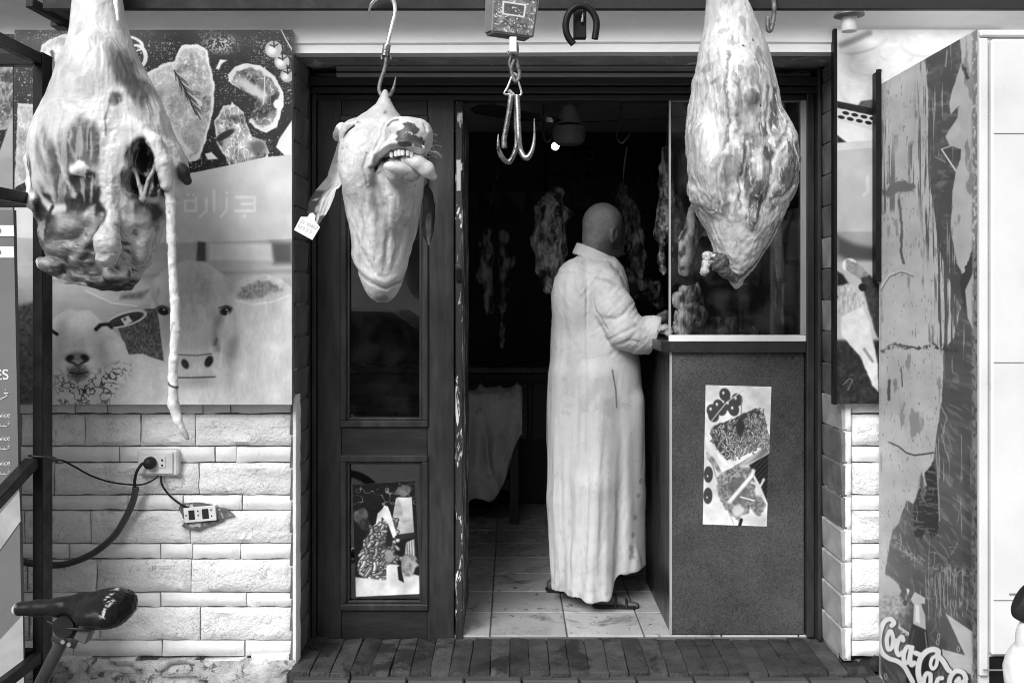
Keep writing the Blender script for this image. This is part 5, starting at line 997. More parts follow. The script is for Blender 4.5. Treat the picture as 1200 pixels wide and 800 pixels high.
dp = sheet('poster', wp(417, 699, zp), wp(492.5, 695.5, zp), wp(486, 563, zp), wp(413, 567.5, zp), 0.0015, c.material('print_of_minced_meat_heap', 0.3, 1.0, blur=7, tone=.5), None, M_edge, 0.002, 4, 6)
tag(dp, 'small print of minced meat spilling from a grinder, behind the lower door pane', 'poster')
# ---- print stuck on the granite counter front
c = Canvas(821, 449, 906, 619, 4, 215); c.A = 214 + 12 * (c.n(10) - .5)
for x, y in ((846, 460), (852, 472), (842, 478), (862, 466), (858, 478), (832, 486), (838, 474), (830, 480)): c.put(c.ell(x, y, 7, 8, -20, .12), 62); c.put(c.ell(x - 2, y - 2, 1.6, 2, 0, .5), 205)
c.put(c.line([(830, 492), (848, 470), (870, 454)], 1.3, .5), 190); c.put(c.line([(868, 462), (868, 486)], 1.3, .5), 120)
c.put(c.poly([(821, 515), (850, 556), (904, 520), (904, 510), (900, 524), (856, 548)], 1), 236); c.put(c.poly([(824, 530), (848, 549), (905, 515), (905, 530), (846, 561), (824, 538)], .8), 150 + 30 * np.sin((c.X + c.Y) / 3)); c.put(c.poly([(822, 510), (848, 547), (905, 513), (905, 520), (846, 556), (822, 520)], .8), 226)
heap = c.poly([(828, 508), (834, 498), (856, 490), (886, 476), (896, 480), (903, 504), (880, 520), (852, 540), (840, 530)], 1.2, 3)
c.put(heap, 60)
for r_ in range(9): c.worms([(828 + r_ * 2.6, 507 + r_ * 4.0), (830 + r_ * 2.6, 500 + r_ * 4.0), (896 + r_ * 1.0, 474 + r_ * 4.6), (900 + r_ * .7, 482 + r_ * 4.8)], 46, 5.5, 1.7, 110, 200, 1.0 if r_ % 2 else 2.0)
c.put(c.poly([(862, 494), (868, 484), (874, 500), (868, 512), (862, 506)], 1.5), 50)
c.put(c.poly([(880, 545), (906, 530), (906, 590), (896, 570)], 1), 34 + 20 * np.sin(c.Y + c.X)); c.put(c.poly([(838, 560), (862, 546), (886, 550), (890, 580), (880, 606), (868, 614), (850, 600), (840, 580)], 1.5, 5), 120 + 160 * (c.n(2.4) - .5)); c.put(c.ell(864, 568, 12, 6, -35, .2), 70 + 40 * c.n(3)); c.put(c.ell(872, 584, 12, 9, -40, .2), 90 + 40 * c.n(3)); c.put(c.line([(856, 590), (870, 574), (884, 558), (886, 552)], 5, 1.5), 232); c.put(c.line([(884, 566), (896, 570), (900, 562)], 3, 1), 214)
c.put(c.ell(893, 594, 10, 12, 0, .2, .8), 110 + 130 * (c.n(2.2) - .5)); c.put(c.ell(868, 600, 8, 7, 0, .3, .6), 200); c.put(c.ell(884, 610, 14, 5, 0, .2, .6), 220); c.put(c.line([(870, 584), (888, 588)], 1.5, .5), 236)
for x, y in ((827, 558), (827, 584)): c.put(c.ell(x, y, 6, 10, 0, .1), 62); c.put(c.ell(x - 1, y + 2, 1.2, 1.4, 0, .4), 190)
c.put(c.line([(830, 540), (844, 580), (862, 617)], 1.2, .5), 150); c.put(c.line([(872, 612), (870, 619)], 4, 1), 20)
zp = DD + 0.006
cp = sheet('poster', wp(823.5, 614, zp), wp(898.5, 616.5, zp), wp(904, 453, zp), wp(827, 451, zp), 0.0015, c.material('print_of_mince_tray', 0.35, 1.0, blur=5, tone=.35), None, M_edge, 0.002, 4, 6)
tag(cp, 'small print of a tray of mince and chops, stuck on the granite counter front', 'poster')

# ---- drinks fridge: scratched side panel with peeling advert
FX, FN, FF, FT = 1.308, 2.80, 3.55, 2.228
class Side(Canvas):
    def __init__(s, w, h):
        s.w, s.h = w, h; d, z = np.meshgrid(FF + (FN - FF) * (np.arange(w) + .5) / w, FT * (1 - (np.arange(h) + .5) / h))
        s.X = (HX + FX * FOC / d).astype(np.float32); s.Y = (HY - (z - CZ) * FOC / d).astype(np.float32); s.A = np.full_like(s.X, 170); s.U = (d - FN).astype(np.float32) * 100; s.V = z.astype(np.float32) * 100
c = Side(460, 1340); U, V = c.U, c.V
nf = fbm(U / 30, V / 60, None, 4); streak = fbm(U / 1.2 + 4 * nf, V / 15, None, 4)
dark = 76 + 20 * (fbm(U / 40, V / 3, None, 3) - .5) + 16 * (nf - .5); dark = dark + 10 * (np.sin(V / 1.9) > .94)
grime = fbm(U / 6, V / 9 + 7, None, 5); film = 176 + 16 * (nf - .5) + 12 * (fbm(U / 50, V / 5, None, 3) - .5); film = film - 70 * sst(.64, .72, grime) * .6
c.A = dark + 46 * sst(.62, .70, fbm(U / 7 + V / 40, V / 1.6 - U / 8, None, 4)) * .5 + 60 * sst(.70, .74, fbm(U / 1.2, V / 16, None, 4))
wob = 7
m1 = c.poly([(1020, 88), (1084, 60), (1086, 80), (1089, 150), (1090, 215), (1100, 290), (1118, 345), (1126, 360), (1118, 395), (1106, 410), (1104, 470), (1098, 505), (1094, 535), (1090, 565), (1084, 570), (1080, 552), (1076, 575), (1070, 590), (1062, 586), (1054, 612), (1046, 622), (1040, 650), (1034, 700), (1020, 700)], .8, 2.5, 8)
c.put(m1, film); tear = sst(.50, .58, streak) * c.poly([(1078, 60), (1092, 60), (1094, 210), (1122, 340), (1128, 380), (1114, 420), (1090, 400), (1096, 350), (1078, 240), (1074, 120)], 5); c.put(tear * .9, 70)
tear2 = sst(.53, .60, streak) * c.poly([(1030, 115), (1036, 115), (1046, 170), (1056, 245), (1034, 250), (1028, 170)], 4); c.put(tear2 * .85, 84); c.put(sst(.52, .58, streak) * c.poly([(1064, 170), (1080, 160), (1082, 230), (1066, 228)], 4) * .8, 84)
c.put(c.line([(1054, 235), (1057, 270), (1056, 295), (1059, 308)], 3, .8, 3), 86); c.put(c.poly([(1034, 222), (1058, 212), (1072, 214), (1074, 222), (1058, 224), (1038, 232)], 1.5, 9, 4), 92)
c.put(c.poly([(1124, 34), (1148, 20), (1148, 220), (1142, 300), (1138, 310), (1130, 325), (1122, 310), (1114, 270), (1116, 225), (1120, 200), (1126, 186), (1126, 175), (1112, 170), (1108, 160), (1114, 150), (1122, 138), (1124, 124), (1114, 134), (1112, 122), (1116, 106), (1122, 88), (1127, 72)], .8, 1.5), film * 1.0 + 2)
c.put(c.poly([(1126, 74), (1132, 80), (1136, 92), (1132, 94)], 1, 4, 3), 70); c.put(c.poly([(1114, 62), (1124, 60), (1126, 74), (1118, 60)], 1), 96); c.put(c.line([(1103, 175), (1118, 170)], 1.6, .5), 176); c.put(c.line([(1104, 176), (1120, 200)], 1.8, .5), 205); c.put(c.line([(1096, 184), (1108, 190)], 1.2, .5), 150); c.put(c.line([(1110, 60), (1108, 78)], 1.6, .7), 150)
c.put(c.poly([(1124, 330), (1141, 290), (1141, 330), (1134, 345), (1130, 365), (1128, 350)], .8, 5, 4), 56); c.put(c.poly([(1131, 340), (1141, 318), (1141, 388), (1134, 372)], 1), 170)
c.put(c.line([(1032, 340), (1042, 325), (1054, 319), (1064, 321), (1070, 324)], 1.5, .6, 1), 110); c.put(c.line([(1032, 338), (1042, 322), (1056, 317), (1068, 321)], 1.0, .5, 1), 210)
c.put(c.line([(1032, 412), (1050, 405), (1070, 408), (1096, 405), (1122, 410)], 5, 1.5, 9) * (c.n(3, sd=3) > .47), 60); c.put(c.line([(1050, 404), (1072, 407)], 2, .8, 2), 60)
c.put(c.line([(1041, 518), (1054, 524), (1062, 530), (1072, 533), (1094, 530)], 1.6, .5, 2), 44); c.put(c.line([(1042, 446), (1042, 468)], 3.5, .8, 2), 84); c.put(c.line([(1056, 430), (1057, 452)], 1.6, .6, 2), 96)
c.put(sst(.72, .76, c.n(1.6, 6, 5, 4)) * m1 * .6, 90)
# the bottle shape half scraped away, scratches
c.put(c.poly([(1070, 600), (1075, 580), (1080, 560), (1094, 540), (1098, 560), (1101, 600), (1099, 622), (1092, 632), (1086, 616), (1080, 632), (1072, 628)], .8, 3, 4) * (1 - c.poly([(1076, 555), (1082, 545), (1086, 575), (1080, 590)], 1, 5, 3)), 20 + 60 * sst(.6, .66, c.n(9, 2, 4, 8)))
for i in range(60):
    rx, ry, a, l = rng.uniform(1036, 1140), rng.uniform(470, 760), rng.uniform(-.3, 2.2), rng.uniform(3, 26); c.put(c.line([(rx, ry), (rx + l * .5 * math.cos(a), ry + l * .5 * math.sin(a) + .4), (rx + l * math.cos(a + .15), ry + l * math.sin(a + .15))], .8, .4) * .7, 152)
c.put(c.line([(1036, 620), (1060, 645), (1090, 664), (1136, 670)], 9, 6, 12) * sst(.48, .58, c.n(3, 2, 4, 3)) * .7, 158); c.put(c.poly([(1080, 670), (1136, 664), (1138, 720), (1100, 730), (1084, 700)], 10) * sst(.54, .6, c.n(1.6, 14, 4, 5)) * .7, 156)
c.put(c.line([(1100, 470), (1110, 490), (1104, 510), (1112, 540)], 1.6, .7, 3) * .7, 156); c.put(c.line([(1097, 520), (1099, 560), (1101, 610)], 1.6, .6, 1), 140)
c.put(c.poly([(1030, 668), (1054, 684), (1056, 694), (1044, 712), (1032, 720)], 1.2, 4), 176); c.put(c.ell(1046, 712, 16, 16, 0, .4, 1.2, 5), 150 + 120 * (c.n(3) - .5)); c.put(c.ell(1061, 706, 2.5, 3.5, 0, .2), 60)
c.put(c.poly([(1072, 693), (1084, 700), (1084, 707), (1079, 707), (1084, 720), (1085, 738), (1070, 732), (1071, 708), (1067, 702)], .7), 186); c.put(c.poly([(1073, 708), (1077, 709), (1078, 730), (1073, 728)], 1), 228); c.put(c.poly([(1069, 730), (1086, 738), (1089, 760), (1090, 800), (1062, 800), (1064, 748)], .8), 26); c.put(c.line([(1071, 738), (1066, 760)], 2, 1), 70); c.put(c.line([(1084, 740), (1087, 765)], 1.5, .6), 120); c.put(c.poly([(1062, 689), (1066, 690), (1064, 698)], .8), 214)
c.put(c.poly([(1108, 718), (1140, 740), (1140, 800), (1132, 770)], .8), 186); c.put(c.poly([(1105, 716), (1131, 768), (1118, 764), (1100, 740)], 1), 84); c.put(c.poly([(1101, 762), (1104, 760), (1134, 768), (1142, 790), (1120, 786), (1108, 775)], .8, 1.5), 190 + 20 * (c.n(8, 2) - .5))
for x, y in ((1100, 745), (1099, 752), (1123, 760), (1038, 792)): c.put(c.ell(x, y, 1.9, 3.6, 0, .2) * (1 - c.ell(x, y, 1.0, 2.4, 0, .3)), 165)
# script lettering
def script(pts, w, v, off=(0, 0)):
    q = [(1020 + p.x / 5 + off[0], 640 + p.y / 5 + off[1]) for p in spline([(a, b, 0) for a, b in pts], 6)]; c.put(c.line(q, w, .45), v)
words = [([(125, 462), (138, 446), (118, 424), (82, 440), (58, 500), (52, 570), (72, 625), (110, 655), (160, 672), (200, 705), (228, 755), (248, 792)], 4.6), ([(112, 496), (96, 540), (104, 600), (126, 590), (134, 540), (122, 498), (112, 496)], 4.0), ([(132, 560), (150, 545), (160, 560)], 2.6),
         ([(192, 548), (184, 528), (164, 550), (152, 600), (166, 634), (188, 620)], 4.4), ([(238, 590), (214, 588), (196, 630), (198, 676), (222, 672), (238, 600)], 4.2), ([(244, 590), (232, 650), (240, 692), (256, 680)], 4.6), ([(264, 622), (288, 632)], 4.8),
         ([(392, 640), (396, 612), (366, 602), (324, 618), (290, 664), (280, 730), (292, 790), (320, 835), (360, 850)], 5.4), ([(392, 636), (388, 690), (366, 716), (352, 690), (362, 655), (384, 640)], 3.4), ([(396, 640), (424, 668), (450, 712), (462, 726)], 5.0), ([(352, 748), (330, 742), (314, 775), (316, 820), (340, 830), (352, 790), (352, 748)], 4.2),
         ([(560, 775), (545, 740), (505, 728), (474, 755), (462, 800), (470, 850)], 4.8), ([(500, 790), (520, 770), (516, 810)], 3.4), ([(530, 800), (556, 786), (552, 830)], 4.4), ([(420, 770), (398, 775), (384, 815), (400, 840)], 4.2)]
for pts, w in words: script(pts, w * 1.25 + 1.6, 40, (.9, .8))
for pts, w in words: script(pts, w * 1.25, 226)
for pts in ([(172, 462), (166, 474), (174, 482)], [(169, 470), (176, 476)], [(178, 486), (182, 476), (188, 484), (186, 492)], [(194, 484), (192, 500), (186, 502)], [(200, 490), (198, 500), (204, 502), (206, 494), (200, 490)], [(210, 496), (212, 506)], [(218, 500), (212, 514), (206, 516)], [(224, 504), (221, 518)]): script(pts, 1.5, 206)
c.put(c.poly([(1031, 786), (1036, 800), (1031, 800)], .8), 214)
c.put(sst(1137, 1141, c.X) * (c.n(2, 5) > .44), 120); c.put(sst(1034, 1030.5, c.X) * .7, 170)
c.A = c.A - 30 * sst(.60, .75, fbm(U / 25, V / 40 + 3, None, 5)) * .7 - 14 * sst(60, 0, V)
c.A = np.clip(c.A * 0.97, 6, 232)
fridge = thing('fridge', 'tall white drinks fridge with a scratched, peeling advert on its side', 'fridge', (FX + .33, 3.2, 0))
M_fridge = mat('white_enamel', 0.66, rough=0.35, var=0.07, vs=3, wear=[(22, 0.72, 0.02, 0.42), (70, .73, .02, .25), (8, .68, .10, .62)], spec=0.5, bump=.05, wave=(3, .04))
MB().box(FX + .003, FX + .70, FN + .002, FF, 0.14, FT - .002, .004).build('cabinet', M_fridge, fridge)
sheet('side_panel', (FX, FF, 0), (FX, FN, 0), (FX, FN, FT), (FX, FF, FT), 0.0025, c.material('scratched_peeling_advert', 0.38, 1.25, 0.06), fridge, M_edge)
sF = lambda px: wx(px, FN); zF = lambda py: wz(py, FN)
MB().box(sF(1158), FX + .70, FN - .022, FN + .001, zF(765), zF(48), .006).build('fridge_door', M_fridge, fridge)
MB().box(sF(1147), FX + .70, FN - .012, FN + .0015, zF(44), FT - .004, .004).build('header', M_fridge, fridge)
MB().box(sF(1146), sF(1156), FN - .012, FN + .0015, zF(790), zF(46), .003).build('door_frame', M_fridge, fridge)
MB().box(sF(1159), FX + .69, FN - .004, FN + .001, 0.02, zF(768.5), .002).build('toe_grille', M_black, fridge)
M_scuff = mat('thin_seam_dirt', 0.20, rough=.9)
for (a, b_, y, w) in ((1160, 1198, 700, 1.0), (1148, 1178, 781, 1.6), (1178, 1199, 693, 2.2), (1160, 1200, 158, .8), (1160, 1200, 424, .8)): MB().box(sF(a), sF(b_), FN - .0236, FN - .0215, zF(y + w / 2), zF(y - w / 2)).build('scuff_mark', M_scuff, fridge)
MB().box(FX - .020, FX - .001, FF - .03, FF + .012, wz(330, FF), wz(86, FF), .003).build('hinge_post', M_black, fridge)
kn = MB(); kn.lathe([(0.001, 0), (0.010, 0), (0.010, 0.01), (0.001, 0.012)], Matrix.Translation((FX - .004, FF - .01, wz(86, FF))), 10); kn.build('hinge_cap', M_black, fridge)

# ---- black metal rack on the left with its sign board
rack = thing('metal_rack', 'black square tube rack standing against the wall on the left', 'rack', (-1.9, 2.75, 0))
px0, px1 = -1.541, -1.508
MB().box(px0, px1, 3.20, 3.27, 0, 2.262, .002).build('post', M_black, rack); MB().box(-2.62, -2.587, 3.20, 3.27, 0, 2.262, .002).build('post', M_black, rack)
MB().box(px0, px1, 2.0, 2.07, 0, 2.262, .002).build('post', M_black, rack); MB().box(-2.62, -2.587, 2.0, 2.07, 0, 2.262, .002).build('post', M_black, rack)
for z in (2.222, 1.765, 0.30):
    MB().box(px0 + .003, px1 - .003, 2.072, 3.198, z, z + .036, .002).build('rail', M_black, rack); MB().box(-2.585, px0 - .002, 3.203, 3.24, z, z + .036, .002).build('rail', M_black, rack)
MB().bar((px1 - .03, 3.19, .945), (px1 - .03, 2.2, .60), .040, .034, .002).build('brace', M_black, rack)
M_sign = mat('grey_sign_face', 0.155, rough=0.35, var=0.08, vs=3); M_white = mat('white_lettering', 0.80, rough=0.4); M_pale = mat('pale_sign_band', 0.36, rough=.4)
SD = 3.15
sg = MB(); sg.prism([(wx(28.5, SD), wz(800, SD) - .25), (wx(15.5, SD), wz(246, SD)), (-2.45, wz(246, SD)), (-2.45, wz(800, SD) - .25)][::-1], Matrix.Translation((0, SD + .02, 0)) @ FACE, .02)
sign = sg.build('sign_board', M_sign); tag(sign, 'grey service sign board with white lettering, standing inside the black rack', 'sign')
Ms = Matrix.Translation((0, SD - .001, 0)) @ FACE
q = MB(); q.prism([(wx(24.5, SD), wz(610, SD)), (-2.40, wz(1050, SD)), (-2.40, wz(940, SD)), (wx(23, SD), wz(575, SD))][::-1], Ms, .0015); q.build('pale_band', M_pale, sign)
q = MB(); q.prism([(wx(27, SD), wz(720, SD)), (wx(28.3, SD), wz(800, SD)), (-2.40, wz(1100, SD)), (-2.40, wz(1060, SD))][::-1], Ms, .0012); q.build('pale_band', M_pale, sign)
for y in (271, 296): q = MB(); q.prism([(wx(17, SD), wz(y + 6, SD)), (wx(16.5, SD), wz(y - 7, SD)), (wx(-1, SD), wz(y - 7, SD)), (wx(2.5, SD), wz(y, SD)), (wx(-1, SD), wz(y + 6, SD))], Ms, .0015); q.build('arrow_mark', M_white, sign)
def rt(s, px, py, h, sh=0.0):                              # right-aligned lettering, baseline at (px, py)
    o = text_obj(s, h, Matrix.Identity(4), M_white, sign); w = max(v.co.x for v in o.data.vertices)
    o.data.transform(Ms @ Matrix.Translation((wx(px, SD) - w, wz(py, SD), 0)) @ Matrix.Rotation(R(4), 4, 'Z')); return o
rt('SERVICES', 10.5, 449, .046)
for y in (491, 518, 547): rt('Service', 12, y - 1, .0215)
def arab(x, y, s):                                        # the word for 'service' as joined strokes, read from the right
    q = MB(); o = lambda pts: q.tube([(wx(x + a * s, SD), SD - .0015, wz(y - b * s, SD)) for a, b in pts], .0012 * s, 5)
    o([(0, 5), (-4, 5.5), (-1, 2.5), (-6, 0), (-12, 0)]); o([(-2.5, 8), (-2.6, 8.8)]); o([(-8, 0), (-9, 3.5), (-12, 0), (-15, 0)]); o([(-15, 0), (-15.5, 3), (-18, 3), (-18, 0), (-15, 0)]); o([(-18, 0), (-21, 0), (-23, 2.5), (-21, 4.5), (-20, 0)]); o([(-21, 7), (-21.2, 7.6)]); o([(-23, 7), (-23.2, 7.6)])
    q.build('lettering', M_white, sign)
arab(10, 467, 1.25); arab(12, 499, .7); arab(12, 526, .7); arab(12, 555, .7)

# ---- sockets, plug, cables, hose
WD = DW - 0.018
M_plast = mat('old_white_plastic', 0.66, rough=.45, var=.15, vs=20, wear=(30, .68, .05, .3)); M_rub = mat('black_rubber', 0.014, rough=.5, spec=.25, var=.2, vs=20, bump=.15, bs=80); M_hole = mat('socket_hole', 0.01, rough=.8)
def w3(px, py, o=0.0): return (wx(px, WD), WD - o, wz(py, WD))
sk = thing('wall_socket', 'white double socket with a black plug on the stone wall', 'socket', w3(187, 541))
q = MB(); q.box(wx(164, WD), wx(211, WD), WD - .026, WD + .012, wz(556, WD), wz(526, WD), .006); q.build('socket_box', M_plast, sk, 30)
q = MB(); q.box(wx(166, WD), wx(206, WD), WD - .032, WD - .0262, wz(553.5, WD), wz(528, WD), .003); fp = q.build('face_plate', M_plast, sk, 30)
q = MB(); q.box(wx(190, WD), wx(198, WD), WD - .035, WD - .0322, wz(546, WD), wz(533, WD), .001); q.build('outlet', M_plast, sk)
for y in (537, 543): q = MB(); q.lathe([(.0001, 0), (.0036, 0), (.0036, .002), (.0001, .002)], Matrix.Translation((wx(194, WD), WD - .0352, wz(y, WD))) @ FACE, 10); q.build('outlet_hole', M_hole, sk)
q = MB(); q.lathe([(.0001, 0), (.022, 0), (.0225, .012), (.019, .026), (.012, .032), (.0001, .033)], Matrix.Translation((wx(180.5, WD), WD - .0325, wz(540, WD))) @ FACE, 20); plug = q.build('plug', M_rub, sk, 50)
q = MB(); q.tube(spline([w3(174, 539, .055), w3(168, 548, .06), w3(164, 560, .05), w3(163, 570, .04)], 8), .0055, 8); q.build('cable', M_rub, sk, 60)
hose = MB(); hp_ = spline([w3(164, 568, .04), w3(160, 585, .035), w3(150, 606, .03), w3(136, 627, .03), w3(112, 646, .03), w3(85, 657, .03), w3(62, 659, .03), w3(30, 652, .06), w3(0, 640, .1), w3(-40, 620, .2)], 14); hose.tube(hp_, [.0118 + .0006 * (i % 2) for i in range(len(hp_))], 10)
tag(hose.build('hose', mat('dark_corrugated_hose', .045, rough=.55, var=.2, vs=30), None, 80), 'dark corrugated cable hose curving down from the wall socket plug', 'hose')
cab = MB(); cab.tube(spline([w3(188, 556, .02), w3(180, 562, .03), w3(165, 566, .03), w3(135, 563, .03), w3(110, 555, .03), w3(90, 544, .03), w3(76, 536, .05), w3(66, 532, .2), (-1.50, 3.19, wz(534, 3.2))], 8), .0032, 7)
tag(cab.build('cable', M_rub, None, 60), 'thin black cable looped from the socket to the black rack post', 'cable')
kt = MB(); kt.tube(spline([(-1.548, 3.19, wz(533, 3.2)), (-1.52, 3.185, wz(534, 3.2)), (-1.49, 3.19, wz(535, 3.2)), (-1.46, 3.2, wz(540, 3.2)), (-1.475, 3.2, wz(536, 3.2)), (-1.50, 3.187, wz(532, 3.2))], 6), .0042, 7); tag(kt.build('cable_tie', M_rub, None, 60), 'black cord knotted round the rack post', 'cord')
ls = thing('loose_socket', 'loose double socket hanging crooked from a broken hole in the stones', 'socket', w3(236, 601))
Ml = Matrix.Translation(w3(236, 601, .012)) @ FACE @ Matrix.Rotation(R(5), 4, 'Z'); px_ = DW / FOC
def lb(cx, cy, w, h, z0, z1, nm, m): q = MB(); q.obox((w * px_, h * px_, z1 - z0), Ml @ Matrix.Translation((cx * px_, cy * px_, (z0 + z1) / 2)), .0008); return q.build(nm, m, ls)
lb(0, 0, 37, 17, -.02, .006, 'socket_box', M_plast); lb(-9.5, 0, 7, 11, .0062, .0075, 'outlet', M_hole); lb(6.5, 0, 7.5, 11.5, .0062, .0075, 'outlet', M_hole)
for cx, cy in ((-2, 4), (-2, -1), (13.5, 4), (13.5, -3), (-16, 0)): lb(cx, cy, 1.6, 1.6, .0062, .0072, 'screw', M_hole)
q = MB(); q.tube(spline([w3(190, 556, .015), w3(192, 566, .02), w3(200, 578, .02), w3(212, 588, .02), w3(222, 594, .012)], 8), .004, 7); q.build('cable', M_rub, ls, 60)
# the broken hole around it: a dark recess plate with ragged rubble rim
hb = MB(); pts = []
for k in range(22): a = k / 22 * 2 * math.pi; r_ = 1 + .22 * math.sin(3 * a + 1) + .16 * random.uniform(-1, 1); pts.append((30 * r_ * math.cos(a) * px_, 14 * r_ * math.sin(a) * px_))
hb.prism(pts, Matrix.Translation((wx(238, WD), WD + .004, wz(603, WD))) @ FACE, .010); hb.build('broken_hole', mat('broken_stone_core', .12, rough=.95, var=.5, vs=30, bump=.8, bs=60, wear=(24, .55, .06, .5)), building)

# ================================================================== RAIL, HOOKS, SCALE
BD = 3.30
rail = thing('hanging_rail', 'dark steel bar running across the shop front above the hanging meat', 'rail', wp(600, 6, BD))
MB().box(-1.55, 2.3, BD - .012, BD + .012, wz(12, BD), wz(-2, BD), .002).build('bar', M_beam, rail)
MB().bar(wp(34, 3, 3.3), wp(76, 26, 3.46), .03, .03, .002).build('bracket', M_beam, rail); MB().box(2.05, 2.09, BD + .013, 3.66, wz(10, BD), wz(2, BD), .002).build('bracket', M_beam, rail); MB().box(-1.54, -1.50, BD + .013, 3.66, wz(10, BD), wz(2, BD), .002).build('bracket', M_beam, rail)
MB().box(wx(62, 3.46), wx(78, 3.46), 3.44, 3.50, wz(33, 3.46), wz(20, 3.46), .002).build('bracket_foot', M_beam, rail)
def H(px, py, d=3.22): return wp(px, py, d)
def pr(l): return [H(*p) for p in l]
hk = thing('meat_hook', 'bright swivelling steel hook piercing the skin of the cow head', 'hook', H(455, 60))
q = MB(); q.tube(spline(pr([(432, 16, 3.29), (435, 6, 3.27), (443, -2, 3.26), (453, -4, 3.26), (461, 2, 3.26), (463, 14, 3.26), (460, 28, 3.25), (456, 44, 3.24), (453, 56, 3.23)]), 6), [.004 + .0035 * min(1, i / 10) for i in range(49)], 10); q.build('hook', M_chrome, hk, 60)
q = MB(); q.tube(pr([(453.5, 53), (451.5, 66)]), .0125, 14); q.build('swivel', M_steel, hk, 40)
for x in (447.5, 458): q = MB(); q.tube(pr([(x, 65), (x, 70)]), .004, 8); q.build('swivel_nut', M_steel, hk, 60)
q = MB(); lh = spline(pr([(453, 66), (451, 80), (446, 95), (444.5, 106, 3.215), (449, 114, 3.205), (456, 113, 3.19), (461, 104, 3.18), (464, 90, 3.18)]), 7); q.tube(lh, [.0062 * (1 if i < len(lh) - 9 else (len(lh) - i) / 9 * .9 + .1) for i in range(len(lh))], 10); q.build('hook', M_rusty, hk, 60)
# scale
sca = thing('hanging_scale', 'grey electronic hanging scale with a worn face and steel ring', 'scale', H(602, 30))
Mb = Matrix.Translation(H(602, 18)) @ FACE @ Matrix.Rotation(R(-4), 4, 'Z') @ Matrix.Rotation(R(16), 4, 'Y') @ Matrix.Rotation(R(6), 4, 'X'); u_ = 3.22 / FOC
def trap(w1, w2, h1, h2, z0, z1, dz, nm, m, bev=.006):
    b = bmesh.new(); bot = [(-w2, -h1), (w2, -h1), (w1, h2), (-w1, h2)]; v0 = [b.verts.new((x * u_ * 1.02, y * u_, z0)) for x, y in bot]; v1 = [b.verts.new((x * u_ * dz, y * u_ * dz, z1)) for x, y in bot]
    b.faces.new(v0[::-1]); b.faces.new(v1)
    for k in range(4): b.faces.new((v0[k], v0[(k + 1) % 4], v1[(k + 1) % 4], v1[k]))
    if bev: bmesh.ops.bevel(b, geom=b.edges[:], offset=bev, segments=3, affect='EDGES')
    q = MB(); q._add(b, Mb); return q.build(nm, m, sca, 30)
M_sh = mat('grey_scale_housing', .20, rough=.45, var=.12, vs=20, wear=(40, .7, .03, .5)); M_bz = mat('pale_bezel', .5, rough=.5)
trap(29, 26, 24, 24, -.085, .0, .98, 'housing', M_sh, .008); trap(29, 26.5, 23.5, 24, .0005, .008, .97, 'bezel', M_sh, .004)
cf = Canvas(-27, -22, 27, 22, 6, 130); cf.A = 120 + 120 * (cf.n(5) - .5) + 60 * (cf.n(1.2) - .5); cf.put(cf.poly([(-17, -14), (13, -14), (13, 2), (-17, 2)], .4), 225); cf.put(cf.poly([(-14.5, -12), (10.5, -12), (10.5, 0), (-14.5, 0)], .4), 96 + 40 * (cf.n(2) - .5))
for x in (-12, -3, 6, 15): cf.put(cf.ell(x, 12, 3.6, 3.2, 0, .2) * (1 - cf.ell(x, 12, 2.6, 2.3, 0, .2)), 60)
cf.put(sst(.62, .7, cf.n(3, 2)), 215)
e_ = .0092; pts_ = [Mb @ Vector((x * u_ * .9, y * u_ * .9, e_)) for x, y in ((-26.5, -23.5), (26.5, -23.5), (29, 24), (-29, 24))]; sheet('face_plate', *pts_, .001, cf.material('worn_scale_face', .35, .95), sca, M_sh)
q = MB(); q.box(wx(597, 3.2), wx(605.5, 3.2), 3.19, 3.215, wz(62, 3.2), wz(44, 3.2), .002); q.build('hook_bracket', mat('white_bracket', .75, rough=.4), sca)
q = MB(); q.tube(spline(pr([(597, 58), (595, 62), (598, 66), (604, 67), (607, 63), (606, 50)]), 5), .0035, 8); q.build('bracket_pin', M_steel, sca, 60)
q = MB(); q.tube(pr([(602, -14), (602, -2)]), .006, 8); q.tube(spline(pr([(602, -2, 3.25), (597, -8, 3.30), (602, -14, 3.32), (607, -8, 3.30), (602, -2, 3.25)]), 5), .004, 8); q.build('top_ring', M_steel, sca, 60)
# swivel and ring
hs = thing('double_hook', 'two worn steel butcher hooks linked together under the hanging scale', 'hook', H(603, 130))
q = MB(); q.tube(spline(pr([(600, 64), (597, 74), (600, 84), (607, 90), (608, 78), (604, 66), (600, 64)]), 5), .0045, 8); q.tube(spline(pr([(603, 70), (599, 82), (604, 96), (609, 88), (606, 74)]), 5), .0062, 8); q.build('shackle', M_rusty, hs, 60)
q = MB(); q.tube(spline(pr([(602, 86), (599, 92), (595, 102), (591, 110), (598, 111), (608, 112), (611, 109), (608, 98), (605, 88), (602, 86)]), 6), .0038, 8); q.build('triangle_ring', M_chrome, hs, 60)
q = MB(); q.tube(pr([(596, 106), (602, 112)]), .0065, 10); q.build('eye', M_chrome, hs, 60)
h1 = spline(pr([(599, 112), (596, 130), (592, 150), (590, 166), (592, 178, 3.20), (598, 186), (604, 184), (607, 172)]), 6)
h1 = spline(pr([(599, 112), (596, 128), (593, 148), (590, 164), (587, 176), (585, 160)]), 6)
q = MB(); q.tube(spline(pr([(599, 112), (597, 128), (594, 146), (591, 162), (591, 174)]), 6), .0095, 10); q.build('shank', M_steel, hs, 60)
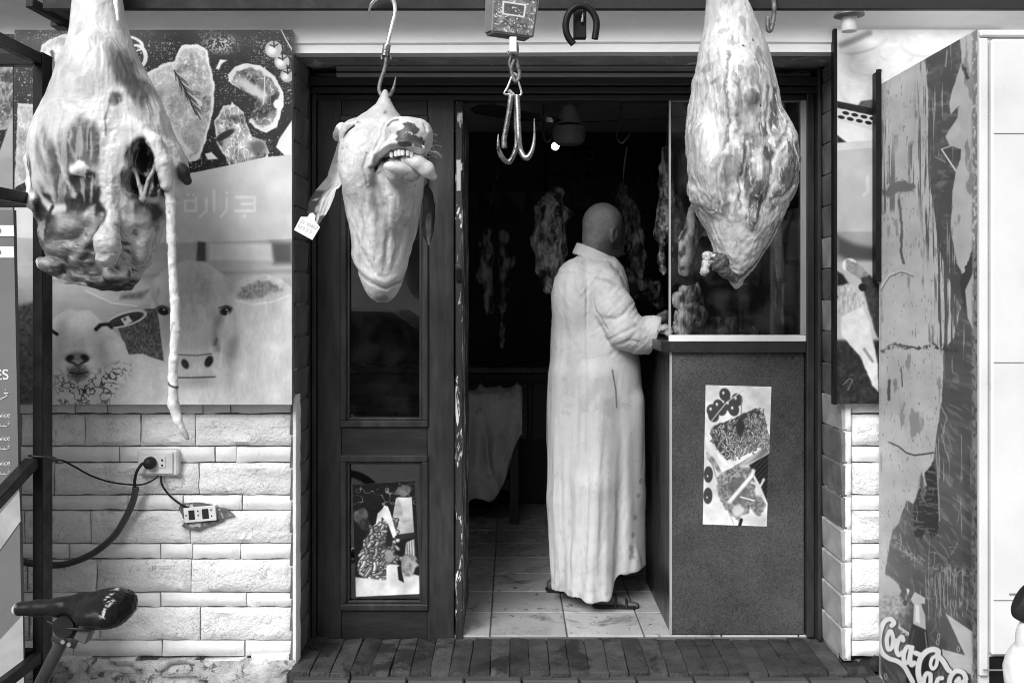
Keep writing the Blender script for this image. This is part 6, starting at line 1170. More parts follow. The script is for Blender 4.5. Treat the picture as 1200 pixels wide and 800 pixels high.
hA = spline(pr([(606, 116), (605, 140), (606, 165, 3.20), (603, 180, 3.20), (596, 190, 3.20), (588, 184, 3.19), (584, 172, 3.18), (584, 157, 3.18)]), 7); q = MB(); q.tube(hA, [.0088 * (1 if i < len(hA) - 12 else (len(hA) - i) / 12 * .9 + .08) for i in range(len(hA))], 10); q.build('hook', M_steel, hs, 60)
hB = spline(pr([(606, 112, 3.2), (607, 135, 3.19), (608, 160, 3.18), (610, 176, 3.18), (616, 185, 3.17), (622, 180, 3.17), (626, 164, 3.17), (626, 139, 3.17)]), 7); q = MB(); q.tube(hB, [.0095 * (1 if i < len(hB) - 16 else (len(hB) - i) / 16 * .92 + .06) for i in range(len(hB))], 10); q.build('hook', M_steel, hs, 60)
# black horseshoe clamp on the rail, the ribbed hook end, the capped pipe stub
cl_ = thing('rail_clamp', 'black horseshoe shaped clamp hanging from the steel rail', 'clamp', H(681, 20))
q = MB(); q.tube(spline(pr([(672, 52), (665, 42), (663, 28), (668, 14), (680, 7), (692, 12), (699, 26), (697, 46)]), 6), .011, 8); q.build('horseshoe', M_black, cl_, 60); q = MB(); q.box(wx(672, 3.26), wx(687, 3.26), 3.25, 3.275, wz(46, 3.26), wz(4, 3.26), .003); q.build('clamp_plate', M_black, cl_); q = MB(); q.tube([H(682, 26, 3.24), H(685, 4, 3.24)], .005, 8); q.build('bolt', M_steel, cl_, 60)
q = MB(); rb = spline(pr([(906, -8, 3.29), (907, 5), (907, 18), (904, 34), (901, 36), (899.5, 30), (900, 20)]), 8); q.tube(rb, [.0068 + .0012 * (i % 2) for i in range(len(rb))], 8)
tag(q.build('rebar_hook', M_rusty, None, 50), 'short ribbed steel hook end hanging from the rail right of the beef', 'hook')
st = thing('pipe_stub', 'short pale pipe with a dark round cap under the moulding, above the right poster', 'pipe', H(995, 30, 3.44))
q = MB(); q.lathe([(.001, 0), (.026, 0), (.026, .05), (.023, .052), (.023, .09), (.001, .09)], Matrix.Translation(wp(995, 37, 3.44)), 18); q.build('pipe', mat('pale_pipe', .55, rough=.5), st, 40); q = MB(); q.lathe([(.001, 0), (.03, 0), (.052, .006), (.05, .014), (.02, .02), (.001, .02)], Matrix.Translation(wp(995, 21, 3.44)), 22); q.build('cap', M_rusty, st, 40)

# ================================================================== BICYCLE (its saddle is what the frame shows), WHITE BUNDLE
SB = 2.25
bike = thing('bicycle', 'bicycle with a torn black saddle parked in front of the stone wall', 'bicycle', (wx(0, SB), SB, 0))
def sad_f(P):
    d = schain(P, [((22, 713, 0), 8), ((45, 712, 0), 9), ((70, 711, 0), 10.5), ((92, 709, 0), 14)], 6)
    d = smin(d, sell(P, (122, 711, 0), (33, 19, 44), rotz(-7)), 12); d = smin(d, sell(P, (136, 714, 0), (18, 17, 46)), 8); d = smax(d, P[:, 1] - (724 + np.clip(P[:, 0] - 90, 0, 60) * .16 - np.clip(60 - P[:, 0], 0, 60) * .05), 3)
    return smax(d, -schain(P, [((60, 728, 0), 4), ((96, 734, 0), 6), ((104, 740, 0), 10)], 2), 3)
def sad_c(P, N):
    x, y, z = P.T; n = fbm(x / 6, y / 6, z / 6, 4); C = 0.010 + .006 * n; C = mixc(C, sst(21, 16, x + 14 * (n - .5)), .5); C = mixc(C, lined(P, [(133, 691), (139, 698), (138, 708)], 5, 1.5, 9) * sst(.50, .56, fbm(x / 3, y / 3, z / 3, 4)), .5); return C
sculpt('saddle', sad_f, (8, 680, -54), (164, 748, 54), 1.4, SB, mat('worn_black_leather', .5, rough=.34, attr=True, bump=.08, bs=60, spec=.09), bike, lambda P, N: (fbm(P[:, 0] / 10, P[:, 1] / 10, P[:, 2] / 10, 4) - .5) * 1.6 + sst(125, 150, P[:, 0]) * (fbm(P[:, 0] / 4, P[:, 1] / 4, P[:, 2] / 4, 3) - .5) * 3, sad_c)
S_ = lambda px, py, t=0: (wx(px, SB), SB - t * SB / FOC, wz(py, SB))
M_post = mat('scratched_grey_tube', .06, rough=.35, metal=.6, var=.3, vs=14, stretch=(1, 1, .3), wear=(30, .66, .03, .5))
q = MB(); q.tube([S_(80, 736), S_(48, 800), S_(15, 866)], .0145, 14); q.build('seat_post', M_post, bike, 60); q = MB(); q.tube([S_(15, 866), S_(-60, 1016)], .018, 14); q.build('seat_tube', M_post, bike, 60)
q = MB(); q.tube([S_(79, 731, 0), S_(86, 748, 0)], .02, 12); q.bar(S_(66, 741, 9), S_(94, 751, 9), .012, .022, .002); q.build('saddle_clamp', M_post, bike, 50); q = MB(); q.tube([S_(80, 730, 14), S_(80, 730, -14)], .024, 14); q.tube([S_(88, 733, 10), S_(88, 733, -10)], .016, 12); q.build('clamp_pivot', M_rub, bike, 50)
for x, y in ((81, 746), (88, 749)): q = MB(); q.tube([S_(x, y, 14), S_(x, y, 17)], .005, 8); q.build('clamp_bolt', M_chrome, bike, 60)
q = MB(); q.obox((.030, .03, .042), Matrix.Translation(S_(102, 738, 4)) @ Matrix.Rotation(R(24), 4, 'Y'), .003); q.build('clip_block', mat('dark_grey_plastic', .07, rough=.5), bike)
q = MB(); [q.tube(spline([S_(60, 724, s * 10), S_(76, 730, s * 12), S_(100, 732, s * 14), S_(128, 728, s * 22)], 6), .0035, 8) for s in (-1, 1)]; q.build('saddle_rail', M_rub, bike, 60)
M_tyre = M_rub
for cx in (110, -400):
    hub = Vector(S_(cx, 1113 - 132)); q = MB(); q.tube([hub + Vector((math.cos(a), 0, math.sin(a))) * .232 for a in np.linspace(0, 2 * math.pi, 40, endpoint=False)], .021, 10, True); wh_ = q.build('wheel', M_tyre, bike, 60)
    q = MB(); q.tube([hub + Vector((math.cos(a), 0, math.sin(a))) * .208 for a in np.linspace(0, 2 * math.pi, 40, endpoint=False)], .009, 8, True); [q.tube([hub, hub + Vector((math.cos(a), 0, math.sin(a))) * .205], .0012, 4) for a in np.linspace(0, 2 * math.pi, 20, endpoint=False)]; q.build('rim', M_chrome, wh_, 60)
q = MB(); bb = S_(-60, 1016); q.tube([bb, S_(110, 981, 14)], .009, 8); q.tube([bb, S_(110, 981, -14)], .009, 8); q.tube([bb, S_(-300, 830)], .02, 12); q.tube([S_(-285, 760), S_(-318, 905)], .019, 12); [q.tube([S_(-318, 905, s * 10), S_(-400, 981, s * 14)], .01, 8) for s in (-1, 1)]; q.build('frame', M_post, bike, 60)
q = MB(); q.tube([S_(-285, 760), S_(-268, 690)], .014, 10); q.tube(spline([S_(-250, 690, -130), S_(-268, 690, -40), S_(-268, 690, 40), S_(-250, 690, 130)], 5), .011, 10); q.build('handlebar', M_post, bike, 60); q = MB(); q.tube([bb, S_(-110, 1060, 40)], .008, 8); q.tube([bb, S_(-10, 975, -40)], .008, 8); q.box(bb[0] - .075, bb[0] + .075, bb[1] - .036, bb[1] - .032, bb[2] - .075, bb[2] + .075, .03); q.build('crank', M_post, bike, 60)
GD = 2.3
bun = thing('white_bundle', 'white rounded padded bundle at the right edge in front of the fridge', 'bag', wp(1215, 800, GD))
def bun_f(P):
    d = smin(sell(P, (1204, 786, 0), (25, 38, 30), rotz(8)), sell(P, (1222, 820, -4), (40, 50, 34)), 5); d = smin(d, sell(P, (1206, 742, 4), (16, 22, 18), rotz(16)), 3); d = smin(d, sell(P, (1214, 806, 22), (22, 24, 18)), 3); return smin(d, sell(P, (1240, 1000, 0), (50, 190, 44)), 20)
sculpt('padded_cover', bun_f, (1165, 715, -60), (1300, 1105, 60), 3.0, GD, mat('white_padding', .72, rough=.5, var=.06, vs=10, bump=.06), bun, lambda P, N: (fbm(P[:, 0] / 14, P[:, 1] / 14, P[:, 2] / 14, 3) - .5) * 3)
mir = thing('black_mirror', 'black rounded handlebar mirror at the right edge above the white bundle', 'mirror', wp(1212, 715, GD))
def mir_f(P): return smax(smax(sell(P, (1212, 712, 0), (27, 30, 15)), (P[:, 0] * -.86 + 1208 * .86 + (700 - P[:, 1]) * .5 - 13), 3), (P[:, 1] - 727) * .8 - (P[:, 0] - 1195) * .35, 3)
sculpt('mirror_shell', mir_f, (1178, 676, -24), (1248, 748, 24), 1.6, GD, M_rub, mir); q = MB(); q.tube([wp(1214, 716, GD), wp(1240, 800, GD), wp(1246, 860, GD)], .006, 8); q.build('stalk', M_rub, mir, 60)
# ================================================================== INSIDE THE SHOP
def at(px, py, d): return wp(px, py, d)
M_dim = mat('dark_cabinet', .02, rough=.4, var=.25, vs=5); M_dim2 = mat('dark_wood_table', .03, rough=.5, var=.3, vs=6, stretch=(1, 1, .3))
# back counter with drawers, a framed panel on the wall, a row of pennants
cab_ = thing('back_cabinet', 'dark low cabinet against the back wall of the shop', 'cabinet', (-.1, 6.6, ZF))
MB().box(-1.2, .55, 6.35, 6.84, ZF, .98, .004).build('carcass', M_dim, cab_)
for i in range(4): x = -1.16 + i * .43; MB().box(x, x + .40, 6.335, 6.349, .56, .92, .004).build('drawer', mat('drawer_front', .03, rough=.35), cab_)
MB().box(-1.24, .58, 6.32, 6.84, .983, 1.02, .004).build('worktop', mat('dull_worktop', .12, rough=.3), cab_)
wp_ = thing('wall_panel', 'dark framed panel high on the back wall right of the fan', 'panel', at(720, 225, 6.8))
MB().box(wx(640, 6.82), wx(780, 6.82), 6.80, 6.845, wz(245, 6.82), wz(205, 6.82), .01).build('panel', mat('panel_face', .035, rough=.3), wp_); MB().box(wx(638, 6.82), wx(782, 6.82), 6.815, 6.848, wz(248, 6.82), wz(172, 6.82), .01).build('panel_back', mat('panel_back', .022, rough=.3), wp_)
ck = MB(); ck.tube([Vector(at(692, 183, 6.78)) + Vector((math.cos(a), 0, math.sin(a))) * .028 for a in np.linspace(0, 6.283, 18, endpoint=False)], .007, 8, True); tag(ck.build('wall_ring', mat('dull_ring', .16, rough=.4), None, 60), 'small pale ring fixed high on the back wall', 'ring')
pen = MB(); bt = thing('pennant_string', 'dim string of triangular pennants across the back wall', 'bunting', at(590, 225, 6.6))
for i in range(5):
    x = 548 + i * 27; q = MB(); q.prism([(-.075, 0), (.075, 0), (.065, -.14)][::-1], Matrix.Translation(at(x, 225, 6.6)) @ FACE, .002); q.build('pennant', mat('pennant_cloth', .05 + .05 * (i == 2), rough=.5), bt)
q = MB(); q.tube(pts := [at(536, 224, 6.6), at(600, 226, 6.6), at(670, 224, 6.6)], .003, 5); q.build('string', M_dim2, bt)
# table with a sheet thrown over it
tb = thing('table', 'dark wooden table at the left inside, half covered by a stained sheet', 'table', at(575, 610, 5.9))
MB().box(-1.35, wx(612, 5.75), 5.75, 6.3, .80, .835, .004).build('tabletop', M_dim2, tb)
for x in (-1.3, wx(601, 5.8) - .02): MB().box(x, x + .055, 5.78, 5.835, ZF, .80, .003).build('leg', M_dim2, tb); MB().box(x, x + .055, 6.2, 6.255, ZF, .80, .003).build('leg', M_dim2, tb)
MB().box(-1.245, wx(601, 5.8) - .021, 5.79, 5.815, .345, .415, .003).build('stretcher', M_dim2, tb)
me = bpy.data.meshes.new('stained_sheet'); nx, ny = 60, 60; U, V = np.meshgrid(np.linspace(0, 1, nx), np.linspace(0, 1, ny))
X = wx(505, 5.7) + U * (wx(612, 5.7) - wx(505, 5.7)); L_ = 0.62 * (1 - .75 * sst(.6, 1.0, U) ** 1.2) + .06 * np.sin(U * 9); drop = np.clip(V - .35, 0, 1) / .65 * L_
fold = .035 * np.sin(U * 22 + 9 * fbm(U * 3, V * 2, None, 2)) * sst(.35, .8, V) + .05 * (fbm(U * 7, V * 7, None, 3) - .5)
Yc = np.where(V < .35, 6.05 - V / .35 * .31, 5.735) - fold; Z = np.where(V < .35, .845 + .13 * fbm(U * 7, V * 9, None, 4), .86 + .03 * fbm(U * 6, V * 0 + 3, None, 3) - drop)
me.from_pydata(np.stack([X, Yc, Z], -1).reshape(-1, 3).tolist(), [], [(j * nx + i, j * nx + i + 1, (j + 1) * nx + i + 1, (j + 1) * nx + i) for j in range(ny - 1) for i in range(nx - 1)]); smooth(me)
sh = link('stained_sheet', me, mat('stained_cloth', .62, rough=.8, var=.25, vs=5, wear=[(5, .60, .12, .16), (14, .64, .06, .12)])); so = sh.modifiers.new('thick', 'SOLIDIFY'); so.thickness = .004
tag(sh, 'stained pale sheet draped over the dark table inside on the left', 'sheet')
# ceiling fan, bulb
fan = thing('ceiling_fan', 'ceiling fan with long dark blades inside the shop', 'fan', at(666, 118, 5.0)); fc = Vector(at(667, 155, 5.0))
M_fan = mat('fan_motor_enamel', .40, rough=.4, var=.1); q = MB(); q.lathe([(.001, .15), (.03, .15), (.055, .10), (.062, .06), (.015, .055)][::-1], Matrix.Translation(fc + Vector((0, 0, -.02))), 24); q.build('canopy_cup', M_fan, fan, 40)
q = MB(); q.lathe([(.001, -.062), (.06, -.062), (.078, -.045), (.084, -.01), (.078, .025), (.03, .035), (.001, .036)], Matrix.Translation(fc), 30); q.build('motor', M_fan, fan, 40); q = MB(); q.tube([fc + Vector((0, 0, .1)), (fc.x, fc.y, 2.6)], .011, 10); q.build('down_rod', M_fan, fan, 60)
for a in (-16, 104, 222):
    q = MB(); Mx = Matrix.Translation(fc + Vector((0, 0, .045))) @ Matrix.Rotation(R(a), 4, 'Z') @ Matrix.Rotation(R(10), 4, 'X'); q.prism([(.07, -.02), (.16, -.03), (.30, -.075), (.56, -.07), (.62, -.03), (.62, .03), (.55, .065), (.16, .03), (.07, .02)], Mx, .004); q.build('blade', mat('fan_blade', .03, rough=.4), fan)
bl = thing('light_bulb', 'small lit bulb hanging under the fan inside the shop', 'lamp', at(651, 165, 5.2)); M_lit = bpy.data.materials.new('lit_bulb'); M_lit.use_nodes = True; pb = M_lit.node_tree.nodes['Principled BSDF']; pb.inputs['Emission Color'].default_value = (1, 1, 1, 1); pb.inputs['Emission Strength'].default_value = 1.6
q = MB(); q.lathe([(.001, -.024), (.014, -.02), (.021, -.006), (.019, .008), (.010, .02), (.009, .026), (.001, .027)], Matrix.Translation(at(651, 171, 5.2)) @ Matrix.Rotation(R(25), 4, 'Y'), 18); q.build('glass_bulb', M_lit, bl, 60)
q = MB(); q.lathe([(.001, .024), (.013, .024), (.013, .06), (.004, .065), (.001, .066)], Matrix.Translation(at(651, 171, 5.2)) @ Matrix.Rotation(R(25), 4, 'Y'), 14); q.tube(spline([at(652, 159, 5.2), at(648, 160, 5.2), at(640, 156, 5.2), at(637, 150, 5.2), at(637, 100, 5.2)], 5), .003, 6); q.build('holder', M_rub, bl, 60)
# inner rail with hooks
rl = thing('inner_rail', 'dark bar under the shop ceiling carrying the inner hooks', 'rail', at(660, 100, 4.5)); MB().box(-1.7, 2.6, 4.49, 4.51, 2.40, 2.43, .002).build('bar', M_beam, rl)
def hook(pts, r, lab, m=None, gl='inner meat hooks'):
    q = MB(); s = spline([at(*p) for p in pts], 6); q.tube(s, [r * (1 if i < len(s) - 8 else (len(s) - i) / 8 * .85 + .15) for i in range(len(s))], 8); return tag(q.build('hook', m or M_steel, None, 60), lab, 'hook', gl)
hook([(638, 100, 4.5), (638, 128, 4.5), (638, 146, 4.5), (637, 160, 4.48), (641, 167, 4.47), (646, 162, 4.46)], .004, 'thin hook hanging left of the fan motor')
hook([(728, 100, 4.5), (728, 135, 4.5), (726, 148, 4.5), (723, 160, 4.49), (728, 168, 4.48), (735, 162, 4.47), (739, 156, 4.47)], .0045, 'bright hook high above the standing man')
hook([(735, 172, 4.6), (733, 185, 4.6), (731, 200, 4.6), (730, 216, 4.6)], .0045, 'straight skewer holding the strip of meat behind the man')
hook([(783, 95, 4.5), (783, 125, 4.5), (782, 150, 4.5), (781, 172, 4.5)], .004, 'hook beside the glass edge carrying a dark strip')
hook([(584, 200, 5.6), (578, 225, 5.6), (572, 250, 5.6)], .003, 'thin slanted wire at the left above the hanging strips')
# hanging meat in the gloom
def dim(name, chain, lab, d0, h=1.3, base=.30, amp=7, rag=1.0, sel=None, light=None):
    xs = [p[0][0] for p in chain]; ys = [p[0][1] for p in chain]; r = max(p[1] for p in chain) + 14
    def f(P):
        d = schain(P, chain, 5)
        if sel: d = sel(P, d)
        n = fbm(P[:, 0] / 11, P[:, 1] / 17, P[:, 2] / 11, 3); return d + (n - .5) * amp * 1.6
    def cc(P, N):
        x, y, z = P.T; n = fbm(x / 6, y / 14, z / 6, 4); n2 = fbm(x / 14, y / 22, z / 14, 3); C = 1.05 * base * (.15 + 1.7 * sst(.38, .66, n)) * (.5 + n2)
        if light is not None: C = light(P, C)
        return C
    o = sculpt(name, f, (min(xs) - r, min(ys) - r, -r), (max(xs) + r, max(ys) + r, r), h, d0, M_inner, None, lambda P, N: (.35 - np.abs(2 * fbm(P[:, 0] / 5, P[:, 1] / 16, P[:, 2] / 5, 3) - 1)) * amp * .55 * rag, cc)
    return tag(o, lab, 'meat', 'meat hanging inside the shop')
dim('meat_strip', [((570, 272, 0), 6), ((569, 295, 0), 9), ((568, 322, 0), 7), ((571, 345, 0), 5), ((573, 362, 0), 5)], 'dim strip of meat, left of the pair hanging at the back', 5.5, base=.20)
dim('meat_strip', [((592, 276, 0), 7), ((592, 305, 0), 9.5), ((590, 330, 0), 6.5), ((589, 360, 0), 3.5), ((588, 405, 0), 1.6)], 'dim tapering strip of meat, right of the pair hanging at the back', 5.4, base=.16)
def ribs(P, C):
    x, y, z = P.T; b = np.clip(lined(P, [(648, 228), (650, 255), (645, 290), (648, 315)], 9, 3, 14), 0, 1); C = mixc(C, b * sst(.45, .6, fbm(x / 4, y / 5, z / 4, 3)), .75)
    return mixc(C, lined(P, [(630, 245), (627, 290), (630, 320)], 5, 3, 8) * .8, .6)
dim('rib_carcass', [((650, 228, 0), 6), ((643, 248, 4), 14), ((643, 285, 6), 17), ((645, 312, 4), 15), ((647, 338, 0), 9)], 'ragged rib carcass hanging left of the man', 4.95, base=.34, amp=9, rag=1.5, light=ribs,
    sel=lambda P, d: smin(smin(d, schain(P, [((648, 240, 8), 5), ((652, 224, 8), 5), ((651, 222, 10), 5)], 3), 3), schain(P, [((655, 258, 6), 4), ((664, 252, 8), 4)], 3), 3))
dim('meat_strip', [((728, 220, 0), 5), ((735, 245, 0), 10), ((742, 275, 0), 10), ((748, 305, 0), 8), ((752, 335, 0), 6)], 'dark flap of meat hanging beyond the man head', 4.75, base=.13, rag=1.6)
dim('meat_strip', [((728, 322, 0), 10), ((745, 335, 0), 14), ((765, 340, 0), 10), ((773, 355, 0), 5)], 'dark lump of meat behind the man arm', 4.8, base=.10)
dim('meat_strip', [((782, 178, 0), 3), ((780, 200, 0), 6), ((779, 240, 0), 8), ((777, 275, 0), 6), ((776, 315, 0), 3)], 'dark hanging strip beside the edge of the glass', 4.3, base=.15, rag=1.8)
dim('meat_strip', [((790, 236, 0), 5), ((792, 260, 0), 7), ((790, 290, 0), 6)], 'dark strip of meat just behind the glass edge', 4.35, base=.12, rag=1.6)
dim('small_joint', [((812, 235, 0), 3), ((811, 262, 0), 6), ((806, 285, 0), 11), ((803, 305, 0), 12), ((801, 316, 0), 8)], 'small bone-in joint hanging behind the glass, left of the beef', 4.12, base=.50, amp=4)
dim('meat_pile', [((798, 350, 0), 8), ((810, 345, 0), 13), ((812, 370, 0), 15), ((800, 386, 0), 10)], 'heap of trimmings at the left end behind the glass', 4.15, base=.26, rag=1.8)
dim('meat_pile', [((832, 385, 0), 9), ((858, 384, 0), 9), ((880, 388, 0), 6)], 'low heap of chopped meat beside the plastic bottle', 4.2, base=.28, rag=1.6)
q = MB(); q.tube(spline([at(733, 388, 4.3), at(776, 384, 4.25)], 3), .001, 4); q.bm.free()
sc2 = sculpt('fat_scraps', lambda P: smin(sell(P, (778, 385, 0), (8, 6, 8)), sell(P, (784, 390, 2), (6, 5, 6)), 3) + (fbm(P[:, 0] / 4, P[:, 1] / 4, P[:, 2] / 4, 3) - .5) * 7, (765, 372, -14), (796, 402, 14), 1.0, 4.12, M_flesh, None, None, lambda P, N: .12 + .35 * fbm(P[:, 0] / 4, P[:, 1] / 4, P[:, 2] / 4, 3)); tag(sc2, 'pale scraps of fat on the counter by the man hand', 'meat')
bo = thing('plastic_bottle', 'clear ribbed plastic bottle standing on the counter behind the glass', 'bottle', at(872, 392, 4.12)); u = 4.12 / FOC; prf = [(.001, 0), (9, .5)] + [(9.6 - .9 * (i % 2), 4 + i * 3.6) for i in range(11)] + [(9.2, 46), (7.4, 50), (4, 54), (3.6, 57), (.001, 57.2)]
q = MB(); q.lathe([(r * u, h_ * u) for r, h_ in prf], Matrix.Translation(at(872, 391, 4.12)), 20); q.build('bottle_body', glass_mat('clear_plastic', .55, rough=.08, smear=.12), bo, 60); q = MB(); q.lathe([(.001, 57.4 * u), (4.2 * u, 57.4 * u), (4.2 * u, 62 * u), (.001, 62.2 * u)], Matrix.Translation(at(872, 391, 4.12)), 16); q.build('cap', M_plast, bo, 60)
bx = thing('wrapped_parcel', 'dim wrapped parcel with a pointed top behind the glass', 'parcel', at(905, 390, 4.25)); q = MB(); u2 = 4.25 / FOC
q.prism([(-13 * u2, 0), (16 * u2, 0), (16 * u2, 22 * u2), (2 * u2, 23 * u2), (-8 * u2, 46 * u2), (-12 * u2, 20 * u2)], Matrix.Translation(at(905, 392, 4.25)) @ FACE, .12); q.build('parcel_wrap', mat('grey_wrap', .14, rough=.5), bx)
me = bpy.data.meshes.new('hanging_apron'); nx, ny = 24, 40; U, V = np.meshgrid(np.linspace(0, 1, nx), np.linspace(0, 1, ny)); hw = .03 + .085 * sst(0, .35, V) ; Xa = wx(930, 4.5) + (U - .45) * 2 * hw + .03 * V; Ya = 4.5 - .02 * np.sin(U * 14 + V * 3) - .04 * np.sin(U * 3.1); Za = wz(245, 4.5) - V * .43 - .04 * (U - .5) ** 2
me.from_pydata(np.stack([Xa, Ya, Za], -1).reshape(-1, 3).tolist(), [], [(j * nx + i, j * nx + i + 1, (j + 1) * nx + i + 1, (j + 1) * nx + i) for j in range(ny - 1) for i in range(nx - 1)]); smooth(me); ap = link('hanging_apron', me, mat('pale_apron', .30, rough=.85, var=.2, vs=6)); ap.modifiers.new('t', 'SOLIDIFY').thickness = .004; tag(ap, 'pale cloth apron hanging behind the glass on the right', 'apron')

# ================================================================== THE MAN IN THE LONG WHITE GOWN
MD = 4.38
man = thing('person', 'man in a long white stained gown and sandals, back turned, working at the counter', 'person', (wx(700, MD), MD, ZF))
M_skin = mat('tanned_skin', .5, rough=.55, var=.06, vs=40, bump=.3, bs=220, attr=True, sub=.03)
GW = [(300, 676, 720, 19, 0), (306, 669, 726, 25, 0), (314, 660, 731, 30, 0), (326, 652, 735, 34, 0), (345, 648, 738, 38, 0), (370, 647, 742, 41, 0), (400, 645, 747, 43, 0), (430, 643.5, 750, 45, 0), (470, 641, 752, 46, 0), (520, 639.5, 753, 47, 0), (570, 641, 753, 48, 0), (620, 643.5, 753, 49, 0), (660, 647, 754, 49, 0), (700, 649, 755, 49, 0)]
ARM = [((700, 326, 24), 20), ((706, 338, 32), 21), ((716, 362, 40), 21.5), ((727, 385, 43), 20.5)]; FORE = [((727, 385, 43), 20.5), ((741, 391, 40), 19), ((762, 391, 33), 20.5), ((775, 391, 29), 21)]
def gown_f(P):
    x, y, z = P.T; d = sloft(P, GW, 2.15)
    d = smin(d, sell(P, (672, 345, 20), (22, 40, 26)), 16)                                         # shoulder blade
    d = smin(d, schain(P, [((694, 440, 36), 16), ((692, 560, 40), 21), ((690, 640, 42), 24), ((692, 700, 44), 27)], 8), 14)   # near leg column
    d = smin(d, schain(P, [((737, 470, 14), 13), ((737, 580, 6), 15), ((737, 700, 0), 16)], 8), 12)
    d = smin(d, schain(P, [((665, 440, 14), 18), ((664, 580, 14), 18), ((668, 700, 14), 18)], 8), 12)
    d = smax(d, -schain(P, [((722, 500, 62), 1), ((726, 600, 64), 6), ((727, 705, 64), 9)], 4), 10)
    d = smax(d, -schain(P, [((674, 520, 62), 1), ((672, 600, 62), 3), ((671, 705, 62), 6)], 4), 8)
    a = schain(P, ARM, 4); f2 = schain(P, FORE, 4); arm = smin(a, f2, 6)
    cut = (x - 762) * .95 + (y - 391) * .30; arm = smax(arm, cut, 1.5)
    d = smin(d, arm, 4)
    inner = schain(P, [((748, 391, 37), 15), ((780, 391, 28), 17)], 4); d = smax(d, -inner, 1.5)
    fa = schain(P, [((706, 330, -24), 19), ((728, 384, -28), 19), ((758, 388, -22), 15)], 4); d = smin(d, fa, 6)
    w = fbm(x / 15 + z / 17, y / 190, None, 2); k = sst(420, 640, y); d = d + (w - .5) * (2.5 + 6 * k)
    return smax(d, y - (684 - 24 * sst(706, 724, x) * sst(80, 66, z) + 2 * fbm(x / 14, z / 14, None, 2)), 2)
def gown_d(P, N):
    x, y, z = P.T; onarm = sst(24, 12, schain(P, ARM + FORE[1:], 4) + 6) * sst(10, 30, z)
    vert = np.abs(2 * fbm(x / 8 + z / 9, y / 90, None, 3) - 1); dg = np.abs(2 * fbm((x + y) / 9, (x - y) / 34, z / 30, 3) - 1); cr = np.abs(2 * fbm((x - .6 * y) / 8, (x + y) / 30, z / 20, 3) - 1)
    return (.35 - vert) * 1.1 * sst(340, 480, y) * (1 - onarm) + (.35 - dg) * 1.7 * onarm + (.35 - cr) * 1.4 * sst(430, 330, y) + (fbm(x / 26, y / 60, z / 26, 2) - .5) * 3 \
        - 2.6 * (lined(P, [(694, 440), (681, 570), (671, 720)], 1, 9, 3) + .9 * lined(P, [(727, 440), (722, 590), (716, 720)], 1, 8, 3) + .5 * lined(P, [(704, 470), (700, 610), (698, 720)], 1, 6, 3) + .6 * lined(P, [(656, 400), (655, 560), (658, 720)], 1, 6, 3)) * sst(0, 20, z) * sst(450, 620, y) \
        + 1.6 * (lined(P, [(700, 440), (690, 570), (683, 720)], 1, 9, 3) + .8 * lined(P, [(735, 440), (732, 590), (728, 720)], 1, 8, 3)) * sst(0, 20, z) * sst(450, 640, y) \
        - 1.1 * (lined(P, [(708, 396), (722, 388), (738, 380)], 1, 3.5, 2) + lined(P, [(716, 402), (730, 396), (740, 398)], 1, 3.5, 2) + lined(P, [(703, 372), (716, 372), (726, 366)], 1, 3.5, 2)) * sst(10, 30, z) \
        - 1.6 * np.exp(-((x - (684 + (y - 330) * -.004)) / 1.2) ** 2) * sst(330, 345, y) * sst(640, 500, y) - 1.3 * lined(P, [(702, 317), (690, 334), (692, 360), (706, 384)], 1.6, 1, 0) * sst(10, 20, z)
def gown_c(P, N):
    x, y, z = P.T; n = fbm(x / 20, y / 30, z / 20, 3); C = .58 + .06 * (n - .5); dirt = fbm(x / 7, y / 8, z / 7, 4)
    C = C * (1 - .20 * sst(.68, .78, dirt) * sst(300, 420, y) * .8); C = mixc(C, blob(P, 668, 430, 7, 34, 10, .6, 1.2, 5) * .25, .30); C = mixc(C, blob(P, 690, 455, 6, 20, 25, .6, 1.2, 5) * .35, .3); C = mixc(C, blob(P, 712, 470, 18, 8, -10, .6, 1.4, 5) * .35, .32)
    C = mixc(C, blob(P, 716, 352, 7, 8, 30, .4, 1.2, 4) * .3, .3); C = mixc(C, blob(P, 706, 330, 10, 2.5, 20, .4, 1.2, 4) * .5, .25); C = mixc(C, blob(P, 738, 380, 8, 3, 30, .4, 1.2, 4) * .4, .28); C = mixc(C, sst(650, 690, y) * sst(.46, .66, dirt) * .6, .25); C = mixc(C, blob(P, 700, 498, 8, 16, 0, .5, 1, 5) * .2, .3)
    for cx, cy, r_ in ((736, 640, 5), (741, 600, 3), (745, 575, 3), (748, 560, 2.5), (735, 632, 4), (738, 618, 3)): C = mixc(C, blob(P, cx, cy, r_ * .7, r_, 0, .4, 1, 4) * .7, .20)
    for pts in ([(684, 330), (684, 420), (683, 520)], [(676, 304), (670, 316), (672, 340), (684, 352)], [(702, 317), (690, 332), (688, 350), (694, 372), (706, 388)], [(656, 320), (672, 320)], [(676, 314), (690, 322), (700, 318)], [(684, 417), (730, 408), (736, 414)], [(700, 640), (672, 660)]): C = mixc(C, lined(P, pts, 1.0, .7, .6) * sst(0, 15, z) * .45, .36)
    C = mixc(C, lined(P, [(713, 430), (717, 452), (718, 472)], 1.6, .7, .4) * sst(10, 25, z), .12); return C
M_cloth = mat('gown_cotton', .5, rough=.85, var=.05, vs=20, bump=.22, bs=240, attr=True, spec=.2)
sculpt('gown', gown_f, (628, 296, -62), (786, 702, 80), 1.35, MD, M_cloth, man, gown_d, gown_c)
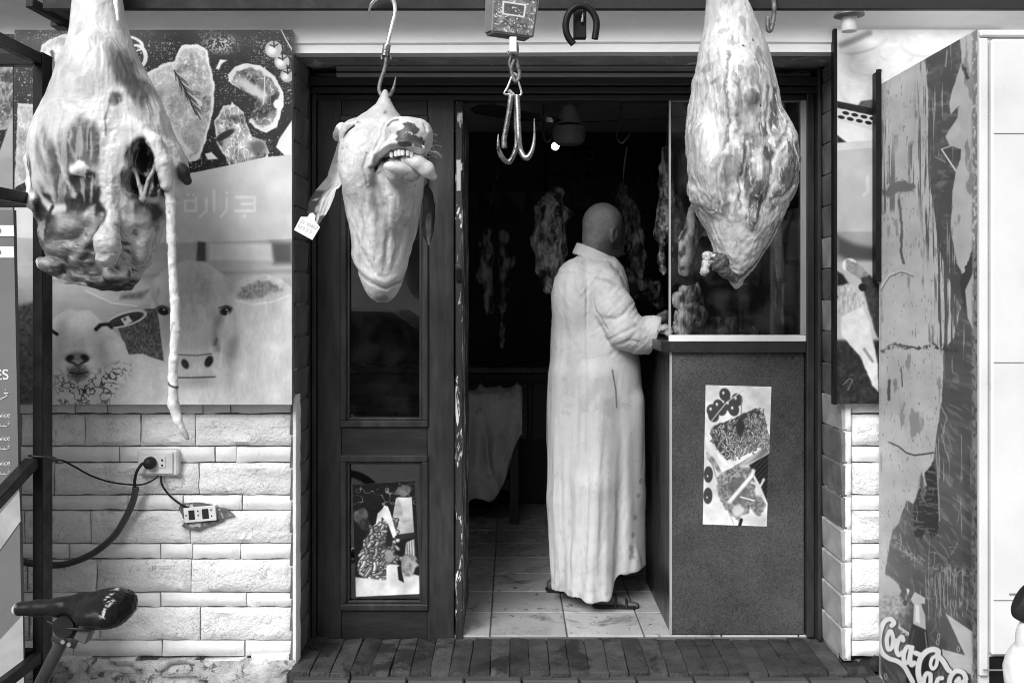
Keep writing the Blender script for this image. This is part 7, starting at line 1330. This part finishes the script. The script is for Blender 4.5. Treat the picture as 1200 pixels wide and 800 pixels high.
# stand collar with two buttons, rolled cuff edge
def collar_f(P):
    q = (P - np.array([697, 301, 0], np.float32)) @ np.array(rotz(24), np.float32); r = np.sqrt((q[:, 0] / 24.5) ** 2 + (q[:, 2] / 21) ** 2); return smax(np.abs(r - 1) * 22 - 1.5, np.abs(q[:, 1]) - 7, 1)
sculpt('collar', collar_f, (664, 280, -30), (732, 325, 30), .9, MD, M_cloth, man, None, lambda P, N: P[:, 0] * 0 + .60)
for x, y in ((718.5, 309.5), (720.5, 313.5)): q = MB(); q.lathe([(.0001, 0), (.0055, 0), (.0055, .003), (.0001, .004)], Matrix.Translation((wx(x, MD), MD - .062, wz(y, MD))) @ FACE, 10); q.build('collar_button', M_rub, man)
q = MB(); ring = []
for k in range(28):
    a = k / 28 * 2 * math.pi; v = Vector((0, math.cos(a) * 20.3, math.sin(a) * 20.0)); ring.append(Vector((wx(762 - v.y * .31, MD), MD - (33 + v.z) * MD / FOC, wz(391 + v.y, MD))))
q.tube(ring, .0055, 6, True); q.build('cuff', mat('cuff_cotton', .62, rough=.85, var=.05), man, 60)
# body: one continuous figure, mostly under the gown
HR = rotz(-10)
def body_f(P):
    P0 = P; ca, sa = math.cos(R(33)), math.sin(R(33)); P = P.copy(); hd_ = sst(312, 292, P0[:, 1]); dx, dz = P0[:, 0] - 708, P0[:, 2]
    P[:, 0] = P0[:, 0] + hd_ * (dx * ca - dz * sa - dx); P[:, 2] = dz + hd_ * (dx * sa + dz * ca - dz)          # the head is turned away over the far shoulder
    d = sell(P, (706, 263, 0), (25, 25.5, 22.5)); d = smin(d, sell(P, (713, 276, 0), (19.5, 21, 15.5)), 8)       # skull, face
    d = smin(d, sell(P, (721, 293, 0), (12, 9, 10)), 6)                                                    # jaw and chin
    d = smin(d, schain(P, [((731, 268, 0), 5), ((734, 266, 0), 2.5)], 2), 5)                                   # brow
    d = smin(d, schain(P, [((733, 272, 0), 2), ((738, 283, 0), 3.6), ((734, 286, 0), 3)], 2), 3)              # nose
    d = smin(d, schain(P, [((732, 291, 5), 2.4), ((735, 291, 0), 2.6), ((732, 291, -5), 2.4)], 2), 2.5); d = smin(d, schain(P, [((731, 296, 4), 2.4), ((734, 296, 0), 2.6), ((731, 296, -4), 2.4)], 2), 2)   # lips
    for s in (1, -1): d = smax(d, -sell(P, (733, 275, 9 * s), (5, 4, 5)), 3); d = smin(d, sell(P, (729.5, 275, 8.5 * s), (3.6, 3.4, 3.6)), 1)
    for s in (1, -1):                                                                                         # ears: shell with a hollow
        e = sell(P, (705, 276, 21 * s), (6, 10.5, 3.6), rotz(12)); e = smax(e, -sell(P, (706.5, 275, 24.6 * s), (3.4, 7, 2.8), rotz(12)), .8); d = smin(d, e, 1.5)
    P = P0
    d = smin(d, schain(P, [((700, 284, 0), 18.5), ((696, 304, 0), 18), ((692, 322, 0), 21)], 8), 8)            # neck
    d = smax(d, -schain(P, [((683, 282, 12), 1.5), ((680, 284, 0), 1.8), ((683, 282, -12), 1.5)], 2), 3)              # fold at the nape
    d = smin(d, schain(P, [((692, 350, 0), 32), ((694, 400, 0), 33), ((695, 450, 0), 31)], 12), 16)            # torso
    d = smin(d, schain(P, [((692, 330, 22), 14), ((690, 330, -24), 14)], 4), 10)
    for s in (1, -1):
        d = smin(d, schain(P, [((704, 330, 24 * s), 13), ((727, 385, 40 * s if s > 0 else -28), 9.5), ((756, 387, 35 if s > 0 else -22), 7.5), ((765, 378 if s > 0 else 383, 32 if s > 0 else -18), 6)], 3), 5)
        d = smin(d, schain(P, [((697, 460, 16 * s), 21), ((694 - 8 * (s < 0), 570, 20 * s), 14), ((690 - 18 * (s < 0), 650, 24 * s), 10), ((697 - 39 * (s < 0), 690, 30 * s - 4 * (s < 0)), 7)], 4), 8)
    # near foot with toes, far foot
    for fx, fz in ((5, 34), (-46, -26)):
        d = smin(d, schain(P, [((694 + fx, 692, fz), 7), ((710 + fx, 693, fz), 6.5), ((726 + fx, 695.5, fz), 4.2)], 3), 4)
        for i, (dx, dz, r_) in enumerate(((11, 5, 3.1), (11.5, 1.5, 2.5), (10.5, -1.8, 2.3), (9, -4.6, 2.2), (6.5, -7, 2.1))): d = smin(d, schain(P, [((724 + fx, 696, fz + dz * .9), r_), ((724 + fx + dx, 697, fz + dz), r_)], 1), 1)
    # hands: palm, thumb, four curled fingers gripping a knife handle
    for hx, hy, hz in ((769, 374, 31), (776, 386, -14)):
        d = smin(d, sell(P, (hx, hy, hz), (9.5, 7, 9), rotz(-25)), 4)
        for i in range(4): y0 = hy - 6 + i * 4.0; z0 = hz + 2 - i * .8; d = smin(d, schain(P, [((hx + 5, y0 - 1, z0 + 3), 2.5), ((hx + 11.5 - i * .5, y0, z0 - 1), 2.4), ((hx + 12 - i * .6, y0 + 1, z0 - 7), 2.2), ((hx + 7, y0 + 1.5, z0 - 9), 2.0)], 1), 1.2)
        d = smin(d, schain(P, [((hx - 2, hy - 5, hz + 5), 2.8), ((hx + 6, hy - 9, hz + 3), 2.5), ((hx + 11, hy - 8, hz - 2), 2.2)], 1), 2)
    return d
def body_c(P, N):
    x, y, z = P.T; n = fbm(x / 7, y / 7, z / 7, 4); C = .085 + .04 * (n - .5)
    hair = sst(4, -8, (x - 720) * .8 + (y - 266) * .75 + 5 * (n - .5)) * sst(292, 280, y); C = mixc(C, hair, .20 + .16 * (fbm(x / 1.6, y / 1.6, z / 1.6, 2) - .5) + .05 * (n - .5)); C = mixc(C, blob(P, 703, 246, 18, 9, 0, .8, .3) * hair * .6, .36)
    C = mixc(C, sst(3, 0, np.abs(y - 293.5)) * sst(729, 733, x) * sst(290, 292, y) * .5, .06); C = mixc(C, sst(750, 762, x) * sst(360, 366, y) * sst(402, 396, y), .055 + .03 * (n - .5)); return C  # hands darkened in the colour, as if standing in shade
sculpt('body', body_f, (632, 232, -62), (796, 706, 70), 1.15, MD, M_skin, man, lambda P, N: (fbm(P[:, 0] / 5, P[:, 1] / 5, P[:, 2] / 5, 3) - .5) * .7, body_c)
u = MD / FOC
for fx, fz, n_ in ((5, 34, 0), (-46, -26, 1)):
    q = MB(); q.prism([((x + fx - HX) * u, -(MD - (fz + z_) * u)) for x, z_ in ((686, -4), (688, 6), (700, 8), (718, 9), (732, 10), (739, 5), (739, -3), (732, -9), (716, -8), (698, -7), (688, -6))], Matrix(((1, 0, 0, 0), (0, -1, 0, 0), (0, 0, 1, 0), (0, 0, ZF + .001, 1))).transposed() if False else Matrix.Translation((0, 0, ZF + .001)) @ Matrix.Diagonal((1, -1, 1, 1)), .013); so_ = q.build('sandal', M_rub, man)
    so_.data.flip_normals() if False else None
    for x0 in (712, 724): q = MB(); q.tube(spline([((x0 + fx + .4 * k - HX) * u, MD - (fz + zz_) * u, ZF + hh * (1.1 if x0 == 712 else .66)) for k, (zz_, hh) in enumerate(((10, .008), (8, .030), (3, .047), (-2, .047), (-7, .028), (-9, .008)))], 5), .0055, 8); q.build('strap', M_rub, so_, 60)
kn_ = thing('knife', 'butcher knife held in the man hand at the counter', 'knife', at(778, 380, 4.25)); q = MB(); q.tube([(wx(770, MD), MD - 24 * u, wz(378, MD)), (wx(786, MD), MD - 22 * u, wz(384, MD))], .011, 10); q.build('handle', M_rub, kn_, 60); q = MB(); q.bar((wx(786, MD), MD - 22 * u, wz(384, MD)), (wx(812, MD), MD - 16 * u, wz(391, MD)), .003, .03, .001); q.build('blade', M_chrome, kn_)
print('objects', len(bpy.data.objects), 'tris', sum(sum(len(p.vertices) - 2 for p in m.polygons) for m in bpy.data.meshes))
